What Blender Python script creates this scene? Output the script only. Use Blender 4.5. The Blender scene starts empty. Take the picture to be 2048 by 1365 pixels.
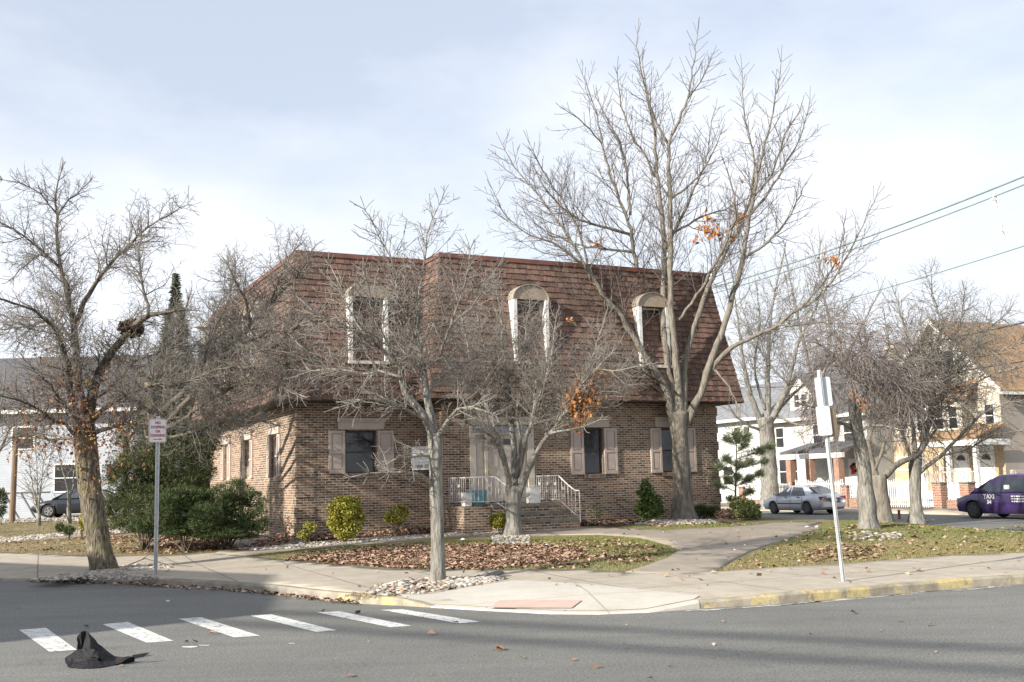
import bpy, math, random
import numpy as np
from mathutils import Vector, Matrix, noise
from mathutils.geometry import delaunay_2d_cdt
random.seed(7)
RND = random.random
def U_(a, b): return a + (b - a) * RND()
SC = bpy.context.scene
COL = SC.collection
# ------------------------------------------------------------------ camera model (photo pixels 2048x1365)
FL = 2140.0; PX = 1024.0; PY = 682.5; CZ = 1.72
TH = math.atan(283 / FL); RHO = math.radians(1.5)
_up0 = (0, -math.sin(TH), math.cos(TH)); FW = (0, math.cos(TH), math.sin(TH))
_c, _s = math.cos(RHO), math.sin(RHO)
RT = (_c, -_s * _up0[1], -_s * _up0[2]); UPV = (_s, _c * _up0[1], _c * _up0[2])
def ray(px, py):
    a = (px - PX) / FL; b = -(py - PY) / FL
    return tuple(FW[i] + RT[i] * a + UPV[i] * b for i in range(3))
def atY(px, py, Y):
    r = ray(px, py); t = Y / r[1]
    return Vector((r[0] * t, Y, CZ + r[2] * t))
def atZ(px, py, z):
    r = ray(px, py); t = (z - CZ) / r[2]
    return Vector((r[0] * t, r[1] * t, z))
FA = math.radians(26.6)
uu = Vector((math.cos(FA), math.sin(FA), 0)); vv = Vector((-math.sin(FA), math.cos(FA), 0))
A0 = Vector((-5.9045, 29.0, 0))
def W(t, n, z): return A0 + uu * t + vv * n + Vector((0, 0, z))
def tn(x, y):
    dx = x - A0.x; dy = y - A0.y
    return dx * uu.x + dy * uu.y, dx * vv.x + dy * vv.y
def sm(x):
    x = max(0.0, min(1.0, x)); return x * x * (3 - 2 * x)
# ------------------------------------------------------------------ terrain
KERB_PX = [(2048, 1168), (1880, 1180), (1740, 1193), (1560, 1208), (1400, 1218), (1300, 1226), (1200, 1230),
           (1100, 1229), (960, 1222), (860, 1216), (800, 1212), (720, 1208), (640, 1200), (560, 1190), (450, 1180),
           (330, 1173), (250, 1168), (150, 1166), (60, 1164), (-60, 1163)]
KERB = [atZ(px, py, 0) for px, py in KERB_PX]
_d0 = (KERB[0] - KERB[2]).normalized(); _d0 = (uu * .8 + _d0 * .2).normalized()
KERB.insert(0, KERB[0] + _d0 * 45)
KERB.append(KERB[-1] + Vector((-.80, .60, 0)) * 50)
_K = [(p.x, p.y) for p in KERB]
def kerb_dist(x, y):
    best = 1e9
    for i in range(len(_K) - 1):
        ax, ay = _K[i]; bx, by = _K[i + 1]
        dx, dy = bx - ax, by - ay
        t = ((x - ax) * dx + (y - ay) * dy) / (dx * dx + dy * dy)
        t = 0 if t < 0 else 1 if t > 1 else t
        d = (x - ax - dx * t) ** 2 + (y - ay - dy * t) ** 2
        if d < best: best = d
    return math.sqrt(best)
def terr(x, y):
    d = kerb_dist(x, y)
    q = max(0.0, d - 3.0) * .042
    z = .12 + .47 * math.tanh(q / .47)
    t, n = tn(x, y)
    w = sm((t - 13.5) / 7.5)
    z -= w * .78
    w2 = sm((t - 31.0) / 3.0); z += w2 * .16
    return z
def G(px, py):
    z = .3
    for _ in range(25):
        p = atZ(px, py, z)
        z = z * .5 + terr(p.x, p.y) * .5
    p = atZ(px, py, z); p.z = terr(p.x, p.y); return p
def onT(p, dz=0.0): return Vector((p.x, p.y, terr(p.x, p.y) + dz))
# ------------------------------------------------------------------ object helpers
def tag(o, label=None, cat=None, group=None, kind=None):
    if label: o['label'] = label
    if cat: o['category'] = cat
    if group: o['group'] = group
    if kind: o['kind'] = kind
    elif cat: o['kind'] = 'thing'
    return o
ROOTS = {}
def thing(name, label, cat, loc, group=None):
    o = bpy.data.objects.new(name, None); COL.objects.link(o)
    o.location = loc; o.empty_display_size = .2
    tag(o, label, cat, group); ROOTS[o.name] = Vector(loc)
    return o
def attach(o, parent):
    if parent is not None:
        o.parent = parent
        if parent.name in ROOTS: o.matrix_parent_inverse = Matrix.Translation(-ROOTS[parent.name])
def mesh_obj(name, me, mat, parent=None):
    o = bpy.data.objects.new(name, me); COL.objects.link(o)
    if mat is not None:
        for m in (mat if isinstance(mat, (list, tuple)) else [mat]): me.materials.append(m)
    attach(o, parent); return o
class MB:
    def __init__(s): s.v = []; s.f = []; s.uv = {}; s.mi = {}
    def vert(s, p): s.v.append(tuple(p)); return len(s.v) - 1
    def face(s, pts, uv=None, mi=0):
        b = len(s.v); s.v.extend(tuple(p) for p in pts)
        s.f.append(tuple(range(b, b + len(pts))))
        if uv: s.uv[len(s.f) - 1] = uv
        if mi: s.mi[len(s.f) - 1] = mi
    def box8(s, c):   # c: 8 corners, 0-3 bottom ccw, 4-7 top
        b = len(s.v); s.v.extend(tuple(p) for p in c)
        for q in ((3, 2, 1, 0), (4, 5, 6, 7), (0, 1, 5, 4), (1, 2, 6, 5), (2, 3, 7, 6), (3, 0, 4, 7)):
            s.f.append(tuple(b + i for i in q))
    def box(s, a, b, fr=None):   # a,b in (t,n,z) of frame fr
        fr = fr or W
        x0, y0, z0 = a; x1, y1, z1 = b
        if x0 > x1: x0, x1 = x1, x0
        if y0 > y1: y0, y1 = y1, y0
        if z0 > z1: z0, z1 = z1, z0
        s.box8([fr(x0, y0, z0), fr(x1, y0, z0), fr(x1, y1, z0), fr(x0, y1, z0), fr(x0, y0, z1), fr(x1, y0, z1), fr(x1, y1, z1), fr(x0, y1, z1)])
    def prism(s, poly, d):       # poly: list of Vectors, d: extrusion vector
        n = len(poly); b = len(s.v)
        s.v.extend(tuple(p) for p in poly); s.v.extend(tuple(Vector(p) + d) for p in poly)
        s.f.append(tuple(range(b + n - 1, b - 1, -1))); s.f.append(tuple(range(b + n, b + 2 * n)))
        for i in range(n):
            j = (i + 1) % n; s.f.append((b + i, b + j, b + n + j, b + n + i))
    def tube(s, pts, radii, k=8, cap=True):
        m = len(pts); b = len(s.v)
        if not hasattr(radii, '__len__'): radii = [radii] * m
        prev = None
        for i, p in enumerate(pts):
            p = Vector(p)
            d = (Vector(pts[min(i + 1, m - 1)]) - Vector(pts[max(i - 1, 0)])).normalized()
            if prev is None:
                prev = d.cross(Vector((0, 0, 1)) if abs(d.z) < .9 else Vector((1, 0, 0))).normalized()
            x = (prev - d * prev.dot(d)).normalized(); prev = x; y = d.cross(x)
            for q in range(k):
                a = 2 * math.pi * q / k
                s.v.append(tuple(p + (x * math.cos(a) + y * math.sin(a)) * radii[i]))
        for i in range(m - 1):
            for q in range(k):
                r = (q + 1) % k
                s.f.append((b + i * k + q, b + i * k + r, b + (i + 1) * k + r, b + (i + 1) * k + q))
        if cap:
            s.f.append(tuple(b + q for q in range(k - 1, -1, -1))); s.f.append(tuple(b + (m - 1) * k + q for q in range(k)))
    def build(s, name, mat, parent=None, smooth=False, uvlayer=False):
        me = bpy.data.meshes.new(name)
        me.from_pydata(s.v, [], s.f)
        if s.uv:
            l = me.uv_layers.new(name='UVMap')
            for fi, uv in s.uv.items():
                p = me.polygons[fi]
                for k, li in enumerate(p.loop_indices): l.data[li].uv = uv[k]
        o = mesh_obj(name, me, mat, parent)
        for fi, m in s.mi.items(): me.polygons[fi].material_index = m
        if smooth: me.polygons.foreach_set('use_smooth', [True] * len(me.polygons))
        me.update(); return o
def np_mesh(name, V, F, mat, parent=None, smooth=False):
    """V (n,3) float, F (m,k) int, all faces same size"""
    me = bpy.data.meshes.new(name)
    V = np.asarray(V, np.float32); F = np.asarray(F, np.int32)
    me.vertices.add(len(V)); me.vertices.foreach_set('co', V.ravel())
    m, k = F.shape
    me.loops.add(m * k); me.loops.foreach_set('vertex_index', F.ravel())
    me.polygons.add(m); me.polygons.foreach_set('loop_start', np.arange(0, m * k, k, dtype=np.int32))
    if smooth: me.polygons.foreach_set('use_smooth', np.ones(m, bool))
    me.update(calc_edges=True)
    return mesh_obj(name, me, mat, parent)
def copy_tree(o, delta):
    c = o.copy(); COL.objects.link(c); c.location = o.location + delta
    for ch in o.children:
        d = ch.copy(); COL.objects.link(d); d.parent = c
        for g in ch.children:
            e = g.copy(); COL.objects.link(e); e.parent = d
    return c
# ------------------------------------------------------------------ materials
def newmat(name):
    m = bpy.data.materials.new(name); m.use_nodes = True
    nt = m.node_tree; bs = nt.nodes['Principled BSDF']; return m, nt, bs
def nd(nt, typ, **kw):
    n = nt.nodes.new(typ)
    for k, v in kw.items(): setattr(n, k, v)
    return n
def rgba(c): return (c[0], c[1], c[2], 1)
def coordnode(nt, kind='pos', scale=(1, 1, 1), rot=0.0):
    if kind == 'pos': src = nd(nt, 'ShaderNodeNewGeometry').outputs['Position']
    elif kind == 'uv': src = nd(nt, 'ShaderNodeTexCoord').outputs['UV']
    else: src = nd(nt, 'ShaderNodeTexCoord').outputs['Object']
    mp = nd(nt, 'ShaderNodeMapping'); mp.inputs['Scale'].default_value = scale; mp.inputs['Rotation'].default_value = (0, 0, rot)
    nt.links.new(src, mp.inputs['Vector']); return mp.outputs['Vector']
def noise_n(nt, vec, scale, detail=4, rough=.55):
    n = nd(nt, 'ShaderNodeTexNoise'); n.inputs['Scale'].default_value = scale
    n.inputs['Detail'].default_value = detail; n.inputs['Roughness'].default_value = rough
    nt.links.new(vec, n.inputs['Vector']); return n.outputs['Fac']
def ramp(nt, fac, stops):
    r = nd(nt, 'ShaderNodeValToRGB'); cr = r.color_ramp
    while len(cr.elements) < len(stops): cr.elements.new(.5)
    for e, (p, c) in zip(cr.elements, stops): e.position = p; e.color = rgba(c) if len(c) == 3 else c
    nt.links.new(fac, r.inputs['Fac']); return r.outputs['Color']
def mixc(nt, fac, a, b, mode='MIX'):
    m = nd(nt, 'ShaderNodeMix', data_type='RGBA', blend_type=mode)
    if isinstance(fac, (int, float)): m.inputs['Factor'].default_value = fac
    else: nt.links.new(fac, m.inputs['Factor'])
    for s, x in ((6, a), (7, b)):
        if isinstance(x, tuple): m.inputs[s].default_value = rgba(x)
        else: nt.links.new(x, m.inputs[s])
    return m.outputs[2]
def bump(nt, bs, h, strength=.3, dist=.02):
    b = nd(nt, 'ShaderNodeBump'); b.inputs['Strength'].default_value = strength; b.inputs['Distance'].default_value = dist
    nt.links.new(h, b.inputs['Height']); nt.links.new(b.outputs['Normal'], bs.inputs['Normal'])
def pmat(name, c1, c2=None, scale=3.0, rough=.8, bmp=0.0, bscale=None, metallic=0.0, kind='pos', stretch=(1, 1, 1), island=0.0, spec=None, coat=0.0, lo=.35, hi=.65, bdist=.02):
    m, nt, bs = newmat(name)
    c2 = c2 or tuple(x * .75 for x in c1)
    vec = coordnode(nt, kind, stretch)
    col = ramp(nt, noise_n(nt, vec, scale), [(lo, c1), (hi, c2)])
    if island:
        g = nd(nt, 'ShaderNodeNewGeometry')
        r = nd(nt, 'ShaderNodeMapRange'); r.inputs['To Min'].default_value = 1 - island; r.inputs['To Max'].default_value = 1 + island * .6
        nt.links.new(g.outputs['Random Per Island'], r.inputs['Value'])
        mm = nd(nt, 'ShaderNodeVectorMath', operation='SCALE'); nt.links.new(col, mm.inputs[0]); nt.links.new(r.outputs['Result'], mm.inputs['Scale'])
        col = mm.outputs['Vector']
    nt.links.new(col, bs.inputs['Base Color'])
    bs.inputs['Roughness'].default_value = rough; bs.inputs['Metallic'].default_value = metallic
    if spec is not None: bs.inputs['Specular IOR Level'].default_value = spec
    if coat: bs.inputs['Coat Weight'].default_value = coat; bs.inputs['Coat Roughness'].default_value = .05
    if bmp: bump(nt, bs, noise_n(nt, vec, bscale or scale * 4, 6), bmp, bdist)
    return m
def island_mat(name, stops, rough=.8, trans=0.0, spec=.3):
    m, nt, bs = newmat(name)
    g = nd(nt, 'ShaderNodeNewGeometry')
    col = ramp(nt, g.outputs['Random Per Island'], stops)
    nt.links.new(col, bs.inputs['Base Color']); bs.inputs['Roughness'].default_value = rough
    bs.inputs['Specular IOR Level'].default_value = spec
    if trans:
        tr = nd(nt, 'ShaderNodeBsdfTranslucent'); nt.links.new(col, tr.inputs['Color'])
        mx = nd(nt, 'ShaderNodeMixShader'); mx.inputs[0].default_value = trans
        out = nt.nodes['Material Output']
        nt.links.new(bs.outputs[0], mx.inputs[1]); nt.links.new(tr.outputs[0], mx.inputs[2]); nt.links.new(mx.outputs[0], out.inputs['Surface'])
    return m
def brick_mat(name, ca, cb, cc, mortar, bw=.203, bh=.0677, ms=.009):
    m, nt, bs = newmat(name)
    uv = coordnode(nt, 'uv')
    def bt(c1, c2, mo, bias=0.0):
        b = nd(nt, 'ShaderNodeTexBrick'); b.offset = .5
        b.inputs['Scale'].default_value = 1; b.inputs['Brick Width'].default_value = bw; b.inputs['Row Height'].default_value = bh
        b.inputs['Mortar Size'].default_value = ms; b.inputs['Mortar Smooth'].default_value = .2; b.inputs['Bias'].default_value = bias
        b.inputs['Color1'].default_value = rgba(c1); b.inputs['Color2'].default_value = rgba(c2); b.inputs['Mortar'].default_value = rgba(mo)
        nt.links.new(uv, b.inputs['Vector']); return b
    b = bt((0, 0, 0), (1, 1, 1), (.5, .5, .5))
    col = ramp(nt, b.outputs['Color'], [(0, cc), (.22, ca), (.5, cb), (.72, ca), (.9, cc)])
    n2 = noise_n(nt, uv, 40, 3)
    col = mixc(nt, .35, col, ramp(nt, n2, [(.3, (.12, .09, .07)), (.7, (.55, .45, .33))]), 'SOFT_LIGHT')
    n1 = noise_n(nt, uv, .9, 3)
    col = mixc(nt, .5, col, ramp(nt, n1, [(.3, (.36, .36, .36)), (.7, (.6, .57, .52))]), 'OVERLAY')
    col = mixc(nt, b.outputs['Fac'], col, mortar)
    nt.links.new(col, bs.inputs['Base Color']); bs.inputs['Roughness'].default_value = .85
    inv = nd(nt, 'ShaderNodeMath', operation='SUBTRACT'); inv.inputs[0].default_value = 1
    nt.links.new(b.outputs['Fac'], inv.inputs[1])
    bump(nt, bs, inv.outputs[0], .5, .006)
    return m
M = {}
M['brick'] = brick_mat('brick_brown', (.225, .142, .095), (.315, .225, .155), (.105, .074, .058), (.44, .39, .325))
M['brick_red'] = brick_mat('brick_red', (.30, .12, .07), (.36, .17, .10), (.18, .08, .06), (.45, .40, .34))
M['shingle'] = pmat('shake_shingle', (.200, .117, .085), (.108, .068, .054), 9, .85, .4, 40, island=.42, kind='pos', stretch=(3, 3, .7))
M['shutter'] = pmat('shutter_paint', (.50, .415, .36), (.44, .365, .32), 2, .5)
M['trim'] = pmat('trim_paint', (.66, .59, .50), (.58, .52, .44), 3, .55, .1)
M['white'] = pmat('white_paint', (.78, .77, .74), (.68, .67, .64), 4, .45, .05)
M['door'] = pmat('door_paint', (.62, .55, .47), (.57, .50, .43), 2, .45)
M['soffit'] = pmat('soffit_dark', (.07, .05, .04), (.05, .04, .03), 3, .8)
M['arch_panel'] = pmat('arch_panel_tan', (.36, .29, .215), (.28, .225, .17), 5, .7, .1)
M['copper'] = pmat('verdigris_metal', (.34, .33, .27), (.26, .22, .18), 4, .6)
def glass_mat(name, c=(.02, .022, .025), rough=.06, spec=.9):
    m, nt, bs = newmat(name)
    vec = coordnode(nt); col = ramp(nt, noise_n(nt, vec, 1.5), [(.35, c), (.65, tuple(x * 1.9 for x in c))])
    nt.links.new(col, bs.inputs['Base Color']); bs.inputs['Roughness'].default_value = rough; bs.inputs['Specular IOR Level'].default_value = spec
    bump(nt, bs, noise_n(nt, vec, 1.2, 2), .15, .02)
    return m
M['glass'] = glass_mat('window_glass', (.012, .012, .013), .05, .6)
M['glass_pale'] = glass_mat('window_glass_pale', (.16, .17, .19), .15, .6)
M['screen'] = pmat('insect_screen', (.05, .045, .042), (.03, .028, .027), 3, .6)
M['rail'] = pmat('iron_white', (.72, .70, .68), (.55, .50, .47), 8, .5)
M['stone_step'] = pmat('stone_step', (.24, .225, .20), (.13, .12, .105), 3, .85, .3, 20)
M['galv'] = pmat('galvanised', (.50, .52, .54), (.38, .40, .42), 10, .4, 0, metallic=.6)
M['sign_back'] = pmat('sign_aluminium', (.58, .62, .62), (.50, .54, .54), 3, .45, metallic=.3)
M['sign_white'] = pmat('sign_white', (.80, .80, .78), (.72, .72, .71), 4, .4)
M['sign_grey_shaded'] = pmat('sign_face_shaded', (.40, .385, .41), (.33, .32, .345), 12, .5)  # worn grey, darkened further to carry the shade on the left plate
M['sign_red'] = pmat('sign_red', (.17, .04, .045), (.22, .06, .06), 6, .5)
M['ink'] = pmat('sign_ink', (.07, .07, .08), (.14, .14, .15), 12, .6)
M['ink_faint'] = pmat('sign_ink_faint', (.36, .36, .37), (.5, .5, .5), 12, .6)
M['teal'] = pmat('teal_plastic', (.09, .25, .30), (.13, .30, .35), 4, .4)
M['bark_light'] = pmat('bark_light', (.30, .285, .25), (.11, .105, .09), 15, .9, 1.0, 26, stretch=(1, 1, .2), lo=.33, hi=.68, bdist=.05)
M['bark_oak'] = pmat('bark_oak', (.25, .225, .185), (.115, .103, .083), 11, .9, 1.0, 24, stretch=(1, 1, .22), lo=.33, hi=.68, bdist=.05)
M['bark_dark'] = pmat('bark_dark', (.15, .125, .095), (.055, .047, .037), 10, .95, 1.0, 24, stretch=(1, 1, .22))
M['twig'] = pmat('twig_grey', (.265, .245, .215), (.115, .105, .092), 2.5, .8, lo=.3, hi=.7)
M['twig_dark'] = pmat('twig_dark', (.235, .21, .18), (.10, .09, .078), 2.5, .8, lo=.3, hi=.7)
M['twig_oak'] = pmat('twig_oak', (.18, .16, .14), (.10, .088, .076), 1.5, .8, lo=.3, hi=.7)
M['twig_red'] = pmat('twig_reddish', (.25, .21, .19), (.14, .12, .11), 1.5, .8, lo=.3, hi=.7)
M['moss'] = None
# mossy bark for the big leaning trunk
def mossbark():
    m, nt, bs = newmat('bark_mossy')
    v = coordnode(nt, 'pos', (1, 1, .22)); v2 = coordnode(nt, 'pos', (1, 1, 1))
    n = noise_n(nt, v, 26, 6)
    col = ramp(nt, n, [(.38, (.055, .045, .033)), (.55, (.19, .16, .115)), (.7, (.30, .26, .19))])
    ms = ramp(nt, noise_n(nt, v2, 4, 4), [(.47, (0, 0, 0)), (.66, (.5, .5, .5))])
    col = mixc(nt, ms, col, (.145, .145, .06))
    nt.links.new(col, bs.inputs['Base Color']); bs.inputs['Roughness'].default_value = .95
    bump(nt, bs, n, 1.0, .06); return m
M['moss'] = mossbark()
M['leaf_orange'] = island_mat('leaf_orange', [(0, (.36, .13, .04)), (.5, (.52, .23, .08)), (1, (.60, .34, .14))], .7, .3)
M['leaf_red'] = island_mat('leaf_red', [(0, (.14, .045, .035)), (.4, (.24, .11, .065)), (.8, (.34, .18, .09)), (1, (.50, .33, .10))], .7, .25)
M['leaf_litter'] = island_mat('leaf_litter', [(0, (.12, .075, .055)), (.25, (.25, .155, .105)), (.5, (.37, .245, .17)), (.75, (.46, .33, .24)), (1, (.29, .165, .115))], .8)
M['stones'] = island_mat('stones', [(0, (.17, .155, .14)), (.3, (.31, .285, .25)), (.6, (.46, .43, .385)), (.85, (.33, .26, .19)), (1, (.58, .56, .52))], .75)
M['grass_blade'] = island_mat('grass_blade', [(0, (.09, .125, .03)), (.35, (.155, .19, .045)), (.7, (.22, .225, .075)), (1, (.32, .28, .14))], .7, .2)
M['grass_dry'] = island_mat('grass_dry', [(0, (.15, .13, .05)), (.35, (.26, .20, .10)), (.7, (.34, .27, .15)), (1, (.40, .33, .20))], .7, .2)
M['juniper'] = island_mat('juniper', [(0, (.03, .05, .02)), (.5, (.065, .095, .035)), (1, (.14, .17, .065))], .75, .15)
M['yew'] = island_mat('yew', [(0, (.03, .045, .018)), (.5, (.065, .085, .03)), (1, (.13, .145, .055))], .7, .15)
M['yellow_leaf'] = island_mat('yellow_leaf', [(0, (.11, .13, .02)), (.4, (.27, .27, .035)), (.8, (.44, .39, .06)), (1, (.50, .44, .12))], .55, .25)
M['spruce_far'] = island_mat('spruce_far', [(0, (.07, .09, .055)), (.5, (.11, .13, .085)), (1, (.17, .19, .13))], .8, .2)
M['holly'] = island_mat('holly', [(0, (.03, .06, .012)), (.5, (.07, .12, .025)), (1, (.17, .22, .06))], .4, .2, .5)
M['laurel'] = island_mat('laurel', [(0, (.11, .14, .04)), (.5, (.25, .29, .10)), (1, (.46, .48, .22))], .5, .2, .5)
M['pine'] = island_mat('pine', [(0, (.18, .22, .12)), (.5, (.30, .345, .21)), (1, (.42, .455, .30))], .7, .5)
M['tyre'] = pmat('tyre', (.025, .025, .025), (.015, .015, .015), 8, .85)
M['rim'] = pmat('rim_alloy', (.48, .48, .50), (.35, .35, .37), 6, .35, metallic=.7)
M['rim_dark'] = pmat('rim_dark', (.10, .10, .105), (.05, .05, .05), 6, .5, metallic=.3)
M['car_glass'] = glass_mat('car_glass', (.03, .035, .04), .03)
M['silver'] = pmat('silver_paint', (.50, .52, .55), (.44, .46, .50), 2, .35, metallic=.45, coat=.5)
M['purple'] = pmat('purple_paint', (.055, .028, .125), (.04, .02, .09), 2, .3, metallic=.1, coat=.6)
M['navy'] = pmat('dark_paint', (.018, .022, .032), (.012, .014, .02), 2, .28, coat=.6)
M['blackplastic'] = pmat('black_plastic', (.02, .02, .022), (.03, .03, .03), 6, .6)
M['tail'] = pmat('tail_lamp', (.25, .02, .02), (.18, .01, .01), 5, .25)
M['lamp'] = pmat('head_lamp', (.6, .6, .6), (.45, .45, .45), 5, .15)
M['siding_white'] = None
def siding(name, c, c2, pitch=.11, mapaxis='z'):
    m, nt, bs = newmat(name)
    g = nd(nt, 'ShaderNodeNewGeometry'); sp = nd(nt, 'ShaderNodeSeparateXYZ'); nt.links.new(g.outputs['Position'], sp.inputs[0])
    d = nd(nt, 'ShaderNodeMath', operation='DIVIDE'); d.inputs[1].default_value = pitch; nt.links.new(sp.outputs['Z'], d.inputs[0])
    fr = nd(nt, 'ShaderNodeMath', operation='FRACT'); nt.links.new(d.outputs[0], fr.inputs[0])
    col = ramp(nt, noise_n(nt, coordnode(nt), 1.3, 3), [(.35, c), (.65, c2)])
    nt.links.new(col, bs.inputs['Base Color'])
    inv = nd(nt, 'ShaderNodeMath', operation='SUBTRACT'); inv.inputs[0].default_value = 1; nt.links.new(fr.outputs[0], inv.inputs[1])
    bump(nt, bs, inv.outputs[0], .8, .02); bs.inputs['Roughness'].default_value = .6
    return m
M['siding_white'] = siding('siding_white', (.60, .60, .59), (.53, .54, .53))
M['siding_left_shaded'] = siding('siding_left_shaded', (.36, .385, .43), (.31, .335, .38))  # white siding with the left wall's bluish shade put into its colour
M['siding_tan'] = siding('siding_tan', (.47, .35, .22), (.40, .31, .20))
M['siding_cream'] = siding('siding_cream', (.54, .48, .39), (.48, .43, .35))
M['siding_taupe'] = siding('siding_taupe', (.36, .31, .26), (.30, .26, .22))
M['stucco'] = pmat('stucco_white', (.54, .53, .50), (.47, .46, .43), 2, .85, .2, 40)
M['roof_orange'] = pmat('roof_orange_brown', (.36, .225, .12), (.25, .16, .09), 5, .9, .3, 30)
M['roof_grey'] = pmat('roof_grey', (.22, .225, .24), (.14, .145, .155), 4, .9, .3, 30)
M['roof_dark'] = pmat('roof_dark_grey', (.11, .11, .12), (.075, .075, .08), 5, .9, .3, 30)
M['wood_post'] = pmat('wood_post', (.25, .17, .11), (.16, .11, .075), 6, .9, .4, 20, stretch=(1, 1, .2))
M['rust'] = pmat('rusty_steel', (.26, .10, .045), (.15, .06, .03), 14, .85, .4)
M['wire'] = pmat('cable_green_grey', (.16, .23, .22), (.12, .17, .17), 2, .6)
M['wire_thin'] = pmat('cable_pale', (.60, .62, .62), (.55, .56, .56), 2, .6)
M['cloth'] = pmat('black_cloth', (.006, .006, .0075), (.012, .012, .014), 9, .72, .35, 60, spec=.35)
M['paper'] = pmat('paper_litter', (.80, .80, .80), (.66, .66, .68), 9, .7)
M['manhole'] = pmat('dark_iron', (.10, .10, .105), (.06, .06, .06), 15, .5, metallic=.6)
M['soil'] = pmat('soil', (.13, .095, .065), (.08, .06, .045), 6, .95, .5, 40)
M['red_bow'] = pmat('red_bow', (.55, .03, .03), (.4, .02, .02), 6, .6)
M['brass'] = pmat('brass', (.55, .40, .16), (.4, .3, .1), 6, .3, metallic=.9)
M['chimney'] = pmat('chimney_plaster', (.55, .48, .38), (.42, .36, .28), 4, .9, .3)
# asphalt
def asphalt():
    m, nt, bs = newmat('asphalt')
    v = coordnode(nt)
    big = noise_n(nt, v, .22, 4); fine = noise_n(nt, v, 38, 5, .8); mid = noise_n(nt, v, 5, 5, .65)
    col = ramp(nt, big, [(.33, (.120, .120, .113)), (.66, (.160, .160, .150))])
    col = mixc(nt, .8, col, ramp(nt, fine, [(.38, (.16, .16, .16)), (.62, (.86, .86, .84))]), 'OVERLAY')
    col = mixc(nt, .35, col, ramp(nt, mid, [(.3, (.38, .38, .38)), (.7, (.60, .60, .60))]), 'OVERLAY')
    vo = nd(nt, 'ShaderNodeTexVoronoi', feature='F1'); vo.inputs['Scale'].default_value = 28; nt.links.new(v, vo.inputs['Vector'])
    sp = ramp(nt, vo.outputs['Distance'], [(.0, (1, 1, 1)), (.12, (0, 0, 0))])
    vl = coordnode(nt, 'pos', (.25, 2.2, 1), -.36)
    col = mixc(nt, .32, col, ramp(nt, noise_n(nt, vl, 1.0, 5, .6), [(.35, (.36, .36, .36)), (.65, (.62, .62, .61))]), 'OVERLAY')
    st = ramp(nt, noise_n(nt, v, 1.7, 7, .72), [(.60, (0, 0, 0)), (.72, (.55, .55, .55))]); col = mixc(nt, st, col, (.075, .075, .072))
    ve = nd(nt, 'ShaderNodeTexVoronoi', feature='DISTANCE_TO_EDGE'); ve.inputs['Scale'].default_value = .33
    wv = nd(nt, 'ShaderNodeVectorMath', operation='ADD'); wn = nd(nt, 'ShaderNodeTexNoise'); wn.inputs['Scale'].default_value = 1.4; wn.inputs['Detail'].default_value = 6; nt.links.new(v, wn.inputs['Vector'])
    nt.links.new(v, wv.inputs[0]); nt.links.new(wn.outputs['Color'], wv.inputs[1]); nt.links.new(wv.outputs[0], ve.inputs['Vector'])
    ck = ramp(nt, ve.outputs['Distance'], [(0, (.6, .6, .6)), (.0035, (0, 0, 0))]); km = nd(nt, 'ShaderNodeMath', operation='MULTIPLY'); nt.links.new(ck, km.inputs[0]); nt.links.new(ramp(nt, noise_n(nt, v, .5, 2), [(.5, (0, 0, 0)), (.56, (1, 1, 1))]), km.inputs[1])
    col = mixc(nt, km.outputs[0], col, (.05, .05, .05))
    m2 = nd(nt, 'ShaderNodeMath', operation='MULTIPLY'); nt.links.new(sp, m2.inputs[0]); m2.inputs[1].default_value = .38
    col = mixc(nt, m2.outputs[0], col, (.30, .295, .28))
    nt.links.new(col, bs.inputs['Base Color']); bs.inputs['Roughness'].default_value = .88
    bump(nt, bs, fine, .5, .006); return m
M['asphalt'] = asphalt()
def concrete(name, c, c2, jw=1.5, jh=1.5, rot=0.0, joint=(.16, .14, .115), stain=.5):
    m, nt, bs = newmat(name)
    v = coordnode(nt, 'pos', (1, 1, 1), rot)
    col = ramp(nt, noise_n(nt, v, .8, 6, .6), [(.3, c), (.7, c2)])
    col = mixc(nt, .4, col, ramp(nt, noise_n(nt, v, 45, 3, .7), [(.3, (.38, .38, .38)), (.7, (.62, .62, .62))]), 'OVERLAY')
    col = mixc(nt, stain, col, ramp(nt, noise_n(nt, v, 3.5, 6, .7), [(.36, (.36, .34, .31)), (.6, (.56, .56, .55))]), 'OVERLAY')
    b = nd(nt, 'ShaderNodeTexBrick'); b.offset = 0
    for k, x in (('Scale', 1), ('Brick Width', jw), ('Row Height', jh), ('Mortar Size', .018), ('Mortar Smooth', .3)): b.inputs[k].default_value = x
    wob = nd(nt, 'ShaderNodeVectorMath', operation='ADD')
    nz = nd(nt, 'ShaderNodeTexNoise'); nz.inputs['Scale'].default_value = 1.2; nt.links.new(v, nz.inputs['Vector'])
    sc = nd(nt, 'ShaderNodeVectorMath', operation='SCALE'); sc.inputs['Scale'].default_value = .05; nt.links.new(nz.outputs['Color'], sc.inputs[0])
    nt.links.new(v, wob.inputs[0]); nt.links.new(sc.outputs[0], wob.inputs[1]); nt.links.new(wob.outputs[0], b.inputs['Vector'])
    col = mixc(nt, b.outputs['Fac'], col, joint)
    nt.links.new(col, bs.inputs['Base Color']); bs.inputs['Roughness'].default_value = .9
    bump(nt, bs, noise_n(nt, v, 60, 3), .25, .005); return m
M['sidewalk'] = concrete('concrete_sidewalk', (.41, .365, .30), (.335, .30, .245), 1.6, 1.75, -FA + .05)
M['ramp'] = concrete('concrete_ramp_pale', (.50, .475, .42), (.44, .415, .365), 2.6, 2.2, -.1, (.33, .30, .26), .25)
M['walk'] = concrete('concrete_walk', (.31, .27, .22), (.235, .205, .17), 9, 9, -FA)
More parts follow.
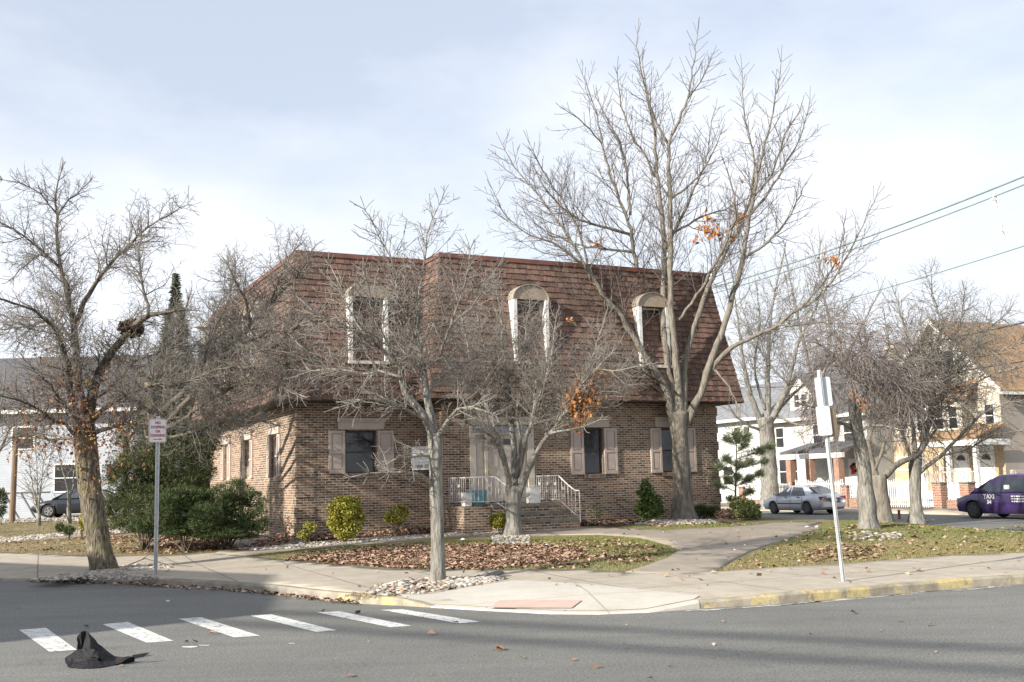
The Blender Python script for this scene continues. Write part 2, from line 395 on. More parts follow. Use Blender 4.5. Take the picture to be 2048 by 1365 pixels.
def yellow_kerb():
    m, nt, bs = newmat('kerb_worn_yellow')
    v = coordnode(nt)
    base = ramp(nt, noise_n(nt, v, 5, 5), [(.35, (.20, .18, .15)), (.65, (.33, .30, .25))])
    wear = ramp(nt, noise_n(nt, v, 2.0, 9, .78), [(.46, (0, 0, 0)), (.50, (1, 1, 1))])
    yel = ramp(nt, noise_n(nt, v, 14, 4), [(.3, (.38, .30, .13)), (.7, (.52, .43, .21))])
    inv = nd(nt, 'ShaderNodeMath', operation='MULTIPLY_ADD'); inv.inputs[1].default_value = -.8; inv.inputs[2].default_value = .92; nt.links.new(wear, inv.inputs[0])
    col = mixc(nt, inv.outputs[0], base, yel)
    nt.links.new(col, bs.inputs['Base Color']); bs.inputs['Roughness'].default_value = .85
    bump(nt, bs, noise_n(nt, v, 25, 4), .5, .01); return m
M['kerb_yellow'] = yellow_kerb()
M['kerb'] = pmat('kerb_concrete', (.30, .275, .23), (.17, .155, .13), 3, .9, .4, 30)
def worn_paint():
    m, nt, bs = newmat('road_paint_worn')
    v = coordnode(nt)
    n = noise_n(nt, v, 9, 8, .75)
    mk = ramp(nt, n, [(.40, (0, 0, 0)), (.47, (1, 1, 1))])
    col = mixc(nt, mk, (.20, .20, .19), ramp(nt, noise_n(nt, v, 2, 4), [(.3, (.66, .66, .63)), (.7, (.52, .52, .50))]))
    nt.links.new(col, bs.inputs['Base Color']); bs.inputs['Roughness'].default_value = .8; return m
M['paint'] = worn_paint()
def tactile():
    m, nt, bs = newmat('tactile_red')
    v = coordnode(nt, 'pos', (1, 1, 1), -.2)
    vo = nd(nt, 'ShaderNodeTexVoronoi', feature='F1'); vo.inputs['Scale'].default_value = 16; vo.inputs['Randomness'].default_value = 0; nt.links.new(v, vo.inputs['Vector'])
    col = ramp(nt, vo.outputs['Distance'], [(.2, (.56, .41, .35)), (.4, (.48, .34, .29))])
    col = mixc(nt, .4, col, ramp(nt, noise_n(nt, v, 3, 4), [(.3, (.38, .38, .38)), (.7, (.6, .6, .6))]), 'OVERLAY')
    nt.links.new(col, bs.inputs['Base Color']); bs.inputs['Roughness'].default_value = .85; return m
M['tactile'] = tactile()
def lawn():
    m, nt, bs = newmat('lawn_ground')
    v = coordnode(nt)
    green = ramp(nt, noise_n(nt, v, 18, 5, .7), [(.3, (.085, .092, .03)), (.7, (.18, .17, .065))])
    dry = ramp(nt, noise_n(nt, v, 22, 5, .7), [(.3, (.17, .125, .07)), (.7, (.30, .235, .14))])
    k = ramp(nt, noise_n(nt, v, .45, 4, .6), [(.42, (0, 0, 0)), (.62, (1, 1, 1))])
    col = mixc(nt, k, green, dry)
    nt.links.new(col, bs.inputs['Base Color']); bs.inputs['Roughness'].default_value = .95
    bump(nt, bs, noise_n(nt, v, 40, 4), .6, .03); return m
M['lawn'] = lawn()
# ------------------------------------------------------------------ ground, road, kerb, paths
_RH = []   # kerb height factor at each kerb vertex
for i, p in enumerate(KERB):
    h = 1.0
    if 1 <= i <= 20:
        px = KERB_PX[i - 1][0]
        if 860 <= px <= 1300: h = .12
        elif px == 1400: h = .75
        elif px == 800: h = .7
        elif px <= 60: h = .35
    elif i > 20: h = .35
    _RH.append(h)
def kerb_near(x, y):
    best = 1e9; hb = 1
    for i in range(len(_K) - 1):
        ax, ay = _K[i]; bx, by = _K[i + 1]
        dx, dy = bx - ax, by - ay
        t = ((x - ax) * dx + (y - ay) * dy) / (dx * dx + dy * dy)
        t = 0 if t < 0 else 1 if t > 1 else t
        d = (x - ax - dx * t) ** 2 + (y - ay - dy * t) ** 2
        if d < best: best = d; hb = _RH[i] * (1 - t) + _RH[i + 1] * t
    return math.sqrt(best), hb
def terr(x, y):
    d, h = kerb_near(x, y)
    q = max(0.0, d - 3.0) * .042
    z = .12 * (h + (1 - h) * sm(d / 1.9)) + .47 * math.tanh(q / .47)
    t, n = tn(x, y)
    z -= sm((t - 13.5) / 7.5) * .80
    z += sm((t - 31.0) / 3.0) * .18
    return z
KB = []  # back of kerb
for i, p in enumerate(KERB):
    d = (KERB[min(i + 1, len(KERB) - 1)] - KERB[max(i - 1, 0)]).normalized()
    KB.append(p + Vector((d.y, -d.x, 0)) * .16)
def inpoly(x, y, P):
    c = False; j = len(P) - 1
    for i in range(len(P)):
        if (P[i][1] > y) != (P[j][1] > y) and x < (P[j][0] - P[i][0]) * (y - P[i][1]) / (P[j][1] - P[i][1]) + P[i][0]: c = not c
        j = i
    return c
def dens(P, step):
    out = []
    for i in range(len(P)):
        a = Vector(P[i][:2]); b = Vector(P[(i + 1) % len(P)][:2])
        k = max(1, int((b - a).length / step))
        for q in range(k): out.append(a.lerp(b, q / k))
    return out
def sheet(name, poly, mat, dz, step, kind='structure', zf=terr, extra=None, edge=0.0, dstep=None):
    B = dens(poly, dstep or step)
    pts = list(B); n = len(B)
    edges = [(i, (i + 1) % n) for i in range(n)]
    xs = [p.x for p in B]; ys = [p.y for p in B]
    P = [(p.x, p.y) for p in B]
    if extra is None:
        x = min(xs)
        while x < max(xs):
            y = min(ys)
            while y < max(ys):
                qx, qy = x + U_(-.1, .1) * step, y + U_(-.1, .1) * step
                if inpoly(qx, qy, P): pts.append(Vector((qx, qy)))
                y += step
            x += step
    else:
        pts += [Vector(e) for e in extra if inpoly(e[0], e[1], P)]
    r = delaunay_2d_cdt(pts, edges, [], 1, 1e-4)
    V = [(p.x, p.y, zf(p.x, p.y) + dz) for p in r[0]]
    F = [tuple(f) for f in r[2]]
    if edge:
        b = len(V); m = {}
        from collections import Counter
        c = Counter()
        for f in F:
            for i in range(len(f)): c[tuple(sorted((f[i], f[(i + 1) % len(f)])))] += 1
        for f in list(F):
            for i in range(len(f)):
                e = (f[i], f[(i + 1) % len(f)])
                if c[tuple(sorted(e))] == 1:
                    for q in e:
                        if q not in m: m[q] = len(V); V.append((V[q][0], V[q][1], V[q][2] - edge))
                    F.append((e[1], e[0], m[e[0]], m[e[1]]))
    me = bpy.data.meshes.new(name); me.from_pydata(V, [], F)
    o = mesh_obj(name, me, mat); tag(o, kind=kind)
    me.polygons.foreach_set('use_smooth', [True] * len(me.polygons))
    return o
def gpoly(L): return [tuple(G(a, b)[:2]) for a, b in L]
# road: one flat sheet in front of the kerb line
_rp = [(p.x, p.y + .05) for p in KERB] + [(-500, KERB[-1].y + 250), (-500, -400), (500, -400), (500, KERB[0].y + 150)]
sheet('road', _rp, M['asphalt'], 0, 40, zf=lambda x, y: 0.0, dstep=200)
# lot ground up to the horizon
ex = []
for x in np.arange(-40, 44, .8):
    for y in np.arange(9, 84, .8): ex.append((x + U_(-.1, .1), y + U_(-.1, .1)))
for rr in (90, 120, 180, 300, 500, 800):
    for a in range(0, 181, 6): ex.append((rr * math.cos(math.radians(a)), 20 + rr * math.sin(math.radians(a))))
lotpoly = [(p.x, p.y) for p in KB] + [(-1200, KB[-1].y + 800), (-1200, 1500), (1200, 1500), (1200, KB[0].y + 400)]
def terrf(x, y):
    if x * x + y * y > 110 ** 2: return .1
    return terr(x, y)
# back street (cut as a shallow sheet over the falling ground)
sheet('ground', lotpoly, M['lawn'], 0, .8, extra=ex, zf=terrf, dstep=1.0 if False else 3.0)
def kerb_strip(name, i0, i1, mat):
    """kerb from KERB[i0] to KERB[i1] as a rounded step, divided into stones"""
    m = MB(); pts = []
    for i in range(i0, i1):
        a, b = KERB[i], KERB[i + 1]; ab, bb = KB[i], KB[i + 1]
        k = max(1, int((b - a).length / .45)) if (b - a).length < 20 else 40
        for q in range(k):
            t = q / k; pts.append((a.lerp(b, t), ab.lerp(bb, t), _RH[i] * (1 - t) + _RH[i + 1] * t))
    pts.append((KERB[i1], KB[i1], _RH[i1]))
    rings = []
    for k, (a, b, h) in enumerate(pts):
        z = .12 * h + .012 + U_(-.006, .006); d = (b - a).normalized(); w = U_(-.012, .012)
        a = a + d * w
        rings.append([(a.x, a.y, -.03), (a.x + d.x * .012, a.y + d.y * .012, z - .03), (a.x + d.x * .035, a.y + d.y * .035, z), (b.x, b.y, z), (b.x, b.y, -.05)])
    for i in range(len(rings) - 1):
        for q in range(4): m.face([rings[i][q], rings[i + 1][q], rings[i + 1][q + 1], rings[i][q + 1]])
    o = m.build(name, mat); tag(o, kind='structure'); return o
kerb_strip('kerb', 0, 5, M['kerb_yellow'])
kerb_strip('kerb', 5, 10, M['ramp'])
kerb_strip('kerb', 10, 13, M['kerb_yellow'])
kerb_strip('kerb', 13, len(KERB) - 1, M['kerb'])
# sidewalk
LAWN_EDGE = [(2048, 1107), (1900, 1113), (1780, 1122), (1700, 1128), (1560, 1136), (1430, 1145), (1250, 1147), (1150, 1141), (1080, 1141),
             (870, 1142), (760, 1139), (700, 1133), (640, 1128), (560, 1120), (480, 1112), (430, 1107), (330, 1112), (200, 1114), (100, 1110), (0, 1106), (-120, 1103)]
le = gpoly(LAWN_EDGE)
_r = Vector(le[0]) + Vector(uu[:2]) * 40; _l = Vector(le[-1]) + Vector((-.80, .60)) * 45
sw = [(p.x, p.y) for p in KB] + [tuple(_l)] + le[::-1] + [tuple(_r)]
sheet('sidewalk', sw, M['sidewalk'], .014, .5, edge=.03)
k0 = [(p.x, p.y) for p in KB[5:11]]
sheet('ramp_pavement', k0 + gpoly([(800, 1197), (870, 1190), (1031, 1163), (1160, 1170), (1300, 1184), (1400, 1194)]), M['ramp'], .020, .35)
sheet('tactile_paving', gpoly([(998, 1205), (1164, 1205), (1143, 1221), (981, 1220)]), M['tactile'], .030, .3)
WALK = [(430, 1108), (480, 1112), (520, 1107), (620, 1099), (700, 1091), (800, 1084), (860, 1079), (930, 1074), (1000, 1072), (1060, 1072), (1200, 1070),
        (1280, 1076), (1340, 1092), (1358, 1103), (1335, 1118), (1300, 1131), (1250, 1147), (1340, 1150), (1430, 1145), (1465, 1122), (1500, 1104), (1560, 1084),
        (1610, 1068), (1645, 1058), (1618, 1053), (1645, 1046), (1560, 1046), (1530, 1050), (1450, 1056), (1400, 1058), (1330, 1062), (1200, 1057),
        (1100, 1055), (1040, 1059), (940, 1066), (860, 1072), (760, 1081), (700, 1086), (600, 1097), (520, 1102), (440, 1104)]
sheet('walkway', gpoly(WALK), M['walk'], .020, .45, edge=.03)
sheet('garden_path', gpoly([(-100, 1093), (0, 1087), (100, 1079), (200, 1072), (278, 1065), (280, 1060), (200, 1066), (100, 1072), (0, 1080), (-100, 1085)]), M['walk'], .02, .5, edge=.02)
# back street along vv
bs_poly = [tuple(W(t, n, 0)[:2]) for t, n in ((22.2, -60), (31.2, -60), (31.2, 110), (22.2, 110))]
sheet('back_road', bs_poly, M['asphalt'], .02, 1.2)
fw_poly = [tuple(W(t, n, 0)[:2]) for t, n in ((31.35, -60), (33.1, -60), (33.1, 110), (31.35, 110))]
sheet('back_sidewalk', fw_poly, M['sidewalk'], .07, 1.2, edge=.14)
# soil beds against the building
sheet('planting_bed', gpoly([(540, 1078), (600, 1092), (700, 1083), (860, 1069), (940, 1063), (1035, 1056), (1100, 1051), (1240, 1054), (1300, 1052), (1300, 1046), (1100, 1035), (930, 1030), (860, 1032), (700, 1050), (600, 1062)]), M['soil'], .012, .4)
# crosswalk
for q in ([(38, 1260), (92, 1256), (154, 1300), (99, 1304)], [(205, 1249), (255, 1244), (347, 1282), (294, 1286)], [(357, 1238), (403, 1235), (521, 1272), (468, 1275)],
          [(501, 1232), (543, 1229), (673, 1261), (632, 1264)], [(634, 1225), (679, 1223), (824, 1252), (781, 1255)], [(761, 1220), (805, 1219), (964, 1244), (918, 1247)]):
    m = MB(); m.face([tuple(atZ(a, b, .004)) for a, b in q][::-1]); o = m.build('crosswalk_stripe', M['paint']); tag(o, kind='structure')
# spilled white paint along the right gutter and splashes on the road
m = MB()
for i in range(60):
    t = i / 60; px = 1385 + (2048 - 1385) * t + U_(-6, 6)
    j = 0
    base = atZ(px, np.interp(px, [1300, 1400, 1560, 1740, 1880, 2048], [1226, 1218, 1208, 1193, 1180, 1168]) + U_(1, 3.5), .005)
    L = U_(.05, .35); w = U_(.006, .025)
    d = (KERB[2] - KERB[4]).normalized(); nn = Vector((-d.y, d.x, 0))
    m.face([base - d * L - nn * w, base + d * L - nn * w * .3, base + d * L * .8 + nn * w, base - d * L * .7 + nn * w * .8])
for px, py, w, h in ((380, 1294, 20, 2.5), (408, 1291, 16, 1), (583, 1287, 8, 1), (336, 1202, 6, 2)):
    k = [tuple(atZ(px + w * math.cos(a / 9 * 6.283) * U_(.6, 1), py + h * math.sin(a / 9 * 6.283) * U_(.5, 1), .005)) for a in range(9)]
    m.face(k[::-1])
o = m.build('paint_spill', M['paint']); tag(o, kind='structure')

# ------------------------------------------------------------------ brick building
BL = thing('brick_building', 'two storey brown brick building with red brown shingled mansard roof on the street corner', 'building', W(6, 4, .4))
def wall(m, P0, d, L, z0, z1, holes=(), depth=.12, nrm=None, u0=0.0):
    """vertical wall from P0 along unit d; holes (a0,a1,z0,z1); reveals go inward (-nrm)"""
    xs = sorted({0, L} | {h[0] for h in holes} | {h[1] for h in holes}); zs = sorted({z0, z1} | {h[2] for h in holes} | {h[3] for h in holes})
    for i in range(len(xs) - 1):
        for j in range(len(zs) - 1):
            cx, cz = (xs[i] + xs[i + 1]) / 2, (zs[j] + zs[j + 1]) / 2
            if any(h[0] < cx < h[1] and h[2] < cz < h[3] for h in holes): continue
            q = [(xs[i], zs[j]), (xs[i + 1], zs[j]), (xs[i + 1], zs[j + 1]), (xs[i], zs[j + 1])]
            m.face([P0 + d * a + Vector((0, 0, z)) for a, z in q], [(a + u0, z) for a, z in q])
    for h in holes:
        a0, a1, c0, c1 = h; iv = nrm * -depth
        for (a, z), (b, y) in (((a0, c0), (a0, c1)), ((a0, c1), (a1, c1)), ((a1, c1), (a1, c0)), ((a1, c0), (a0, c0))):
            p, q = P0 + d * a + Vector((0, 0, z)), P0 + d * b + Vector((0, 0, y))
            m.face([p, q, q + iv, p + iv], [(a + z, 0), (b + y, 0), (b + y, depth), (a + z, depth)])
m = MB()
Z0 = -1.0; ZW = 4.02
FN = -1.05
win_f1 = (1.38, 2.27, 2.08, 3.26); win_f2 = [(8.36 - 3.85, 9.02 - 3.85, 1.9, 3.26), (11.12 - 3.85, 11.93 - 3.85, 1.9, 3.26)]; door_h = (4.74 - 3.85, 6.58 - 3.85, 1.16, 3.34)
wall(m, W(0, 0, 0), uu, 3.85, Z0, ZW, [win_f1], .14, -vv)
wall(m, W(3.85, FN, 0), uu, 9.4, Z0, ZW, win_f2 + [door_h], .14, -vv, 3.9)
wall(m, W(3.85, 0, 0), -vv, 1.05, Z0, ZW, (), .1, -uu, 1.0)
win_l = [(1.95, 2.75, 2.06, 3.26), (5.35, 6.2, 2.06, 3.26), (8.6, 9.4, 2.06, 3.26)]
wall(m, W(0, 12, 0), -vv, 12, Z0, ZW, [(12 - b, 12 - a, c, d) for a, b, c, d in win_l], .14, -uu, .3)
wall(m, W(13.25, FN, 0), vv, 13.05, Z0, ZW, (), .1, uu, .7)
wall(m, W(13.25, 12, 0), -uu, 13.25, Z0, ZW, (), .1, vv, .2)
# quoin bands
def quoin(tc, nc, st, sn, wt=.48, wn=.48):
    z = .35 + .045
    while z < 3.8:
        e = .028
        # on front face (normal -vv) width wt toward st; on side face (normal -uu or +uu) width wn along sn
        t0, t1 = (tc, tc + wt * st); a = min(t0, t1); b = max(t0, t1)
        if st > 0: a -= e
        else: b += e
        pts = [(a, nc - e), (b, nc - e), (b, nc + .02), (a, nc + .02)]
        P = [W(t, n, 0) for t, n in pts]
        for (i, j, nv) in ((0, 1, 0), (1, 2, 1), (2, 3, 2), (3, 0, 3)):
            p, q = P[i], P[j]; L0 = pts[i][0] + pts[i][1]; L1 = pts[j][0] + pts[j][1]
            m.face([p + Vector((0, 0, z)), q + Vector((0, 0, z)), q + Vector((0, 0, z + .27)), p + Vector((0, 0, z + .27))], [(L0 + 5, z), (L1 + 5, z), (L1 + 5, z + .27), (L0 + 5, z + .27)])
        for zz in (z, z + .27): m.face([p + Vector((0, 0, zz)) for p in P], [(t, n) for t, n in pts])
        z += .5416
quoin(0, 0, 1, 1); quoin(3.85, FN, 1, 1); quoin(13.25, FN, -1, 1)
# rowlock sills under windows
for a, b, z, n0 in ((1.38, 2.27, 2.08, 0), (8.36, 9.02, 1.9, FN), (11.12, 11.93, 1.9, FN)):
    m.face([W(a - .05, n0 - .05, z - .10), W(b + .05, n0 - .05, z - .10), W(b + .05, n0 - .05, z - .005), W(a - .05, n0 - .05, z - .005)], [(a * 3, .0), (b * 3, 0), (b * 3, .06), (a * 3, .06)])
    m.face([W(a - .05, n0 - .05, z - .005), W(b + .05, n0 - .05, z - .005), W(b + .05, n0 + .12, z + .015), W(a - .05, n0 + .12, z + .015)], [(a * 3, .0), (b * 3, 0), (b * 3, .15), (a * 3, .15)])
    m.face([W(a - .05, n0 - .05, z - .10), W(b + .05, n0 - .05, z - .10), W(b + .05, n0, z - .10), W(a - .05, n0, z - .10)], [(0, 0), (.1, 0), (.1, .05), (0, .05)])
WALLO = m.build('wall', M['brick'], BL)
# soffit
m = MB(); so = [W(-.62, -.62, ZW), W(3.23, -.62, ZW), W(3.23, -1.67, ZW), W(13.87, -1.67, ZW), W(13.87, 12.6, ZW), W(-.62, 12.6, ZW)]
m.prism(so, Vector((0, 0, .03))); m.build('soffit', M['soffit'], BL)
# mansard core
EZ, TZ = 4.05, 8.12
eave = [(-.62, -.62), (3.23, -.62), (3.23, -1.67), (13.87, -1.67), (13.87, 12.6), (-.62, 12.6)]
top = [(0.02, 0.02), (3.87, 0.02), (3.87, -1.03), (13.23, -1.03), (13.23, 12.0), (0.02, 12.0)]
m = MB()
b = len(m.v)
for (t, n) in eave: m.v.append(tuple(W(t, n, EZ)))
for (t, n) in top: m.v.append(tuple(W(t, n, TZ)))
for i in range(6):
    j = (i + 1) % 6; m.f.append((i, j, 6 + j, 6 + i))
m.f.append((6, 7, 8, 9, 10, 11)); m.f.append((5, 4, 3, 2, 1, 0))
ROOF = m.build('roof', M['shingle'], BL)
# shingles
def shingles(m, B0, B1, T0, T1, nrm, rows=24):
    for r in range(rows):
        f0 = r / rows; f1 = min(1.0, (r + 1.0) / rows)
        a0, a1 = B0.lerp(T0, f0), B1.lerp(T1, f0); c0, c1 = B0.lerp(T0, f1), B1.lerp(T1, f1)
        L = (a1 - a0).length; x = -U_(0, .15); up = ((T0 - B0) / (T0 - B0).length)
        while x < L:
            w = U_(.11, .27); x0 = max(0, x); x1 = min(L, x + w - .008)
            if x1 - x0 > .03:
                s0, s1 = x0 / L, x1 / L; dz = U_(-.012, .012); th = U_(.018, .036)
                p0, p1 = a0.lerp(a1, s0) + up * dz, a0.lerp(a1, s1) + up * (dz + U_(-.004, .004)); q1, q0 = c0.lerp(c1, s1) + up * .03, c0.lerp(c1, s0) + up * .03
                o0 = nrm * (th + .008); o1 = nrm * .006
                v = [p0 + o0, p1 + o0, q1 + o1, q0 + o1]
                b = len(m.v); m.v.extend(tuple(k) for k in v + [p0, p1])
                m.f.append((b, b + 1, b + 2, b + 3)); m.f.append((b + 4, b + 5, b + 1, b)); m.f.append((b + 4, b, b + 3)); m.f.append((b + 5, b + 2, b + 1))
            x += w
m = MB()
for i in (0, 1, 2, 3, 5):
    j = (i + 1) % 6
    B0, B1, T0, T1 = W(*eave[i], EZ), W(*eave[j], EZ), W(*top[i], TZ), W(*top[j], TZ)
    nrm = (B1 - B0).cross(T0 - B0).normalized()
    shingles(m, B0, B1, T0, T1, nrm)
m.build('shingles', M['shingle'], ROOF)
m = MB()   # cap board at the top of the roof
for i in range(6):
    j = (i + 1) % 6
    (t0, n0), (t1, n1) = top[i], top[j]
    P, Q = W(t0, n0, TZ), W(t1, n1, TZ); d = (Q - P).normalized(); o = Vector((d.y, -d.x, 0)) * .05
    m.box8([P + o - d * .05, Q + o + d * .05, Q - o, P - o] + [x + Vector((0, 0, .13)) for x in (P + o - d * .05, Q + o + d * .05, Q - o, P - o)])
m.build('roof_cap', pmat('cap_brown', (.20, .085, .06), (.14, .06, .045), 4, .6), ROOF)
# dormers
def dormer(fr, w, zb, zs, zt, depth=1.0):
    """fr(a, b, z): a along the face 0..w, b outward(-)/inward(+) from face plane"""
    m = MB()
    for a in (0, w - .11): m.box((a, -.02, zb), (a + .11, depth, zs), fr)
    body = m.build('dormer', M['white'], BL)
    m = MB(); m.box((-.03, -.06, zb - .09), (w + .03, depth * .6, zb - .004), fr); m.build('sill', M['trim'], body)
    # arch
    N = 14; arc = [(w / 2 - (w / 2) * math.cos(math.pi * k / N), zs + (zt - zs) * math.sin(math.pi * k / N)) for k in range(N + 1)]
    m = MB(); poly = [fr(a, .0, z) for a, z in arc]
    m.prism(poly, fr(0, .06, 0) - fr(0, 0, 0)); m.build('arch_panel', M['arch_panel'], body)
    m = MB()
    out = [(w / 2 - (w / 2 + .025) * math.cos(math.pi * k / N), zs + (zt - zs + .02) * math.sin(math.pi * k / N)) for k in range(N + 1)]
    for k in range(N):
        (a0, z0), (a1, z1) = arc[k], arc[k + 1]; (b0, y0), (b1, y1) = out[k], out[k + 1]
        m.box8([fr(a0, -.04, z0), fr(a1, -.04, z1), fr(a1, depth, z1), fr(a0, depth, z0), fr(b0, -.04, y0), fr(b1, -.04, y1), fr(b1, depth, y1), fr(b0, depth, y0)])
    m.build('arch_roof', M['copper'], body)
    m = MB(); zm = (zb + zs) / 2
    for (x0, z0, x1, z1) in ((.11, zb, .16, zs), (w - .16, zb, w - .11, zs), (.16, zs - .06, w - .16, zs), (.16, zb, w - .16, zb + .06), (.16, zm - .03, w - .16, zm + .03)):
        m.box((x0, .24, z0), (x1, .30, z1), fr)
    wf = m.build('window', M['trim'], body)
    m = MB(); m.face([fr(.16, .29, zb + .06), fr(w - .16, .29, zb + .06), fr(w - .16, .29, zs - .06), fr(.16, .29, zs - .06)]); m.build('pane', M['glass'], wf)
    return body
dormer(lambda a, b, z: W(1.34 + a, -.50 + b, z), 1.14, 5.16, 6.95, 7.38)
dormer(lambda a, b, z: W(5.90 + a, -1.55 + b, z), 1.14, 5.16, 6.95, 7.38)
dormer(lambda a, b, z: W(10.15 + a, -1.55 + b, z), 1.10, 5.16, 6.95, 7.38)
for n0 in (3.1, 6.9): dormer(lambda a, b, z: W(-.50 + b, n0 + 1.28 - a, z), 1.28, 5.16, 6.95, 7.38)
# windows with shutters and headers
def window_unit(fr, a0, a1, z0, z1, shut, pale=False):
    m = MB(); c = .05
    for (x0, y0, x1, y1) in ((a0, z0, a0 + c, z1), (a1 - c, z0, a1, z1), (a0 + c, z1 - c, a1 - c, z1), (a0 + c, z0, a1 - c, z0 + c), (a0 + c, (z0 + z1) / 2 - .02, a1 - c, (z0 + z1) / 2 + .02)):
        m.box((x0, .09, y0), (x1, .14, y1), fr)
    wf = m.build('window', M['trim'] if pale else M['screen'], BL)
    m = MB(); m.face([fr(a0 + c, .12, z0 + c), fr(a1 - c, .12, z0 + c), fr(a1 - c, .12, z1 - c), fr(a0 + c, .12, z1 - c)]); m.build('pane', M['glass_pale'] if pale else M['glass'], wf)
    for (s0, s1) in shut:
        m = MB(); w = s1 - s0; t = .05; zb, zt = z0 + .005, z1 + .0
        st = .07; zm = zb + (zt - zb) * .49
        for (x0, y0, x1, y1) in ((s0, zb, s0 + st, zt), (s1 - st, zb, s1, zt), (s0 + st, zt - .07, s1 - st, zt), (s0 + st, zb, s1 - st, zb + .10), (s0 + st, zm - .035, s1 - st, zm + .035)):
            m.box((x0, -t, y0), (x1, 0.004, y1), fr)
        m.box((s0 + st, -t + .03, zb + .1), (s1 - st, .003, zt - .07), fr)
        for (y0, y1) in ((zb + .10, zm - .035), (zm + .035, zt - .07)): m.box((s0 + st + .035, -t + .012, y0 + .035), (s1 - st - .035, .002, y1 - .035), fr)
        m.build('shutter', M['shutter'], BL)
    m = MB(); h0, h1 = a0 - .22, a1 + .22
    m.box((h0, -.05, z1 + .03), (h1, 0.004, z1 + .24), fr); m.box((h0 - .03, -.09, z1 + .24), (h1 + .03, 0.003, z1 + .29), fr); m.box((h0 - .05, -.12, z1 + .29), (h1 + .05, 0.002, z1 + .34), fr)
    m.build('window_header', M['shutter'], BL)
f1 = lambda a, b, z: W(a, b, z)
f2 = lambda a, b, z: W(a, FN + b, z)
window_unit(f1, 1.38, 2.27, 2.08, 3.26, [(.90, 1.36), (2.30, 2.78)])
window_unit(f2, 8.36, 9.02, 1.9, 3.26, [(7.90, 8.34), (9.05, 9.50)])
window_unit(f2, 11.12, 11.93, 1.9, 3.26, [(10.70, 11.10), (11.96, 12.38)])
fl = lambda a, b, z: W(b, 12 - a, z)
for a, b, c, d in win_l: window_unit(fl, 12 - b, 12 - a, c, d, [(12 - b - .36, 12 - b - .02), (12 - a + .02, 12 - a + .36)], True)
# entrance
m = MB()
for (x0, x1) in ((4.66, 4.84), (5.12, 5.20), (6.10, 6.18), (6.48, 6.68)): m.box((x0, -.04, 1.16), (x1, .13, 3.08), f2)
m.box((4.66, -.04, 3.08), (6.68, .13, 3.13), f2); m.box((4.60, -.07, 3.36), (6.74, .10, 3.50), f2); m.box((4.56, -.13, 3.50), (6.78, .05, 3.58), f2)
m.box((4.66, -.04, 3.13), (4.74, .13, 3.36), f2); m.box((6.60, -.04, 3.13), (6.68, .13, 3.36), f2)
m.build('door_frame', M['trim'], BL)
m = MB()
for (x0, x1) in ((4.84, 5.12), (6.18, 6.48)):
    m = MB(); m.box((x0, .05, 1.16), (x1, .10, 3.08), f2); m.box((x0 + .05, .035, 1.3), (x1 - .05, .06, 2.05), f2); m.box((x0 + .05, .035, 2.15), (x1 - .05, .06, 2.95), f2)
    m.build('side_panel', M['door'], BL)
m = MB(); m.box((4.74, .06, 3.13), (6.60, .10, 3.36), f2); m.build('transom', pmat('transom_sky_pane', (.42, .43, .52), (.36, .37, .46), 2, .2), BL)  # sky reflected in the transom is put into its lavender colour
m = MB(); m.box((5.20, .03, 1.20), (6.10, .08, 3.08), f2)
for (x0, x1) in ((5.32, 5.58), (5.72, 5.98)):
    for (y0, y1) in ((1.36, 1.98), (2.10, 2.72)):
        m.box((x0, .022, y0), (x1, .035, y1), f2); m.box((x0 + .05, .012, y0 + .05), (x1 - .05, .03, y1 - .05), f2)
door = m.build('door', M['door'], BL)
for a_ in (5.32, 5.72): m = MB(); m.box((a_, .018, 2.80), (a_ + .26, .032, 2.96), f2); m.build('door_light', M['glass'], door)
m = MB(); p = f2(5.28, .0, 2.02); m.tube([f2(5.28, .03, 2.02), f2(5.28, -.03, 2.02)], [.035, .04], 10); m.build('handle', M['brass'], door); m = MB(); m.tube([f2(5.28, .03, 2.2), f2(5.28, .0, 2.2)], [.03, .03], 10); m.build('lock', M['brass'], door)
# stoop
ST = thing('entrance_stoop', 'brick and stone stoop of three steps below the front door', 'steps', W(5.6, -2.1, .6))
sx0, sx1 = 4.72, 6.78
def slabstep(n0, n1, zt, x0, x1):
    m = MB(); m.box((x0 - .03, n0 - .03, zt - .065), (x1 + .03, n1, zt)); o = m.build('step', M['stone_step'], ST)
    m = MB()
    def qd(P, L): m.face(P, [(0, 0), (L, 0), (L, 1.5), (0, 1.5)])
    qd([W(x0, n0, zt - 1.565), W(x1, n0, zt - 1.565), W(x1, n0, zt - .065), W(x0, n0, zt - .065)], x1 - x0)
    qd([W(x0, n1, zt - 1.565), W(x0, n0, zt - 1.565), W(x0, n0, zt - .065), W(x0, n1, zt - .065)], n1 - n0)
    qd([W(x1, n0, zt - 1.565), W(x1, n1, zt - 1.565), W(x1, n1, zt - .065), W(x1, n0, zt - .065)], n1 - n0)
    m.build('riser', M['brick'], o)
slabstep(-2.35, FN, 1.14, sx0, sx1)
slabstep(-2.66, -2.35, .93, sx0, sx1 + .10)
slabstep(-2.98, -2.66, .735, sx0, sx1 + .25)
m = MB()
pd = [(3.9, -2.3), (4.70, -2.3), (4.70, FN), (3.9, FN)]
for i in range(4):
    (a, b), (c, d) = pd[i], pd[(i + 1) % 4]; L = abs(c - a) + abs(d - b)
    m.face([W(a, b, -.3), W(c, d, -.3), W(c, d, 1.12), W(a, b, 1.12)], [(0, -.3), (L, -.3), (L, 1.12), (0, 1.12)])
m.face([W(a, b, 1.12) for a, b in pd], [(a, b) for a, b in pd])
m.build('pedestal', M['brick'], ST)
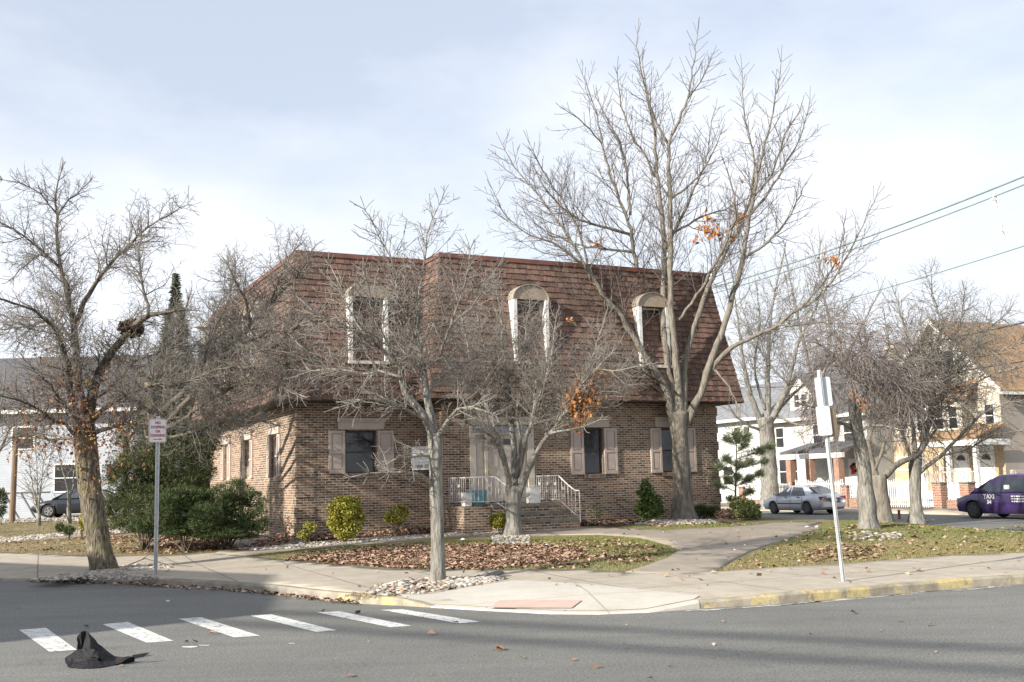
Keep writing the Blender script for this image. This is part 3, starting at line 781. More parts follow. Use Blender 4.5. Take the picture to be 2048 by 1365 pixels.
# railings
def railing(side, t0):
    m = MB(); zr = 1.88; zl = 1.24
    t1 = t0
    def hz(ta, tb, n): # level part along the front edge of the landing
        pass
    pts = ([(4.02, -2.28, zr), (4.73, -2.28, zr), (4.80, -2.38, zr), (5.02, -2.72, 1.60), (5.12, -2.95, 1.45), (5.2, -3.0, 1.45)] if side < 0 else
           [(6.03, -2.2, zr), (6.70, -2.30, zr), (6.74, -2.38, zr), (6.86, -2.68, 1.62), (6.95, -2.92, 1.46), (7.02, -3.02, 1.46)])
    low = [(p[0], p[1], z) for p, z in zip(pts, (1.22, 1.22, 1.22, .98, .80, .78))]
    if side > 0: pts = [(6.70, -1.15, zr)] + pts[1:]; low = [(6.70, -1.15, 1.24)] + low[1:]
    else: pts = [(3.98, -1.12, zr), (3.98, -2.24, zr)] + pts[1:]; low = [(3.98, -1.12, 1.24), (3.98, -2.24, 1.24)] + low[1:]
    P = [W(*p) for p in pts]; Lw = [W(*p) for p in low]
    m.tube(P, .020, 6); m.tube(Lw, .012, 6)
    for i in range(len(P) - 1):
        L = (P[i + 1] - P[i]).length; k = max(1, int(L / .115))
        for q in range(k + (1 if i == len(P) - 2 else 0)):
            t = q / k; a, b = P[i].lerp(P[i + 1], t), Lw[i].lerp(Lw[i + 1], t)
            m.tube([a, b], .008, 5)
        for q in range(k):
            if q % 4 == 1 and L > .4:   # scroll ornament
                c = (P[i].lerp(P[i + 1], (q + .5) / k) + Lw[i].lerp(Lw[i + 1], (q + .5) / k)) / 2
                d = (P[i + 1] - P[i]); d.z = 0; d.normalize()
                for s in (-1, 1):
                    for zz in (-1, 1):
                        sp = [c + d * (s * (.045 - .004 * a) * math.cos(a * .9)) + Vector((0, 0, zz * (.10 + (.05 - .003 * a) * math.sin(a * .9)))) for a in range(8)]
                        m.tube(sp, .007, 4)
    for k in (-1, -3):
        a = P[k]; z = .60 if k == -1 else 1.1
        m.tube([a, Vector((a.x, a.y, z))], .014, 6)
    m.build('railing', M['rail'], ST)
railing(-1, 4); railing(1, 6.7)
# things on the stoop
p = W(4.42, -2.0, 1.125)
m = MB(); N = 20
def pot_rings(rs): 
    return rs
for (z0, z1, r0, r1) in ((0, .05, .20, .22), (.05, .10, .22, .25), (.10, .42, .26, .27)):
    ring0 = [p + Vector((r0 * math.cos(6.283 * a / N), r0 * math.sin(6.283 * a / N), z0)) for a in range(N)]; ring1 = [p + Vector((r1 * math.cos(6.283 * a / N), r1 * math.sin(6.283 * a / N), z1)) for a in range(N)]
    for a in range(N):
        k = 1.0 if a % 2 else .955
        m.face([ring0[a], ring0[(a + 1) % N], ring1[(a + 1) % N], ring1[a]])
m.face([p + Vector((.27 * math.cos(6.283 * a / N), .27 * math.sin(6.283 * a / N), .40)) for a in range(N)])
tag(m.build('plant_pot', M['teal']), 'teal ribbed plastic tub behind the left railing of the stoop', 'pot')
m = MB(); m.box((4.0, -2.15, 1.125), (4.20, -1.9, 1.45)); m.box((3.99, -2.16, 1.45), (4.21, -1.89, 1.48)); tag(m.build('white_bin', M['white']), 'small white plastic bin beside the teal tub', 'bin')
m = MB(); m.box((6.02, -2.05, 1.145), (6.33, -1.8, 1.58)); q = MB()
wb = m.build('white_box', M['white']); tag(wb, 'tall white open box on the landing right of the door', 'box')
m = MB(); m.tube([W(6.04, -2.06, 1.58), W(6.17, -2.1, 1.62), W(6.31, -2.06, 1.575)], .008, 5); attach_o = m.build('box_handle', M['rail'], None); attach_o.parent = wb
# wall sign
SG = thing('wall_sign', 'white rectangular notice board with phone number on the brick wall', 'sign', W(3.6, -.05, 2.5))
SA = math.radians(-24); sd = (uu * math.cos(SA) + vv * math.sin(SA)).normalized(); sn_ = sd.cross(Vector((0, 0, 1)))
fsg = lambda a, b, z: W(3.30, -.10, z) + sd * a - sn_ * b
m = MB(); m.box((0, -.03, 2.14), (.76, .03, 2.80), fsg); m.build('board', M['sign_white'], SG)
m = MB(); m.box((.1, .03, 2.3), (.14, .12, 2.34), fsg); m.build('bracket', M['galv'], SG)
def text(s, origin, dx, dy, size, mat, parent, name='lettering', ext=.002, align='CENTER', xs=1.0, bold=.0):
    c = bpy.data.curves.new('txt', 'FONT'); c.body = s; c.size = size; c.extrude = ext; c.align_x = align; c.align_y = 'CENTER'; c.offset = bold
    o = bpy.data.objects.new('txt', c); COL.objects.link(o)
    dg = bpy.context.evaluated_depsgraph_get(); me = bpy.data.meshes.new_from_object(o.evaluated_get(dg))
    bpy.data.objects.remove(o); dx = Vector(dx).normalized(); dy = Vector(dy).normalized(); dz = dx.cross(dy)
    mt = Matrix(((dx.x * xs, dy.x, dz.x, origin[0]), (dx.y * xs, dy.y, dz.y, origin[1]), (dx.z * xs, dy.z, dz.z, origin[2]), (0, 0, 0, 1)))
    me.transform(mt); return mesh_obj(name, me, mat, parent)
text('908 352-17', fsg(.40, -.034, 2.235), sd, (0, 0, 1), .125, M['ink'], SG, name='phone_lettering', bold=.002)
m = MB()
for z, x0, x1 in ((2.70, .2, .55), (2.655, .14, .62), (2.61, .22, .66)):
    x = x0; m = MB()
    while x < x1:
        w = U_(.02, .06); m.box((x, -.034, z - .012), (x + w, -.03, z + .012), fsg); x += w + .015
    m.build('faded_line', M['ink_faint'], SG)
for z in (2.45, 2.36):
    x = .08; m = MB()
    while x < .68:
        w = U_(.015, .05); m.box((x, -.033, z - .009), (x + w, -.03, z + .009), fsg); x += w + .014
    m.build('faded_line', M['ink_faint'], SG)
# ------------------------------------------------------------------ trees
class TG:
    def __init__(s, seed, dens=1.0):
        s.dens = dens; s.r = random.Random(seed); s.pl = []   # twigs polylines (pts, radii)
        s.tips = []
    def perp(s, d, phi):
        a = Vector((0, 0, 1)) if abs(d.z) < .9 else Vector((1, 0, 0))
        x = d.cross(a).normalized(); y = d.cross(x); return x * math.cos(phi) + y * math.sin(phi)
    def grow(s, p, d, L, r, lv, K):
        """K: dict of per-level params"""
        k = K[lv]; r_ = s.r
        seg = k['seg']; n = max(2, int(L / seg + .5)); pts = [p.copy()]; rad = [r]
        d = d.normalized(); phi = r_.random() * 6.283; acc = r_.random() * k.get('gap', 1)
        wob = k['wob']; trop = k['trop']
        for i in range(n):
            d = d + Vector((r_.uniform(-wob, wob), r_.uniform(-wob, wob), r_.uniform(-wob, wob) + trop)); d.normalize()
            p = p + d * (L / n); pts.append(p.copy()); t = (i + 1) / n; rr = max(k['rmin'], r * (1 - t * .75)); rad.append(rr)
            if lv + 1 < len(K):
                acc += L / n
                while acc > k['gap'] and t > .1:
                    acc -= k['gap']; phi += 2.4 + r_.uniform(-.5, .5)
                    ang = math.radians(r_.uniform(*k['ang'])); cd = d * math.cos(ang) + s.perp(d, phi) * math.sin(ang)
                    cL = L * r_.uniform(*k['len']) * (1.15 - .6 * t)
                    cL = min(cL, k.get('maxl', 9))
                    if cL > k.get('minl', .08): s.grow(p.copy(), cd, cL, max(K[lv + 1]['rmin'], rr * .6), lv + 1, K)
        s.pl.append((pts, rad, lv)); s.tips.append(pts[-1])
    def limb(s, pts, radii, K, f0=.15, gap=.35, Lr=(.8, 1.6), ang=(30, 65), r0=None, taperlen=.5, jit=.03, tropl=0.0):
        """pts world polyline; adds subdivided wavy limb to list; spawn level-0 children"""
        r_ = s.r; P = []; R = []
        # catmull subdivision
        n = len(pts)
        for i in range(n - 1):
            a = pts[max(i - 1, 0)]; b = pts[i]; c = pts[i + 1]; e = pts[min(i + 2, n - 1)]
            k = max(1, int((c - b).length / .22))
            for q in range(k):
                t = q / k; t2 = t * t; t3 = t2 * t
                v = ((b * 2) + (c - a) * t + (a * 2 - b * 5 + c * 4 - e) * t2 + (b * 3 - a - c * 3 + e) * t3) * .5
                rr = radii[i] + (radii[i + 1] - radii[i]) * t
                if P: v = v + Vector((r_.uniform(-1, 1), r_.uniform(-1, 1), r_.uniform(-1, 1))) * jit * min(1, .3 + .05 / max(rr, .01))
                P.append(v); R.append(rr)
        P.append(pts[-1]); R.append(radii[-1])
        gap = gap * .56 / s.dens
        tot = sum((P[i + 1] - P[i]).length for i in range(len(P) - 1)); acc = 0; run = 0; phi = r_.random() * 6
        for i in range(len(P) - 1):
            L = (P[i + 1] - P[i]).length; run += L; t = run / tot
            if t < f0: continue
            acc += L
            while acc > gap:
                acc -= gap; phi += 2.4 + r_.uniform(-.6, .6); d = (P[i + 1] - P[i]).normalized()
                a = math.radians(r_.uniform(*ang)); cd = d * math.cos(a) + s.perp(d, phi) * math.sin(a); cd.z += tropl
                cL = r_.uniform(*Lr) * (1.1 - taperlen * t) * (1 - .55 * max(0, t - .6) / .4)
                s.grow(P[i + 1].copy(), cd, cL, max(K[0]['rmin'], min(R[i] * .45, .007 + cL * .0065)), 0, K)
        # continue from the tip
        d = (P[-1] - P[-2]).normalized()
        s.grow(P[-1].copy(), d, Lr[1] * .28, max(R[-1], K[0]['rmin']), 0, K)
        return P, R
def tubes_np(polys, sides):
    """polys: list of (pts, radii); returns V,F"""
    from collections import defaultdict
    g = defaultdict(list)
    for p, r in polys: g[len(p)].append((p, r))
    VV = []; FF = []; off = 0
    ang = np.arange(sides) * 2 * np.pi / sides
    for m, L in g.items():
        P = np.array([[tuple(q) for q in p] for p, r in L], np.float32); R = np.array([r for p, r in L], np.float32)
        D = np.empty_like(P); D[:, 1:-1] = P[:, 2:] - P[:, :-2]; D[:, 0] = P[:, 1] - P[:, 0]; D[:, -1] = P[:, -1] - P[:, -2]
        D /= np.linalg.norm(D, axis=2, keepdims=True) + 1e-9
        ref = np.zeros_like(P); mean = D.mean(axis=1); k = np.argmin(np.abs(mean), axis=1)
        ref[np.arange(len(L)), :, k] = 1
        X = np.cross(D, ref); X /= np.linalg.norm(X, axis=2, keepdims=True) + 1e-9; Y = np.cross(D, X)
        V = P[:, :, None, :] + (X[:, :, None, :] * np.cos(ang)[None, None, :, None] + Y[:, :, None, :] * np.sin(ang)[None, None, :, None]) * R[:, :, None, None]
        n = len(L); VV.append(V.reshape(-1, 3))
        i = np.arange(n)[:, None, None] * (m * sides); j = np.arange(m - 1)[None, :, None] * sides; q = np.arange(sides)[None, None, :]; q2 = (q + 1) % sides
        a = off + i + j + q; b = off + i + j + q2; c = b + sides; d = a + sides
        FF.append(np.stack([a + 0 * b, b + 0 * a, c, d], -1).reshape(-1, 4)); off += n * m * sides
    return np.concatenate(VV), np.concatenate(FF)
def lumpy(o, amp, seed, fr=6.0):
    co = np.empty(len(o.data.vertices) * 3, np.float32); o.data.vertices.foreach_get('co', co); co = co.reshape(-1, 3)
    o.data.update()
    nr = np.empty(len(o.data.vertices) * 3, np.float32); o.data.vertices.foreach_get('normal', nr); nr = nr.reshape(-1, 3)
    for i in range(len(co)):
        v = Vector(co[i]); k = noise.noise(Vector((v.x * fr + seed, v.y * fr, v.z * fr * .35))) + .5 * noise.noise(Vector((v.x * fr * 3, v.y * fr * 3 + seed, v.z * fr)))
        co[i] += nr[i] * amp * k
    o.data.vertices.foreach_set('co', co.ravel()); o.data.update()
def tree(name, label, base_px, Y, trunk, limbs, K, mat, tmat, seed, group=None, depth_dir=None, twig_min=None, leaves=None, scale_px=None, basez=None, limbmat=None, subs=None, dens=1.0):
    """trunk: [(px,py,width_px)]; limbs: list of dict(p=[(px,py,w)...], dy=end depth offset, ...)"""
    tg = TG(seed, dens); root = atY(base_px[0], base_px[1], Y)
    T = thing(name, label, 'tree', root, group)
    def wpt(px, py, yy): return atY(px, py, yy)
    ppm = FL / Y
    P = [wpt(a, b, Y) for a, b, w in trunk]; R = [w / 2 / ppm for a, b, w in trunk]
    P.insert(0, P[0] - Vector((0, 0, .35))); R.insert(0, R[0] * 1.12)
    pp = []; rr = []
    for i in range(len(P) - 1):
        k = max(1, int((P[i + 1] - P[i]).length / .10))
        for q in range(k): pp.append(P[i].lerp(P[i + 1], q / k)); rr.append(R[i] + (R[i + 1] - R[i]) * q / k)
    pp.append(P[-1]); rr.append(R[-1])
    # smooth
    for _ in range(3):
        pp = [pp[0]] + [(pp[i - 1] + pp[i] * 2 + pp[i + 1]) / 4 for i in range(1, len(pp) - 1)] + [pp[-1]]
        rr = [rr[0]] + [(rr[i - 1] + rr[i] * 2 + rr[i + 1]) / 4 for i in range(1, len(rr) - 1)] + [rr[-1]]
    m = MB(); m.tube(pp, rr, 20)
    limbpolys = []
    for lb in limbs:
        pts = lb['p']; n = len(pts); y0 = Y + lb.get('y0', 0); dy = lb.get('dy', 0)
        acc = [0]
        for i in range(1, n): acc.append(acc[-1] + math.hypot(pts[i][0] - pts[i - 1][0], pts[i][1] - pts[i - 1][1]))
        pw = [wpt(a, b, y0 + dy * (acc[i] / acc[-1]) ** lb.get('pw', 1.0)) for i, (a, b, w) in enumerate(pts)]
        rw = [max(.006, w * (.80 if w > 12 else .68) / 2 / ppm) for a, b, w in pts]
        a = dict(f0=.15, gap=.35, Lr=(.8, 1.6)); a.update({k: v for k, v in lb.items() if k in ('f0', 'gap', 'Lr', 'ang', 'taperlen', 'tropl', 'jit')})
        lp, lr = tg.limb(pw, rw, K, **a); limbpolys.append((lp, lr))
    lm = MB()
    tr = m.build('trunk', tmat, T, True); lumpy(tr, rr[len(rr) // 2] * .13, seed)
    for lp, lr in limbpolys: lm.tube(lp, lr, 9)
    lo = lm.build('limbs', limbmat or tmat, T, True)
    big = [(p, r) for p, r, lv in tg.pl if lv == 0]; small = [(p, r) for p, r, lv in tg.pl if lv > 0]
    V, F = tubes_np(big, 5)
    if small:
        V2, F2 = tubes_np(small, 3); F2 = F2 + len(V); V = np.concatenate([V, V2]); F = np.concatenate([F, F2])
    np_mesh('crown', V, F, mat, T, True)
    print(name, 'twigs', len(tg.pl), 'faces', len(F))
    if leaves:
        for (lname, lmat, blobs, size) in leaves:
            VV = []; FF = []
            for (px, py, rx, ry, n, dyo) in blobs:
                c = atY(px, py, Y + dyo); sx = rx / ppm; sz = ry / ppm
                for _ in range(n):
                    q = c + Vector((tg.r.gauss(0, .45) * sx, tg.r.gauss(0, .45) * sx, tg.r.gauss(0, .45) * sz))
                    leaf_add(VV, FF, q, size * tg.r.uniform(.6, 1.2), tg.r, droop=True)
            np_mesh(lname, VV, FF, lmat, T)
    return T, tg
def leaf_add(V, F, p, s, r, droop=False, flat=None, lift=0.0):
    b = len(V)
    if flat is not None:
        a = r.random() * 6.283; d = Vector((math.cos(a), math.sin(a), r.uniform(-.25, .45) * (1 if not lift else lift))).normalized(); up = Vector((r.uniform(-.5, .5), r.uniform(-.5, .5), 1)).normalized()
    elif droop:
        d = Vector((r.uniform(-1, 1), r.uniform(-1, 1), r.uniform(-1.6, .2))).normalized(); up = Vector((r.uniform(-1, 1), r.uniform(-1, 1), r.uniform(-1, 1))).normalized()
    else:
        d = Vector((r.uniform(-1, 1), r.uniform(-1, 1), r.uniform(-1, 1))).normalized(); up = Vector((r.uniform(-1, 1), r.uniform(-1, 1), r.uniform(-1, 1))).normalized()
    x = d.cross(up)
    if x.length < 1e-3: x = Vector((1, 0, 0))
    x.normalize(); n = x.cross(d); h = s * r.uniform(.28, .45); cu = s * r.uniform(.05, .3)
    c = p; V.extend([tuple(c - d * s * .5), tuple(c + x * h + n * cu), tuple(c + d * s * .55), tuple(c - x * h + n * cu)])
    F.append((b, b + 1, b + 2, b + 3))
# twig habits
K_pear = [dict(seg=.15, wob=.30, trop=.04, gap=.105, ang=(35, 75), len=(.28, .5), rmin=.0055, maxl=.9, minl=.12),
          dict(seg=.085, wob=.36, trop=.02, gap=.075, ang=(35, 80), len=(.3, .55), rmin=.0040, maxl=.40, minl=.06),
          dict(seg=.06, wob=.30, trop=.02, gap=9, ang=(30, 70), len=(.4, .6), rmin=.0032)]
K_oak = [dict(seg=.25, wob=.12, trop=.10, gap=.20, ang=(28, 50), len=(.3, .5), rmin=.0075, maxl=1.6, minl=.25),
         dict(seg=.16, wob=.13, trop=.09, gap=.13, ang=(28, 52), len=(.35, .6), rmin=.0055, maxl=.7, minl=.12),
         dict(seg=.12, wob=.12, trop=.07, gap=9, ang=(30, 50), len=(.3, .5), rmin=.0042)]
K_far = [dict(seg=.35, wob=.16, trop=.05, gap=.22, ang=(25, 55), len=(.35, .55), rmin=.010, maxl=2.2, minl=.3),
         dict(seg=.22, wob=.18, trop=.03, gap=.17, ang=(28, 60), len=(.35, .6), rmin=.008, maxl=.9, minl=.2),
         dict(seg=.2, wob=.16, trop=.0, gap=9, ang=(30, 50), len=(.3, .5), rmin=.0065)]
K_weep = [dict(seg=.2, wob=.16, trop=-.16, gap=.10, ang=(30, 70), len=(.4, .7), rmin=.007, maxl=1.6, minl=.25),
          dict(seg=.15, wob=.10, trop=-.26, gap=.14, ang=(25, 50), len=(.35, .6), rmin=.0050, maxl=.8, minl=.15),
          dict(seg=.15, wob=.08, trop=-.3, gap=9, ang=(20, 40), len=(.3, .5), rmin=.0042)]
def D(p, dy=0, **k): d = dict(p=p, dy=dy); d.update(k); return d
# T1 big leaning maple at the left kerb
Yt = 22.9
tree('leaning_tree', 'bare tree with thick mossy leaning trunk and few red leaves at the left kerb', (208, 1138), Yt,
     [(208, 1139, 54), (203, 1125, 50), (196, 1080, 46), (186, 1020, 44), (178, 960, 44), (173, 910, 44), (170, 870, 46), (168, 845, 40)],
     [D([(160, 880, 24), (154, 840, 22), (142, 790, 18), (136, 730, 15), (126, 690, 13), (105, 652, 12), (85, 635, 9), (40, 610, 6), (-10, 598, 4)], -2.0, f0=.2, gap=.22, Lr=(.8, 1.7)),
      D([(168, 880, 26), (164, 830, 22), (158, 760, 20), (152, 700, 18), (146, 640, 17), (135, 575, 14), (122, 535, 12), (117, 490, 10), (115, 430, 7), (110, 385, 5), (122, 345, 3)], 1.0, f0=.25, gap=.20, Lr=(.6, 1.3), taperlen=.3),
      D([(174, 880, 30), (180, 820, 26), (188, 770, 24), (212, 720, 20), (238, 684, 18), (264, 655, 16), (296, 632, 13), (345, 626, 8), (372, 620, 5)], -1.2, f0=.2, gap=.20, Lr=(.7, 1.5)),
      D([(150, 650, 15), (165, 605, 13), (190, 570, 12), (213, 535, 11), (240, 510, 9), (275, 475, 7), (320, 440, 4), (375, 410, 2)], -.8, y0=.5, f0=.2, gap=.17, Lr=(.6, 1.2), taperlen=.2),
      D([(296, 634, 10), (290, 590, 8), (281, 550, 6), (279, 500, 5), (283, 455, 3)], .8, y0=-1, gap=.2, Lr=(.6, 1.2)),
      D([(119, 535, 9), (90, 508, 8), (50, 475, 6), (0, 448, 4), (-50, 430, 3)], -.5, y0=.6, gap=.17, Lr=(.5, 1.1)),
      D([(112, 530, 6), (80, 510, 5), (20, 560, 3)], 1.0, y0=.6, gap=.2, Lr=(.5, 1.0)),
      D([(112, 425, 5), (80, 390, 4), (40, 365, 3), (5, 360, 2)], -.6, y0=.9, gap=.13, Lr=(.4, .8)),
      D([(116, 430, 5), (140, 400, 4), (165, 375, 2), (180, 362, 2)], .6, y0=.9, gap=.13, Lr=(.4, .8)),
      D([(122, 345, 3), (125, 335, 2)], .0, y0=1, gap=.12, Lr=(.3, .7)),
      D([(140, 680, 10), (110, 640, 8), (60, 650, 6), (0, 660, 4), (-40, 650, 3)], 2.2, y0=-.5, gap=.2, Lr=(.7, 1.4)),
      D([(180, 850, 16), (205, 822, 13), (245, 795, 11), (300, 772, 9), (360, 765, 7), (430, 740, 4)], -2.2, f0=.2, gap=.2, Lr=(.8, 1.5)),
      D([(160, 880, 12), (130, 850, 9), (90, 830, 7), (40, 800, 5), (-20, 790, 3)], -1.8, f0=.15, gap=.17, Lr=(.7, 1.4)),
      D([(182, 870, 14), (215, 858, 11), (255, 845, 8), (300, 850, 5), (350, 835, 3)], -1.8, f0=.2, gap=.2, Lr=(.6, 1.2)),
      D([(165, 890, 10), (140, 880, 8), (100, 880, 6), (50, 870, 4), (10, 880, 2)], 1.5, f0=.2, gap=.17, Lr=(.6, 1.2)),
      D([(168, 860, 10), (120, 800, 7), (90, 760, 5), (60, 730, 3)], -2.5, f0=.2, gap=.2, Lr=(.6, 1.3)),
      D([(186, 800, 12), (240, 760, 8), (260, 730, 7), (330, 700, 5), (400, 690, 3)], 2.5, f0=.2, gap=.2, Lr=(.7, 1.4))],
     K_pear, M['twig_dark'], M['moss'], 11, limbmat=M['bark_dark'], dens=1.7,
     leaves=[('dead_leaves', M['leaf_red'], [(120, 780, 60, 80, 150, -1), (160, 890, 80, 50, 150, -1), (60, 880, 50, 60, 110, -1), (230, 870, 60, 60, 150, -1.5), (100, 720, 60, 50, 90, -.5), (200, 780, 60, 60, 110, .5), (250, 940, 60, 40, 50, -1), (170, 960, 60, 30, 30, -1), (140, 830, 110, 110, 330, -1.2), (90, 760, 80, 90, 120, 0), (220, 820, 80, 90, 160, -1)], .075)])
# squirrel nest in it
V = []; F = []; rr_ = random.Random(3)
c0 = atY(262, 657, Yt - .7)
for i in range(900):
    d = Vector((rr_.gauss(0, 1), rr_.gauss(0, 1), rr_.gauss(0, .8))).normalized() * rr_.uniform(.3, 1) ** .5
    leaf_add(V, F, c0 + Vector((d.x * .26, d.y * .24, d.z * .20)), .09, rr_)
tag(np_mesh('squirrel_nest', V, F, island_mat('nest', [(0, (.05, .035, .025)), (1, (.16, .10, .07))])), 'dark clump of leaves and twigs lodged in the fork of the leaning tree', 'nest')
# T1b dark tree behind the yews
tree('dark_branched_tree', 'bare spreading tree with dark crooked limbs between the evergreens and the brick building', (303, 1045), 29.3,
     [(303, 1050, 26), (303, 960, 24), (304, 880, 22), (305, 800, 20), (302, 765, 18)],
     [D([(303, 790, 17), (302, 765, 16), (280, 742, 14), (250, 728, 12), (225, 712, 9), (205, 690, 6)], -.6, f0=.3, gap=.22, Lr=(.6, 1.2)),
      D([(304, 850, 18), (330, 815, 16), (375, 780, 15), (426, 720, 14), (470, 680, 12), (503, 650, 11), (533, 612, 9), (567, 583, 7), (600, 545, 4), (625, 500, 3)], -5.2, f0=.25, gap=.18, Lr=(.8, 1.6), taperlen=.3),
      D([(304, 870, 16), (350, 830, 15), (400, 770, 13), (459, 706, 11), (500, 680, 10), (528, 668, 8), (556, 660, 6), (590, 680, 4)], -6.0, f0=.3, gap=.18, Lr=(.8, 1.6)),
      D([(304, 870, 14), (350, 850, 12), (420, 800, 10), (480, 770, 8), (540, 770, 6), (600, 790, 4)], -6.4, f0=.3, gap=.18, Lr=(.9, 1.7)),
      D([(303, 770, 11), (330, 720, 9), (345, 690, 7), (365, 640, 5), (380, 590, 3)], -1.0, gap=.2, Lr=(.8, 1.5)),
      D([(400, 740, 10), (420, 680, 8), (450, 620, 6), (465, 560, 4), (470, 520, 3)], 1.0, y0=-3.8, gap=.18, Lr=(.7, 1.4), taperlen=.2),
      D([(503, 650, 9), (490, 600, 7), (470, 560, 5), (455, 530, 3)], -.5, y0=-4.2, gap=.17, Lr=(.6, 1.2), taperlen=.2),
      D([(540, 605, 7), (560, 560, 6), (575, 520, 4), (600, 490, 3)], .5, y0=-4.6, gap=.16, Lr=(.6, 1.2), taperlen=.2),
      D([(430, 720, 9), (500, 740, 7), (570, 730, 6), (640, 720, 4), (700, 700, 3)], -1.5, y0=-4.2, gap=.17, Lr=(.8, 1.5)),
      D([(304, 880, 12), (360, 870, 9), (430, 850, 7), (500, 840, 5), (560, 850, 3)], -5.6, f0=.3, gap=.2, Lr=(.7, 1.3)),
      D([(304, 830, 10), (270, 800, 8), (230, 800, 5)], -1.5, f0=.3, gap=.22, Lr=(.6, 1.2)),
      D([(480, 690, 8), (540, 700, 6), (600, 650, 5), (660, 640, 3)], -1.5, y0=-4.8, gap=.17, Lr=(.7, 1.4))],
     K_pear, M['twig'], M['bark_dark'], 12, dens=1.7)
# T2 slim tree in front
Y2 = 18.1
tree('slim_tree', 'bare slim grey tree standing in a bed of white stones at the corner kerb', (876, 1162), Y2,
     [(876, 1163, 34), (876, 1150, 29), (875, 1080, 26), (873, 1010, 25), (872, 985, 28), (872, 960, 25), (871, 910, 26), (870, 885, 30), (869, 868, 30)],
     [D([(872, 890, 22), (862, 862, 21), (846, 830, 19), (828, 806, 17), (812, 785, 15), (802, 755, 13), (798, 732, 12), (765, 700, 10), (733, 674, 8), (682, 650, 6), (632, 625, 4), (590, 590, 3)], -1.2, f0=.35, gap=.13, Lr=(.5, 1.15)),
      D([(870, 890, 24), (862, 840, 21), (852, 790, 18), (846, 750, 16), (838, 700, 13), (836, 640, 10), (841, 580, 8), (848, 520, 6), (854, 470, 4), (878, 410, 2)], .6, f0=.2, gap=.13, Lr=(.5, 1.1), taperlen=.2),
      D([(840, 732, 11), (860, 726, 10), (876, 716, 10), (887, 690, 9), (902, 655, 7), (915, 610, 5), (930, 560, 4), (940, 500, 3)], -.7, y0=.3, gap=.13, Lr=(.5, 1.0), taperlen=.2),
      D([(872, 880, 16), (882, 862, 14), (895, 840, 11), (915, 822, 9), (945, 818, 7), (985, 828, 4)], -.9, f0=.2, gap=.13, Lr=(.4, .9)),
      D([(872, 985, 14), (860, 968, 12), (840, 950, 10), (812, 943, 8), (780, 944, 6), (740, 950, 4), (700, 955, 3)], -.9, f0=.35, gap=.12, Lr=(.25, .6)),
      D([(868, 915, 9), (845, 912, 8), (822, 912, 6), (800, 918, 5), (770, 930, 3)], -.7, f0=.15, gap=.12, Lr=(.3, .7)),
      D([(848, 838, 10), (815, 815, 8), (770, 800, 6), (730, 800, 5), (680, 815, 3)], -1.0, y0=-.2, gap=.13, Lr=(.5, 1.0)),
      D([(802, 755, 9), (760, 745, 7), (710, 745, 6), (650, 740, 4), (600, 750, 3)], .9, y0=-.6, gap=.13, Lr=(.5, 1.1)),
      D([(836, 690, 8), (815, 640, 7), (795, 580, 5), (780, 520, 4), (760, 470, 3), (730, 420, 2)], -.9, y0=.3, gap=.13, Lr=(.4, .9), taperlen=.2),
      D([(733, 674, 6), (700, 620, 5), (680, 570, 3), (660, 530, 2)], .4, y0=-.9, gap=.13, Lr=(.4, .9)),
      D([(790, 720, 7), (760, 660, 6), (740, 600, 4), (725, 540, 3)], -1.0, y0=-.6, gap=.13, Lr=(.4, 1.0)),
      D([(855, 800, 8), (870, 770, 7), (900, 740, 5), (940, 720, 4), (980, 690, 3)], 1.0, y0=.1, gap=.13, Lr=(.5, 1.0)),
      D([(903, 650, 5), (940, 620, 4), (970, 570, 3), (1000, 530, 2)], -.4, y0=-.2, gap=.13, Lr=(.4, .8)),
      D([(850, 770, 7), (820, 730, 6), (800, 690, 4), (760, 640, 3)], 1.3, y0=.2, gap=.13, Lr=(.5, 1.0))],
     K_pear, M['twig'], M['bark_light'], 13, dens=1.3)
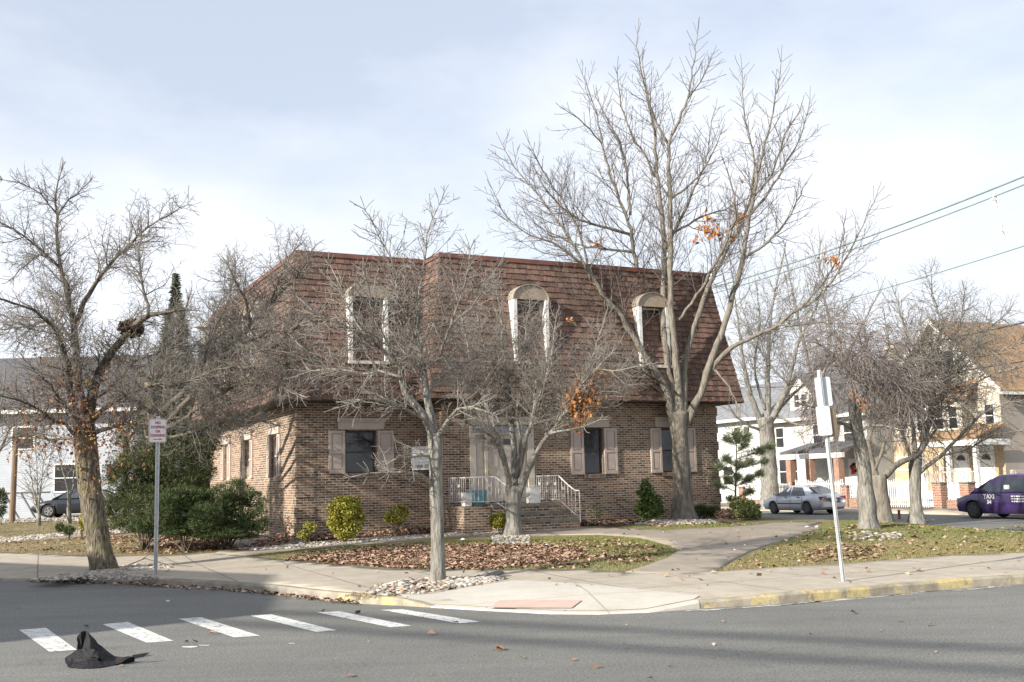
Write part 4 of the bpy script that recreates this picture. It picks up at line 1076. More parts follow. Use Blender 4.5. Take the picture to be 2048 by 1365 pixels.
# T3 multi stem tree in front of the steps
Y3 = 27.6
tree('many_stemmed_tree', 'bare grey tree dividing into many upright stems in front of the entrance steps', (1027, 1078), Y3,
     [(1027, 1082, 54), (1027, 1070, 36), (1027, 1050, 30), (1027, 1010, 28), (1027, 985, 32), (1027, 972, 30)],
     [D([(1024, 1000, 16), (1015, 955, 15), (1007, 920, 14), (1001, 885, 13), (990, 866, 11), (972, 850, 9), (948, 836, 7), (925, 800, 4)], -1.2, f0=.4, gap=.16, Lr=(.6, 1.3)),
      D([(1001, 885, 11), (985, 840, 10), (965, 795, 8), (945, 745, 6), (935, 690, 4), (925, 640, 3)], .8, y0=-.5, f0=.15, gap=.14, Lr=(.7, 1.4), taperlen=.2),
      D([(1028, 1000, 20), (1030, 950, 18), (1027, 900, 16), (1023, 850, 14), (1020, 800, 11), (1012, 740, 8), (1005, 680, 6), (1000, 620, 4), (990, 560, 2)], 1.0, f0=.3, gap=.14, Lr=(.7, 1.4), taperlen=.2),
      D([(1032, 955, 16), (1043, 915, 14), (1054, 875, 12), (1066, 830, 11), (1080, 790, 9), (1095, 740, 6), (1105, 690, 4), (1112, 640, 3)], -.8, f0=.25, gap=.14, Lr=(.7, 1.4), taperlen=.2),
      D([(1034, 1000, 20), (1048, 962, 17), (1062, 930, 14), (1074, 902, 12), (1098, 868, 11), (1122, 835, 9), (1150, 790, 7), (1190, 740, 5), (1235, 695, 3)], -1.2, f0=.4, gap=.14, Lr=(.7, 1.5), taperlen=.2),
      D([(1060, 938, 12), (1075, 908, 11), (1088, 885, 9), (1094, 850, 8), (1100, 815, 6), (1125, 770, 4), (1150, 700, 3)], .9, y0=.2, f0=.25, gap=.14, Lr=(.7, 1.4)),
      D([(1036, 935, 11), (1039, 890, 10), (1035, 840, 8), (1040, 780, 7), (1048, 710, 5), (1055, 640, 3), (1062, 590, 2)], .2, f0=.2, gap=.14, Lr=(.7, 1.3), taperlen=.2),
      D([(1012, 935, 9), (995, 893, 8), (968, 862, 7), (940, 850, 5), (910, 860, 3)], -.9, f0=.2, gap=.14, Lr=(.5, 1.1)),
      D([(1098, 868, 8), (1140, 858, 6), (1170, 852, 4), (1200, 840, 3)], -.6, y0=-.8, f0=.2, gap=.16, Lr=(.4, .9)),
      D([(1122, 835, 7), (1170, 800, 6), (1220, 780, 4), (1280, 770, 3)], .6, y0=-.8, f0=.1, gap=.14, Lr=(.6, 1.3)),
      D([(1150, 790, 6), (1180, 730, 5), (1200, 670, 4), (1215, 620, 3)], .8, y0=-.8, f0=.1, gap=.14, Lr=(.7, 1.4)),
      D([(1020, 800, 7), (985, 740, 6), (965, 690, 4), (955, 630, 3)], -1.2, y0=.5, f0=.1, gap=.14, Lr=(.7, 1.4)),
      D([(1066, 830, 7), (1070, 770, 6), (1078, 700, 4), (1090, 620, 3)], 1.2, y0=-.5, f0=.1, gap=.14, Lr=(.7, 1.4)),
      D([(965, 795, 6), (920, 760, 5), (890, 720, 3)], -.5, y0=-.2, f0=.1, gap=.14, Lr=(.6, 1.2)),
      D([(1190, 740, 5), (1240, 740, 4), (1300, 730, 3)], -.8, y0=-1.1, f0=.1, gap=.14, Lr=(.6, 1.2))],
     K_pear, M['twig'], M['bark_light'], 14, dens=1.05)
# T4 tall oak
Y4 = 32.6
tree('tall_oak', 'tallest bare tree with thick pale trunk and forked limbs rising above the brick building roof', (1365, 1036), Y4,
     [(1367, 1038, 68), (1367, 1030, 54), (1367, 1015, 43), (1365, 980, 38), (1362, 930, 35), (1360, 880, 33), (1358, 845, 36), (1356, 825, 40)],
     [D([(1348, 850, 24), (1336, 800, 22), (1322, 762, 20), (1305, 738, 18), (1282, 700, 16), (1262, 668, 14), (1235, 622, 13), (1205, 590, 12), (1178, 540, 10), (1152, 520, 9), (1117, 492, 7), (1060, 470, 4), (1010, 430, 3), (985, 380, 2)], -1.5, f0=.3, gap=.30, Lr=(1.0, 2.2), taperlen=.3),
      D([(1172, 540, 9), (1140, 480, 8), (1100, 420, 6), (1060, 370, 4), (1020, 320, 3), (1005, 290, 2)], .8, y0=-1, gap=.28, Lr=(.8, 1.8), taperlen=.3),
      D([(1180, 560, 8), (1160, 470, 6), (1135, 420, 5), (1085, 340, 4), (1060, 290, 2)], -1.2, y0=-.8, gap=.28, Lr=(.8, 1.7), taperlen=.3),
      D([(1350, 845, 24), (1338, 790, 22), (1318, 720, 20), (1307, 670, 18), (1298, 620, 16), (1282, 565, 14), (1268, 505, 12), (1262, 460, 11), (1240, 400, 9), (1220, 350, 8), (1205, 290, 6), (1190, 220, 4), (1165, 150, 2)], 1.2, f0=.3, gap=.30, Lr=(1.0, 2.2), taperlen=.3),
      D([(1265, 470, 10), (1215, 455, 8), (1160, 440, 7), (1110, 400, 5), (1075, 350, 3)], -1.2, y0=.8, gap=.28, Lr=(.9, 1.9), taperlen=.3),
      D([(1268, 505, 9), (1220, 500, 7), (1160, 490, 5), (1100, 470, 3)], 1.2, y0=.6, gap=.3, Lr=(.8, 1.7)),
      D([(1260, 430, 9), (1255, 360, 8), (1245, 300, 7), (1215, 240, 5), (1190, 190, 3)], 1.5, y0=.8, gap=.28, Lr=(.8, 1.7)),
      D([(1205, 290, 5), (1170, 250, 4), (1130, 220, 2)], -.8, y0=1, gap=.25, Lr=(.6, 1.4)),
      D([(1357, 840, 22), (1345, 780, 20), (1335, 730, 18), (1329, 670, 17), (1327, 600, 15), (1328, 520, 14), (1327, 450, 13), (1318, 380, 11), (1312, 320, 10), (1311, 275, 9), (1300, 220, 7), (1285, 160, 5), (1274, 95, 3), (1275, 70, 2)], .3, f0=.3, gap=.30, Lr=(1.0, 2.0), taperlen=.4),
      D([(1328, 510, 9), (1375, 410, 8), (1400, 350, 6), (1425, 310, 4), (1440, 270, 3)], -1.0, y0=.2, gap=.28, Lr=(.8, 1.8)),
      D([(1310, 355, 7), (1290, 310, 6), (1262, 270, 5), (1240, 200, 4), (1235, 140, 2)], -1.0, y0=.2, gap=.26, Lr=(.7, 1.5)),
      D([(1362, 840, 22), (1356, 770, 19), (1350, 700, 17), (1343, 620, 15), (1341, 540, 14), (1341, 446, 13), (1340, 370, 12), (1338, 292, 10), (1358, 240, 8), (1374, 200, 6), (1385, 140, 4), (1395, 70, 2)], -.8, f0=.3, gap=.28, Lr=(1.0, 2.0), taperlen=.4),
      D([(1338, 290, 8), (1318, 255, 7), (1298, 210, 5), (1290, 160, 4), (1285, 120, 2)], -.4, y0=-.5, gap=.25, Lr=(.6, 1.4)),
      D([(1342, 470, 8), (1375, 450, 7), (1410, 430, 6), (1450, 420, 4), (1490, 400, 2)], 1.6, y0=-.4, gap=.28, Lr=(.8, 1.8)),
      D([(1341, 400, 7), (1380, 370, 6), (1410, 330, 5), (1420, 260, 3), (1430, 220, 2)], 1.0, y0=-.5, gap=.26, Lr=(.7, 1.6)),
      D([(1374, 200, 5), (1400, 165, 4), (1425, 110, 2)], -.6, y0=-.6, gap=.22, Lr=(.5, 1.1)),
      D([(1368, 845, 22), (1368, 790, 20), (1370, 730, 18), (1386, 662, 15), (1407, 602, 13), (1437, 530, 12), (1460, 490, 10), (1488, 435, 9), (1502, 390, 8), (1508, 314, 6), (1488, 230, 4), (1484, 140, 2)], 1.0, f0=.35, gap=.28, Lr=(.9, 1.9), taperlen=.3),
      D([(1374, 850, 24), (1388, 812, 20), (1403, 788, 18), (1419, 730, 17), (1446, 662, 15), (1466, 592, 14), (1486, 518, 13), (1494, 460, 12), (1508, 393, 10), (1522, 320, 8), (1542, 240, 5), (1560, 150, 3), (1562, 125, 2)], -.8, f0=.3, gap=.28, Lr=(.9, 2.0), taperlen=.4),
      D([(1359, 640, 9), (1395, 590, 9), (1447, 498, 8), (1470, 440, 7), (1465, 380, 5), (1450, 330, 3)], -1.5, y0=-.5, gap=.28, Lr=(.8, 1.7)),
      D([(1500, 430, 8), (1540, 380, 7), (1575, 320, 5), (1605, 260, 4), (1620, 200, 2)], 1.0, y0=-.5, gap=.28, Lr=(.8, 1.7)),
      D([(1508, 393, 7), (1545, 350, 6), (1570, 270, 4), (1600, 220, 3)], -1.4, y0=-.5, gap=.26, Lr=(.7, 1.6)),
      D([(1492, 515, 8), (1540, 480, 7), (1580, 430, 5), (1610, 370, 3)], .8, y0=-.5, gap=.28, Lr=(.8, 1.7)),
      D([(1411, 762, 14), (1430, 728, 13), (1455, 702, 13), (1480, 686, 12), (1512, 672, 11), (1552, 652, 10), (1600, 618, 9), (1645, 588, 7), (1690, 520, 5), (1725, 450, 3), (1752, 395, 2)], -1.5, f0=.25, gap=.30, Lr=(.9, 1.9), taperlen=.3),
      D([(1600, 620, 7), (1650, 560, 6), (1680, 500, 4), (1690, 440, 3)], 1.0, y0=-1.2, gap=.28, Lr=(.7, 1.6)),
      D([(1552, 652, 7), (1600, 650, 5), (1660, 640, 4), (1710, 600, 2)], -.8, y0=-1.0, gap=.3, Lr=(.7, 1.5)),
      D([(1322, 762, 10), (1290, 730, 8), (1240, 715, 6), (1190, 700, 4), (1150, 690, 3)], -2.0, y0=-.2, gap=.28, Lr=(.8, 1.6)),
      D([(1322, 765, 9), (1285, 742, 7), (1240, 735, 6), (1200, 748, 5), (1172, 775, 4), (1158, 815, 3)], -5.6, y0=-.2, f0=.1, gap=.25, Lr=(.3, .7), tropl=-.2),
      D([(1336, 800, 9), (1300, 770, 7), (1260, 760, 5), (1220, 760, 3)], -1.5, y0=0, gap=.28, Lr=(.7, 1.4)),
      D([(1420, 735, 8), (1450, 760, 6), (1470, 800, 4), (1480, 840, 2)], -1.0, y0=0, gap=.3, Lr=(.6, 1.2), tropl=-.3)],
     K_oak, M['twig_oak'], M['bark_oak'], 15,
     leaves=[('orange_leaves', M['leaf_orange'], [(1410, 450, 22, 22, 40, -1), (1425, 465, 22, 14, 40, -1), (1480, 440, 14, 12, 30, 0), (1395, 480, 10, 8, 12, -1), (1467, 480, 8, 8, 14, 0), (1192, 487, 14, 8, 24, 0), (1485, 365, 5, 4, 4, 0), (1655, 520, 22, 10, 22, -1), (1676, 528, 8, 16, 12, -1), (1170, 780, 24, 20, 110, -5.4), (1160, 812, 30, 26, 190, -5.6), (1158, 842, 18, 18, 100, -5.6), (1190, 752, 30, 14, 90, -5.0), (1228, 745, 14, 8, 24, -4.2), (1138, 640, 8, 5, 10, -2), (1140, 800, 12, 12, 40, -5.6)], .15)])
# T5 background tree behind building right
tree('street_tree', 'bare tree with stout grey trunk beside the silver car', (1540, 1010), 61,
     [(1540, 1012, 48), (1540, 1000, 38), (1539, 950, 32), (1536, 900, 30), (1533, 860, 30), (1530, 835, 32)],
     [D([(1524, 850, 18), (1512, 820, 15), (1498, 780, 13), (1486, 720, 10), (1478, 660, 7), (1470, 600, 4)], -1, f0=.2, gap=.33, Lr=(1.2, 2.6), taperlen=.3),
      D([(1534, 850, 18), (1536, 800, 15), (1535, 740, 13), (1538, 680, 10), (1545, 610, 7), (1560, 540, 4), (1570, 500, 3)], 1, f0=.2, gap=.33, Lr=(1.2, 2.8), taperlen=.3),
      D([(1538, 850, 18), (1556, 815, 16), (1572, 780, 13), (1586, 730, 10), (1600, 680, 8), (1630, 620, 5), (1650, 560, 3)], -1, f0=.2, gap=.33, Lr=(1.2, 2.8), taperlen=.3),
      D([(1540, 845, 12), (1575, 800, 10), (1620, 760, 8), (1670, 720, 5), (1710, 690, 3)], 1, f0=.2, gap=.33, Lr=(1.2, 2.6)),
      D([(1522, 860, 10), (1495, 850, 8), (1470, 830, 5), (1450, 800, 3)], -1, f0=.2, gap=.33, Lr=(1.0, 2.0)),
      D([(1530, 820, 9), (1510, 740, 7), (1520, 640, 5), (1510, 560, 3)], 1, f0=.2, gap=.33, Lr=(1.2, 2.6)),
      D([(1550, 830, 9), (1600, 850, 6), (1650, 840, 4), (1690, 850, 3)], -1.5, f0=.2, gap=.33, Lr=(1.0, 2.0))],
     K_far, M['twig'], M['bark_light'], 17)
tree('far_bare_tree', 'tall pale bare tree rising behind the street beyond the brick roof', (1640, 985), 78,
     [(1640, 990, 20), (1640, 900, 18), (1640, 800, 16)],
     [D([(1640, 820, 12), (1620, 740, 10), (1600, 650, 8), (1580, 560, 5), (1570, 500, 3)], -1, f0=.1, gap=.5, Lr=(1.8, 4.0), taperlen=.3),
      D([(1640, 820, 12), (1650, 740, 10), (1660, 650, 8), (1640, 560, 5), (1640, 480, 3)], 1, f0=.1, gap=.5, Lr=(1.8, 4.0), taperlen=.3),
      D([(1640, 820, 12), (1680, 750, 10), (1710, 680, 8), (1740, 620, 5), (1760, 580, 3)], -1, f0=.1, gap=.5, Lr=(1.8, 4.0), taperlen=.3),
      D([(1640, 830, 10), (1590, 780, 8), (1540, 730, 6), (1500, 660, 4), (1480, 600, 3)], 1, f0=.1, gap=.5, Lr=(1.8, 4.0), taperlen=.3)],
     [dict(seg=.6, wob=.14, trop=.04, gap=.55, ang=(25, 50), len=(.35, .55), rmin=.016, maxl=3, minl=.5), dict(seg=.4, wob=.15, trop=.02, gap=.4, ang=(25, 55), len=(.35, .6), rmin=.012, maxl=1.3, minl=.3), dict(seg=.4, wob=.1, trop=0, gap=9, ang=(25, 50), len=(.3, .5), rmin=.010)],
     M['twig'], M['bark_light'], 18)
# T6 weeping cherry
tree('weeping_cherry', 'weeping cherry with gnarled swollen trunk and drooping twigs on the right lawn', (1737, 1070), 27.2,
     [(1738, 1072, 62), (1737, 1060, 46), (1736, 1045, 34), (1735, 1020, 33), (1733, 1003, 40), (1731, 985, 31), (1728, 940, 29), (1722, 900, 28), (1714, 860, 24), (1708, 820, 22), (1706, 785, 16), (1706, 752, 10)],
     [D([(1712, 850, 16), (1704, 810, 14), (1702, 770, 12), (1692, 735, 11), (1668, 712, 9), (1640, 690, 6), (1615, 700, 4)], -.6, f0=.3, gap=.16, Lr=(.8, 1.7), tropl=-.2),
      D([(1714, 850, 14), (1724, 800, 12), (1738, 760, 11), (1744, 730, 9), (1768, 718, 8), (1778, 690, 6), (1770, 640, 4)], .6, f0=.3, gap=.16, Lr=(.8, 1.7)),
      D([(1708, 860, 12), (1690, 848, 11), (1665, 845, 9), (1640, 820, 6), (1610, 810, 4)], -1, f0=.2, gap=.16, Lr=(.6, 1.3), tropl=-.3),
      D([(1694, 738, 8), (1680, 690, 7), (1660, 650, 5), (1630, 640, 3)], .8, y0=-.3, gap=.16, Lr=(.8, 1.6), tropl=-.1),
      D([(1740, 760, 8), (1775, 770, 7), (1800, 790, 5), (1820, 820, 3)], -.9, y0=.2, gap=.16, Lr=(.8, 1.5), tropl=-.2),
      D([(1704, 790, 8), (1720, 740, 6), (1725, 690, 4), (1715, 650, 3)], -1.0, gap=.16, Lr=(.8, 1.6)),
      D([(1712, 870, 8), (1740, 850, 7), (1770, 850, 5), (1795, 870, 3)], -.9, f0=.2, gap=.18, Lr=(.5, 1.1), tropl=-.2),
      D([(1668, 712, 7), (1650, 740, 6), (1630, 780, 4), (1620, 830, 3)], -.8, y0=-.4, gap=.15, Lr=(.6, 1.3), tropl=-.3)],
     K_weep, M['twig_red'], M['bark_light'], 19, dens=1.7,
     leaves=[('dead_leaves', M['leaf_orange'], [(1726, 810, 12, 16, 26, -.5), (1705, 785, 6, 10, 10, -.5)], .12)])
# T7
tree('forked_tree', 'bare tree with smooth thick leaning trunk right behind the weeping cherry', (1767, 1038), 31,
     [(1768, 1040, 40), (1766, 1030, 32), (1763, 1000, 29), (1759, 965, 30), (1757, 950, 30)],
     [D([(1752, 960, 20), (1744, 930, 16), (1738, 890, 13), (1748, 830, 10), (1750, 770, 8), (1735, 700, 5), (1720, 640, 3)], 1, f0=.3, gap=.2, Lr=(.8, 1.6)),
      D([(1762, 960, 20), (1778, 944, 17), (1800, 926, 15), (1822, 918, 13), (1845, 900, 9), (1870, 860, 7), (1885, 800, 5), (1900, 740, 3)], 1, f0=.3, gap=.2, Lr=(.8, 1.6)),
      D([(1750, 940, 10), (1770, 890, 9), (1790, 840, 7), (1800, 780, 5), (1790, 700, 3)], -.5, f0=.2, gap=.2, Lr=(.8, 1.7))],
     K_weep, M['twig'], M['bark_oak'], 20, dens=1.4)
# T8
K8 = [dict(seg=.18, wob=.22, trop=.02, gap=.13, ang=(25, 60), len=(.35, .6), rmin=.0065, maxl=1.3, minl=.18),
      dict(seg=.12, wob=.25, trop=-.04, gap=.11, ang=(30, 65), len=(.35, .6), rmin=.0048, maxl=.6, minl=.1),
      dict(seg=.10, wob=.22, trop=-.05, gap=9, ang=(30, 50), len=(.3, .5), rmin=.0038)]
tree('vase_shaped_tree', 'bare vase shaped tree with ribbed trunk nearest the purple taxi', (1833, 1040), 31.5,
     [(1834, 1042, 38), (1833, 1030, 25), (1831, 1000, 22), (1830, 960, 22), (1830, 930, 25), (1830, 912, 26)],
     [D([(1834, 950, 14), (1850, 938, 12), (1882, 911, 11), (1920, 872, 9), (1956, 836, 7), (2000, 812, 5), (2050, 800, 3)], -1, f0=.3, gap=.2, Lr=(.8, 1.6)),
      D([(1832, 925, 16), (1848, 880, 13), (1868, 830, 11), (1890, 770, 9), (1925, 710, 7), (1975, 660, 5), (2020, 620, 3)], .8, f0=.2, gap=.18, Lr=(.9, 1.8), taperlen=.3),
      D([(1830, 925, 14), (1828, 870, 12), (1822, 810, 10), (1828, 750, 8), (1815, 690, 6), (1800, 630, 4), (1790, 590, 3)], -.8, f0=.2, gap=.18, Lr=(.9, 1.7), taperlen=.3),
      D([(1834, 920, 14), (1852, 860, 12), (1864, 790, 10), (1870, 720, 8), (1880, 650, 6), (1866, 590, 4), (1862, 545, 2)], 1, f0=.2, gap=.18, Lr=(.9, 1.7), taperlen=.3),
      D([(1824, 925, 12), (1812, 880, 10), (1795, 845, 8), (1770, 800, 6), (1755, 740, 4)], -1, f0=.2, gap=.18, Lr=(.8, 1.6)),
      D([(1868, 830, 8), (1910, 800, 7), (1960, 760, 5), (2010, 740, 4), (2060, 730, 3)], -1.2, y0=.2, f0=.1, gap=.18, Lr=(.8, 1.6)),
      D([(1890, 770, 7), (1900, 700, 6), (1920, 640, 5), (1930, 580, 3)], .8, y0=.3, f0=.1, gap=.18, Lr=(.8, 1.6)),
      D([(1882, 911, 7), (1930, 900, 6), (1990, 870, 4), (2050, 860, 3)], -1, y0=-.3, f0=.15, gap=.2, Lr=(.7, 1.3)),
      D([(1840, 880, 8), (1850, 800, 6), (1845, 720, 5), (1840, 650, 3)], -1.4, f0=.15, gap=.18, Lr=(.8, 1.6)),
      D([(1950, 690, 5), (2000, 700, 4), (2060, 680, 3)], -1, y0=.5, f0=.1, gap=.18, Lr=(.8, 1.5))],
     K8, M['twig'], M['bark_light'], 21, dens=1.5)
# far left thin trees
tree('small_forked_tree', 'small bare forked tree beside the dark car at far left', (138, 1035), 46,
     [(138, 1036, 10), (138, 1020, 8), (138, 990, 7)],
     [D([(138, 995, 6), (132, 965, 5), (122, 930, 3), (112, 890, 2)], 0, gap=.4, Lr=(.6, 1.4)), D([(138, 995, 6), (146, 970, 5), (150, 930, 3), (160, 890, 2)], 0, gap=.4, Lr=(.6, 1.4))],
     K_far, M['twig'], M['bark_light'], 22)
tree('bushy_bare_shrub', 'bare multi stemmed shrub left of the dark car', (78, 1036), 45,
     [(78, 1038, 8), (78, 1030, 7)],
     [D([(78, 1035, 5), (72, 1000, 4), (62, 950, 3), (52, 900, 2)], 0, gap=.35, Lr=(.6, 1.3)), D([(78, 1035, 5), (80, 1000, 4), (84, 950, 3), (90, 900, 2)], 0, gap=.35, Lr=(.6, 1.3)),
      D([(78, 1035, 5), (75, 1000, 4), (74, 950, 3), (72, 880, 2)], 1, gap=.35, Lr=(.6, 1.3)), D([(78, 1035, 4), (66, 1000, 3), (50, 960, 2)], 1, gap=.35, Lr=(.6, 1.3))],
     K_far, M['twig'], M['bark_light'], 23)
tree('edge_tree', 'bare low branched tree at the left picture edge before the white house', (-20, 1040), 40,
     [(-20, 1045, 20), (-20, 980, 16), (-18, 930, 14)],
     [D([(-18, 940, 10), (0, 900, 8), (20, 860, 6), (45, 820, 4), (60, 770, 3)], 0, gap=.3, Lr=(1, 2.2)), D([(-18, 940, 10), (-15, 880, 8), (0, 820, 6), (10, 750, 4)], 0, gap=.3, Lr=(1, 2.2))],
     K_far, M['twig'], M['bark_light'], 24)
tree('grey_thicket_tree', 'bare twiggy tree behind the squirrel nest far beyond the yews', (250, 1010), 48,
     [(250, 1015, 14), (250, 940, 12), (252, 880, 10)],
     [D([(252, 890, 8), (230, 820, 7), (210, 750, 5), (190, 690, 3)], 0, gap=.4, Lr=(1.2, 2.4)), D([(252, 890, 8), (262, 820, 7), (275, 740, 5), (280, 660, 3)], 0, gap=.4, Lr=(1.2, 2.4)),
      D([(252, 890, 8), (290, 830, 7), (330, 770, 5), (370, 700, 3)], 0, gap=.4, Lr=(1.2, 2.4))],
     K_far, M['twig'], M['bark_dark'], 25)
# ------------------------------------------------------------------ shrubs
def foliage(name_mat, blobs, n, leaf, seed, kind='leaf', shell=.55, gaps=.35, clump=0):
    """blobs: list of (centre Vector, rx, ry, rz); random leaves biased to the surface, with noise gaps"""
    r = random.Random(seed); V = []; F = []
    if clump:
        sub_ = []
        for c, rx, ry, rz in blobs:
            k = max(6, int(clump * (rx * rz) ** .5))
            for _ in range(k):
                d = Vector((r.gauss(0, 1), r.gauss(0, 1), r.gauss(0, 1))).normalized(); q = r.uniform(.45, .95)
                sub_.append((c + Vector((d.x * rx, d.y * ry, d.z * rz)) * q, rx * r.uniform(.22, .42), ry * r.uniform(.22, .42), rz * r.uniform(.12, .26)))
        blobs = sub_ + [(c, rx * .86, ry * .86, rz * .84) for c, rx, ry, rz in blobs] * 2
    wts = [b[1] * b[2] + b[1] * b[3] for b in blobs]
    cnt = 0; tries = 0
    while cnt < n and tries < n * 6:
        tries += 1
        c, rx, ry, rz = r.choices(blobs, wts)[0]
        d = Vector((r.gauss(0, 1), r.gauss(0, 1), r.gauss(0, 1))).normalized()
        k = shell + (1 - shell) * r.random() ** .6
        nz = noise.noise(Vector((d.x * 2.3 + c.x * 3, d.y * 2.3 + c.y * 3, d.z * 2.3 + seed)))
        k *= 1 + .22 * nz
        p = c + Vector((d.x * rx, d.y * ry, d.z * rz)) * k
        if noise.noise(p * (2.2 / max(.3, rx))) + .25 * r.random() < -gaps: continue
        if p.z < terr(p.x, p.y) + .01: continue
        if kind == 'spray':
            out = (d + Vector((r.uniform(-.7, .7), r.uniform(-.7, .7), r.uniform(-.2, .9)))).normalized()
            s = leaf * r.uniform(.6, 1.5); x = out.cross(Vector((r.uniform(-1, 1), r.uniform(-1, 1), r.uniform(-1, 1)))).normalized() * s * .11
            b = len(V); V.extend([tuple(p - out * s * .4 - x), tuple(p - out * s * .4 + x), tuple(p + out * s * .6 + x * .3), tuple(p + out * s * .6 - x * .3)]); F.append((b, b + 1, b + 2, b + 3))
        else:
            leaf_add(V, F, p, leaf * r.uniform(.6, 1.3), r)
        cnt += 1
    return V, F
def stems(base, tops, r0, mat, parent, seed=1, name='stem'):
    r = random.Random(seed); L = []
    for t in tops:
        P = [base + Vector((r.uniform(-.06, .06), r.uniform(-.06, .06), -.05))]
        for k in (1, 2, 3, 4): P.append(base.lerp(t, k / 4) + Vector((r.uniform(-.04, .04), r.uniform(-.04, .04), 0)))
        L.append((P, [r0, r0 * .8, r0 * .6, r0 * .4, r0 * .25]))
    V, F = tubes_np(L, 5); return np_mesh(name, V, F, mat, parent)
def shrub(name, label, cat, px, py, Y, blobs_px, mat, n, leaf, seed, kind='leaf', group=None, depth=1.0, gaps=.35, shell=.5, clump=0):
    """blobs_px: (px,py,rx,ry) in photo pixels at depth Y"""
    ppm = FL / Y; base = atY(px, py, Y); base.z = terr(base.x, base.y)
    T = thing(name, label, cat, base, group)
    B = []
    for i, b in enumerate(blobs_px):
        a, c, rx, ry = b[:4]; dy = b[4] if len(b) > 4 else 0
        B.append((atY(a, c, Y + dy), rx / ppm, rx / ppm * depth, ry / ppm))
    V, F = foliage(None, B, n, leaf, seed, kind, gaps=gaps, shell=shell, clump=clump)
    np_mesh('foliage', V, F, M[mat], T)
    stems(base, [b[0] + Vector((U_(-.2, .2) * b[1], U_(-.2, .2) * b[1], b[3] * .3)) for b in B for _ in range(2)], .018, M['bark_dark'], T, seed)
    return T
shrub('dark_yew', 'big dark evergreen yew behind the left signpost', 'shrub', 290, 1052, 28.2, [(240, 960, 40, 60), (270, 890, 50, 60, 1), (330, 930, 62, 80, .5), (235, 1015, 34, 36), (300, 1010, 62, 46, -.4), (350, 860, 48, 50, 1), (395, 900, 44, 66, 1), (265, 950, 56, 60, .3), (360, 980, 60, 50, .6), (255, 1045, 48, 20), (330, 1050, 50, 18, -.3), (400, 1040, 50, 26, .2)], 'yew', 42000, .07, 31, 'spray', depth=.8, clump=60)
shrub('juniper_bush', 'spreading green juniper right of the left signpost', 'shrub', 375, 1070, 26.8, [(340, 1020, 42, 42), (300, 1050, 50, 22, .2), (375, 1010, 50, 45, .4), (410, 1035, 40, 34, -.2), (350, 1050, 30, 20)], 'juniper', 20000, .07, 32, 'spray', depth=.9, clump=60)
shrub('juniper_bush', 'largest rounded juniper at the left corner of the brick building', 'shrub', 455, 1076, 27.4, [(440, 1000, 40, 36), (480, 990, 34, 34, .5), (510, 1005, 26, 30, .3), (400, 1056, 50, 22, -.3), (500, 1058, 44, 20, -.1), (380, 1020, 40, 34, .2), (440, 1064, 60, 16, -.5), (350, 1060, 44, 16, -.5), (420, 1040, 45, 34, -.3), (465, 1045, 50, 30), (515, 1040, 22, 26), (430, 1015, 50, 28)], 'juniper', 36000, .07, 33, 'spray', depth=.9, clump=60)
# climbing evergreen against the side wall and tall spruce behind
shrub('side_yew', 'loose dark evergreen against the sunlit left wall', 'shrub', 420, 1050, 34, [(400, 930, 30, 70), (420, 870, 26, 45), (380, 990, 30, 40)], 'yew', 12000, .09, 34, 'spray', clump=50)
def conifer(name, label, px, pyb, pyt, Y, wpx, n, mat, seed, leaf=.16):
    ppm = FL / Y; base = atY(px, pyb, Y); topp = atY(px, pyt, Y); base.z = min(base.z, terr(base.x, base.y)); T = thing(name, label, 'tree', base); r = random.Random(seed); V = []; F = []
    H = topp.z - base.z
    for _ in range(n):
        t = r.random() ** .7; z = base.z + H * (1 - t); rad = wpx / ppm * t * (.7 + .45 * noise.noise(Vector((z * 1.6, seed, r.random() * .6)))); a = r.random() * 6.283
        k = r.uniform(.35, 1) ** .7; p = Vector((base.x + math.cos(a) * rad * k, base.y + math.sin(a) * rad * k, z - .15 * rad * k))
        out = Vector((math.cos(a), math.sin(a), r.uniform(-.3, .4))).normalized(); s = leaf * r.uniform(.6, 1.4); x = out.cross(Vector((r.uniform(-1, 1), r.uniform(-1, 1), r.uniform(-1, 1)))).normalized() * s * .2
        b = len(V); V.extend([tuple(p - out * s * .4 - x), tuple(p - out * s * .4 + x), tuple(p + out * s * .6 + x * .3), tuple(p + out * s * .6 - x * .3)]); F.append((b, b + 1, b + 2, b + 3))
    np_mesh('crown', V, F, M[mat], T); L = [([base, base.lerp(topp, .5), topp], [.16, .1, .02])]; V, F = tubes_np(L, 8); np_mesh('trunk', V, F, M['bark_dark'], T)
conifer('tall_spruce', 'tall dark green spruce rising behind the bare trees left of the roof', 345, 1010, 548, 47, 135, 9000, 'spruce_far', 35, .24)
conifer('dark_cedar', 'dark cedar between the spruce and the brick building', 400, 1010, 690, 43, 80, 7000, 'spruce_far', 36, .24)
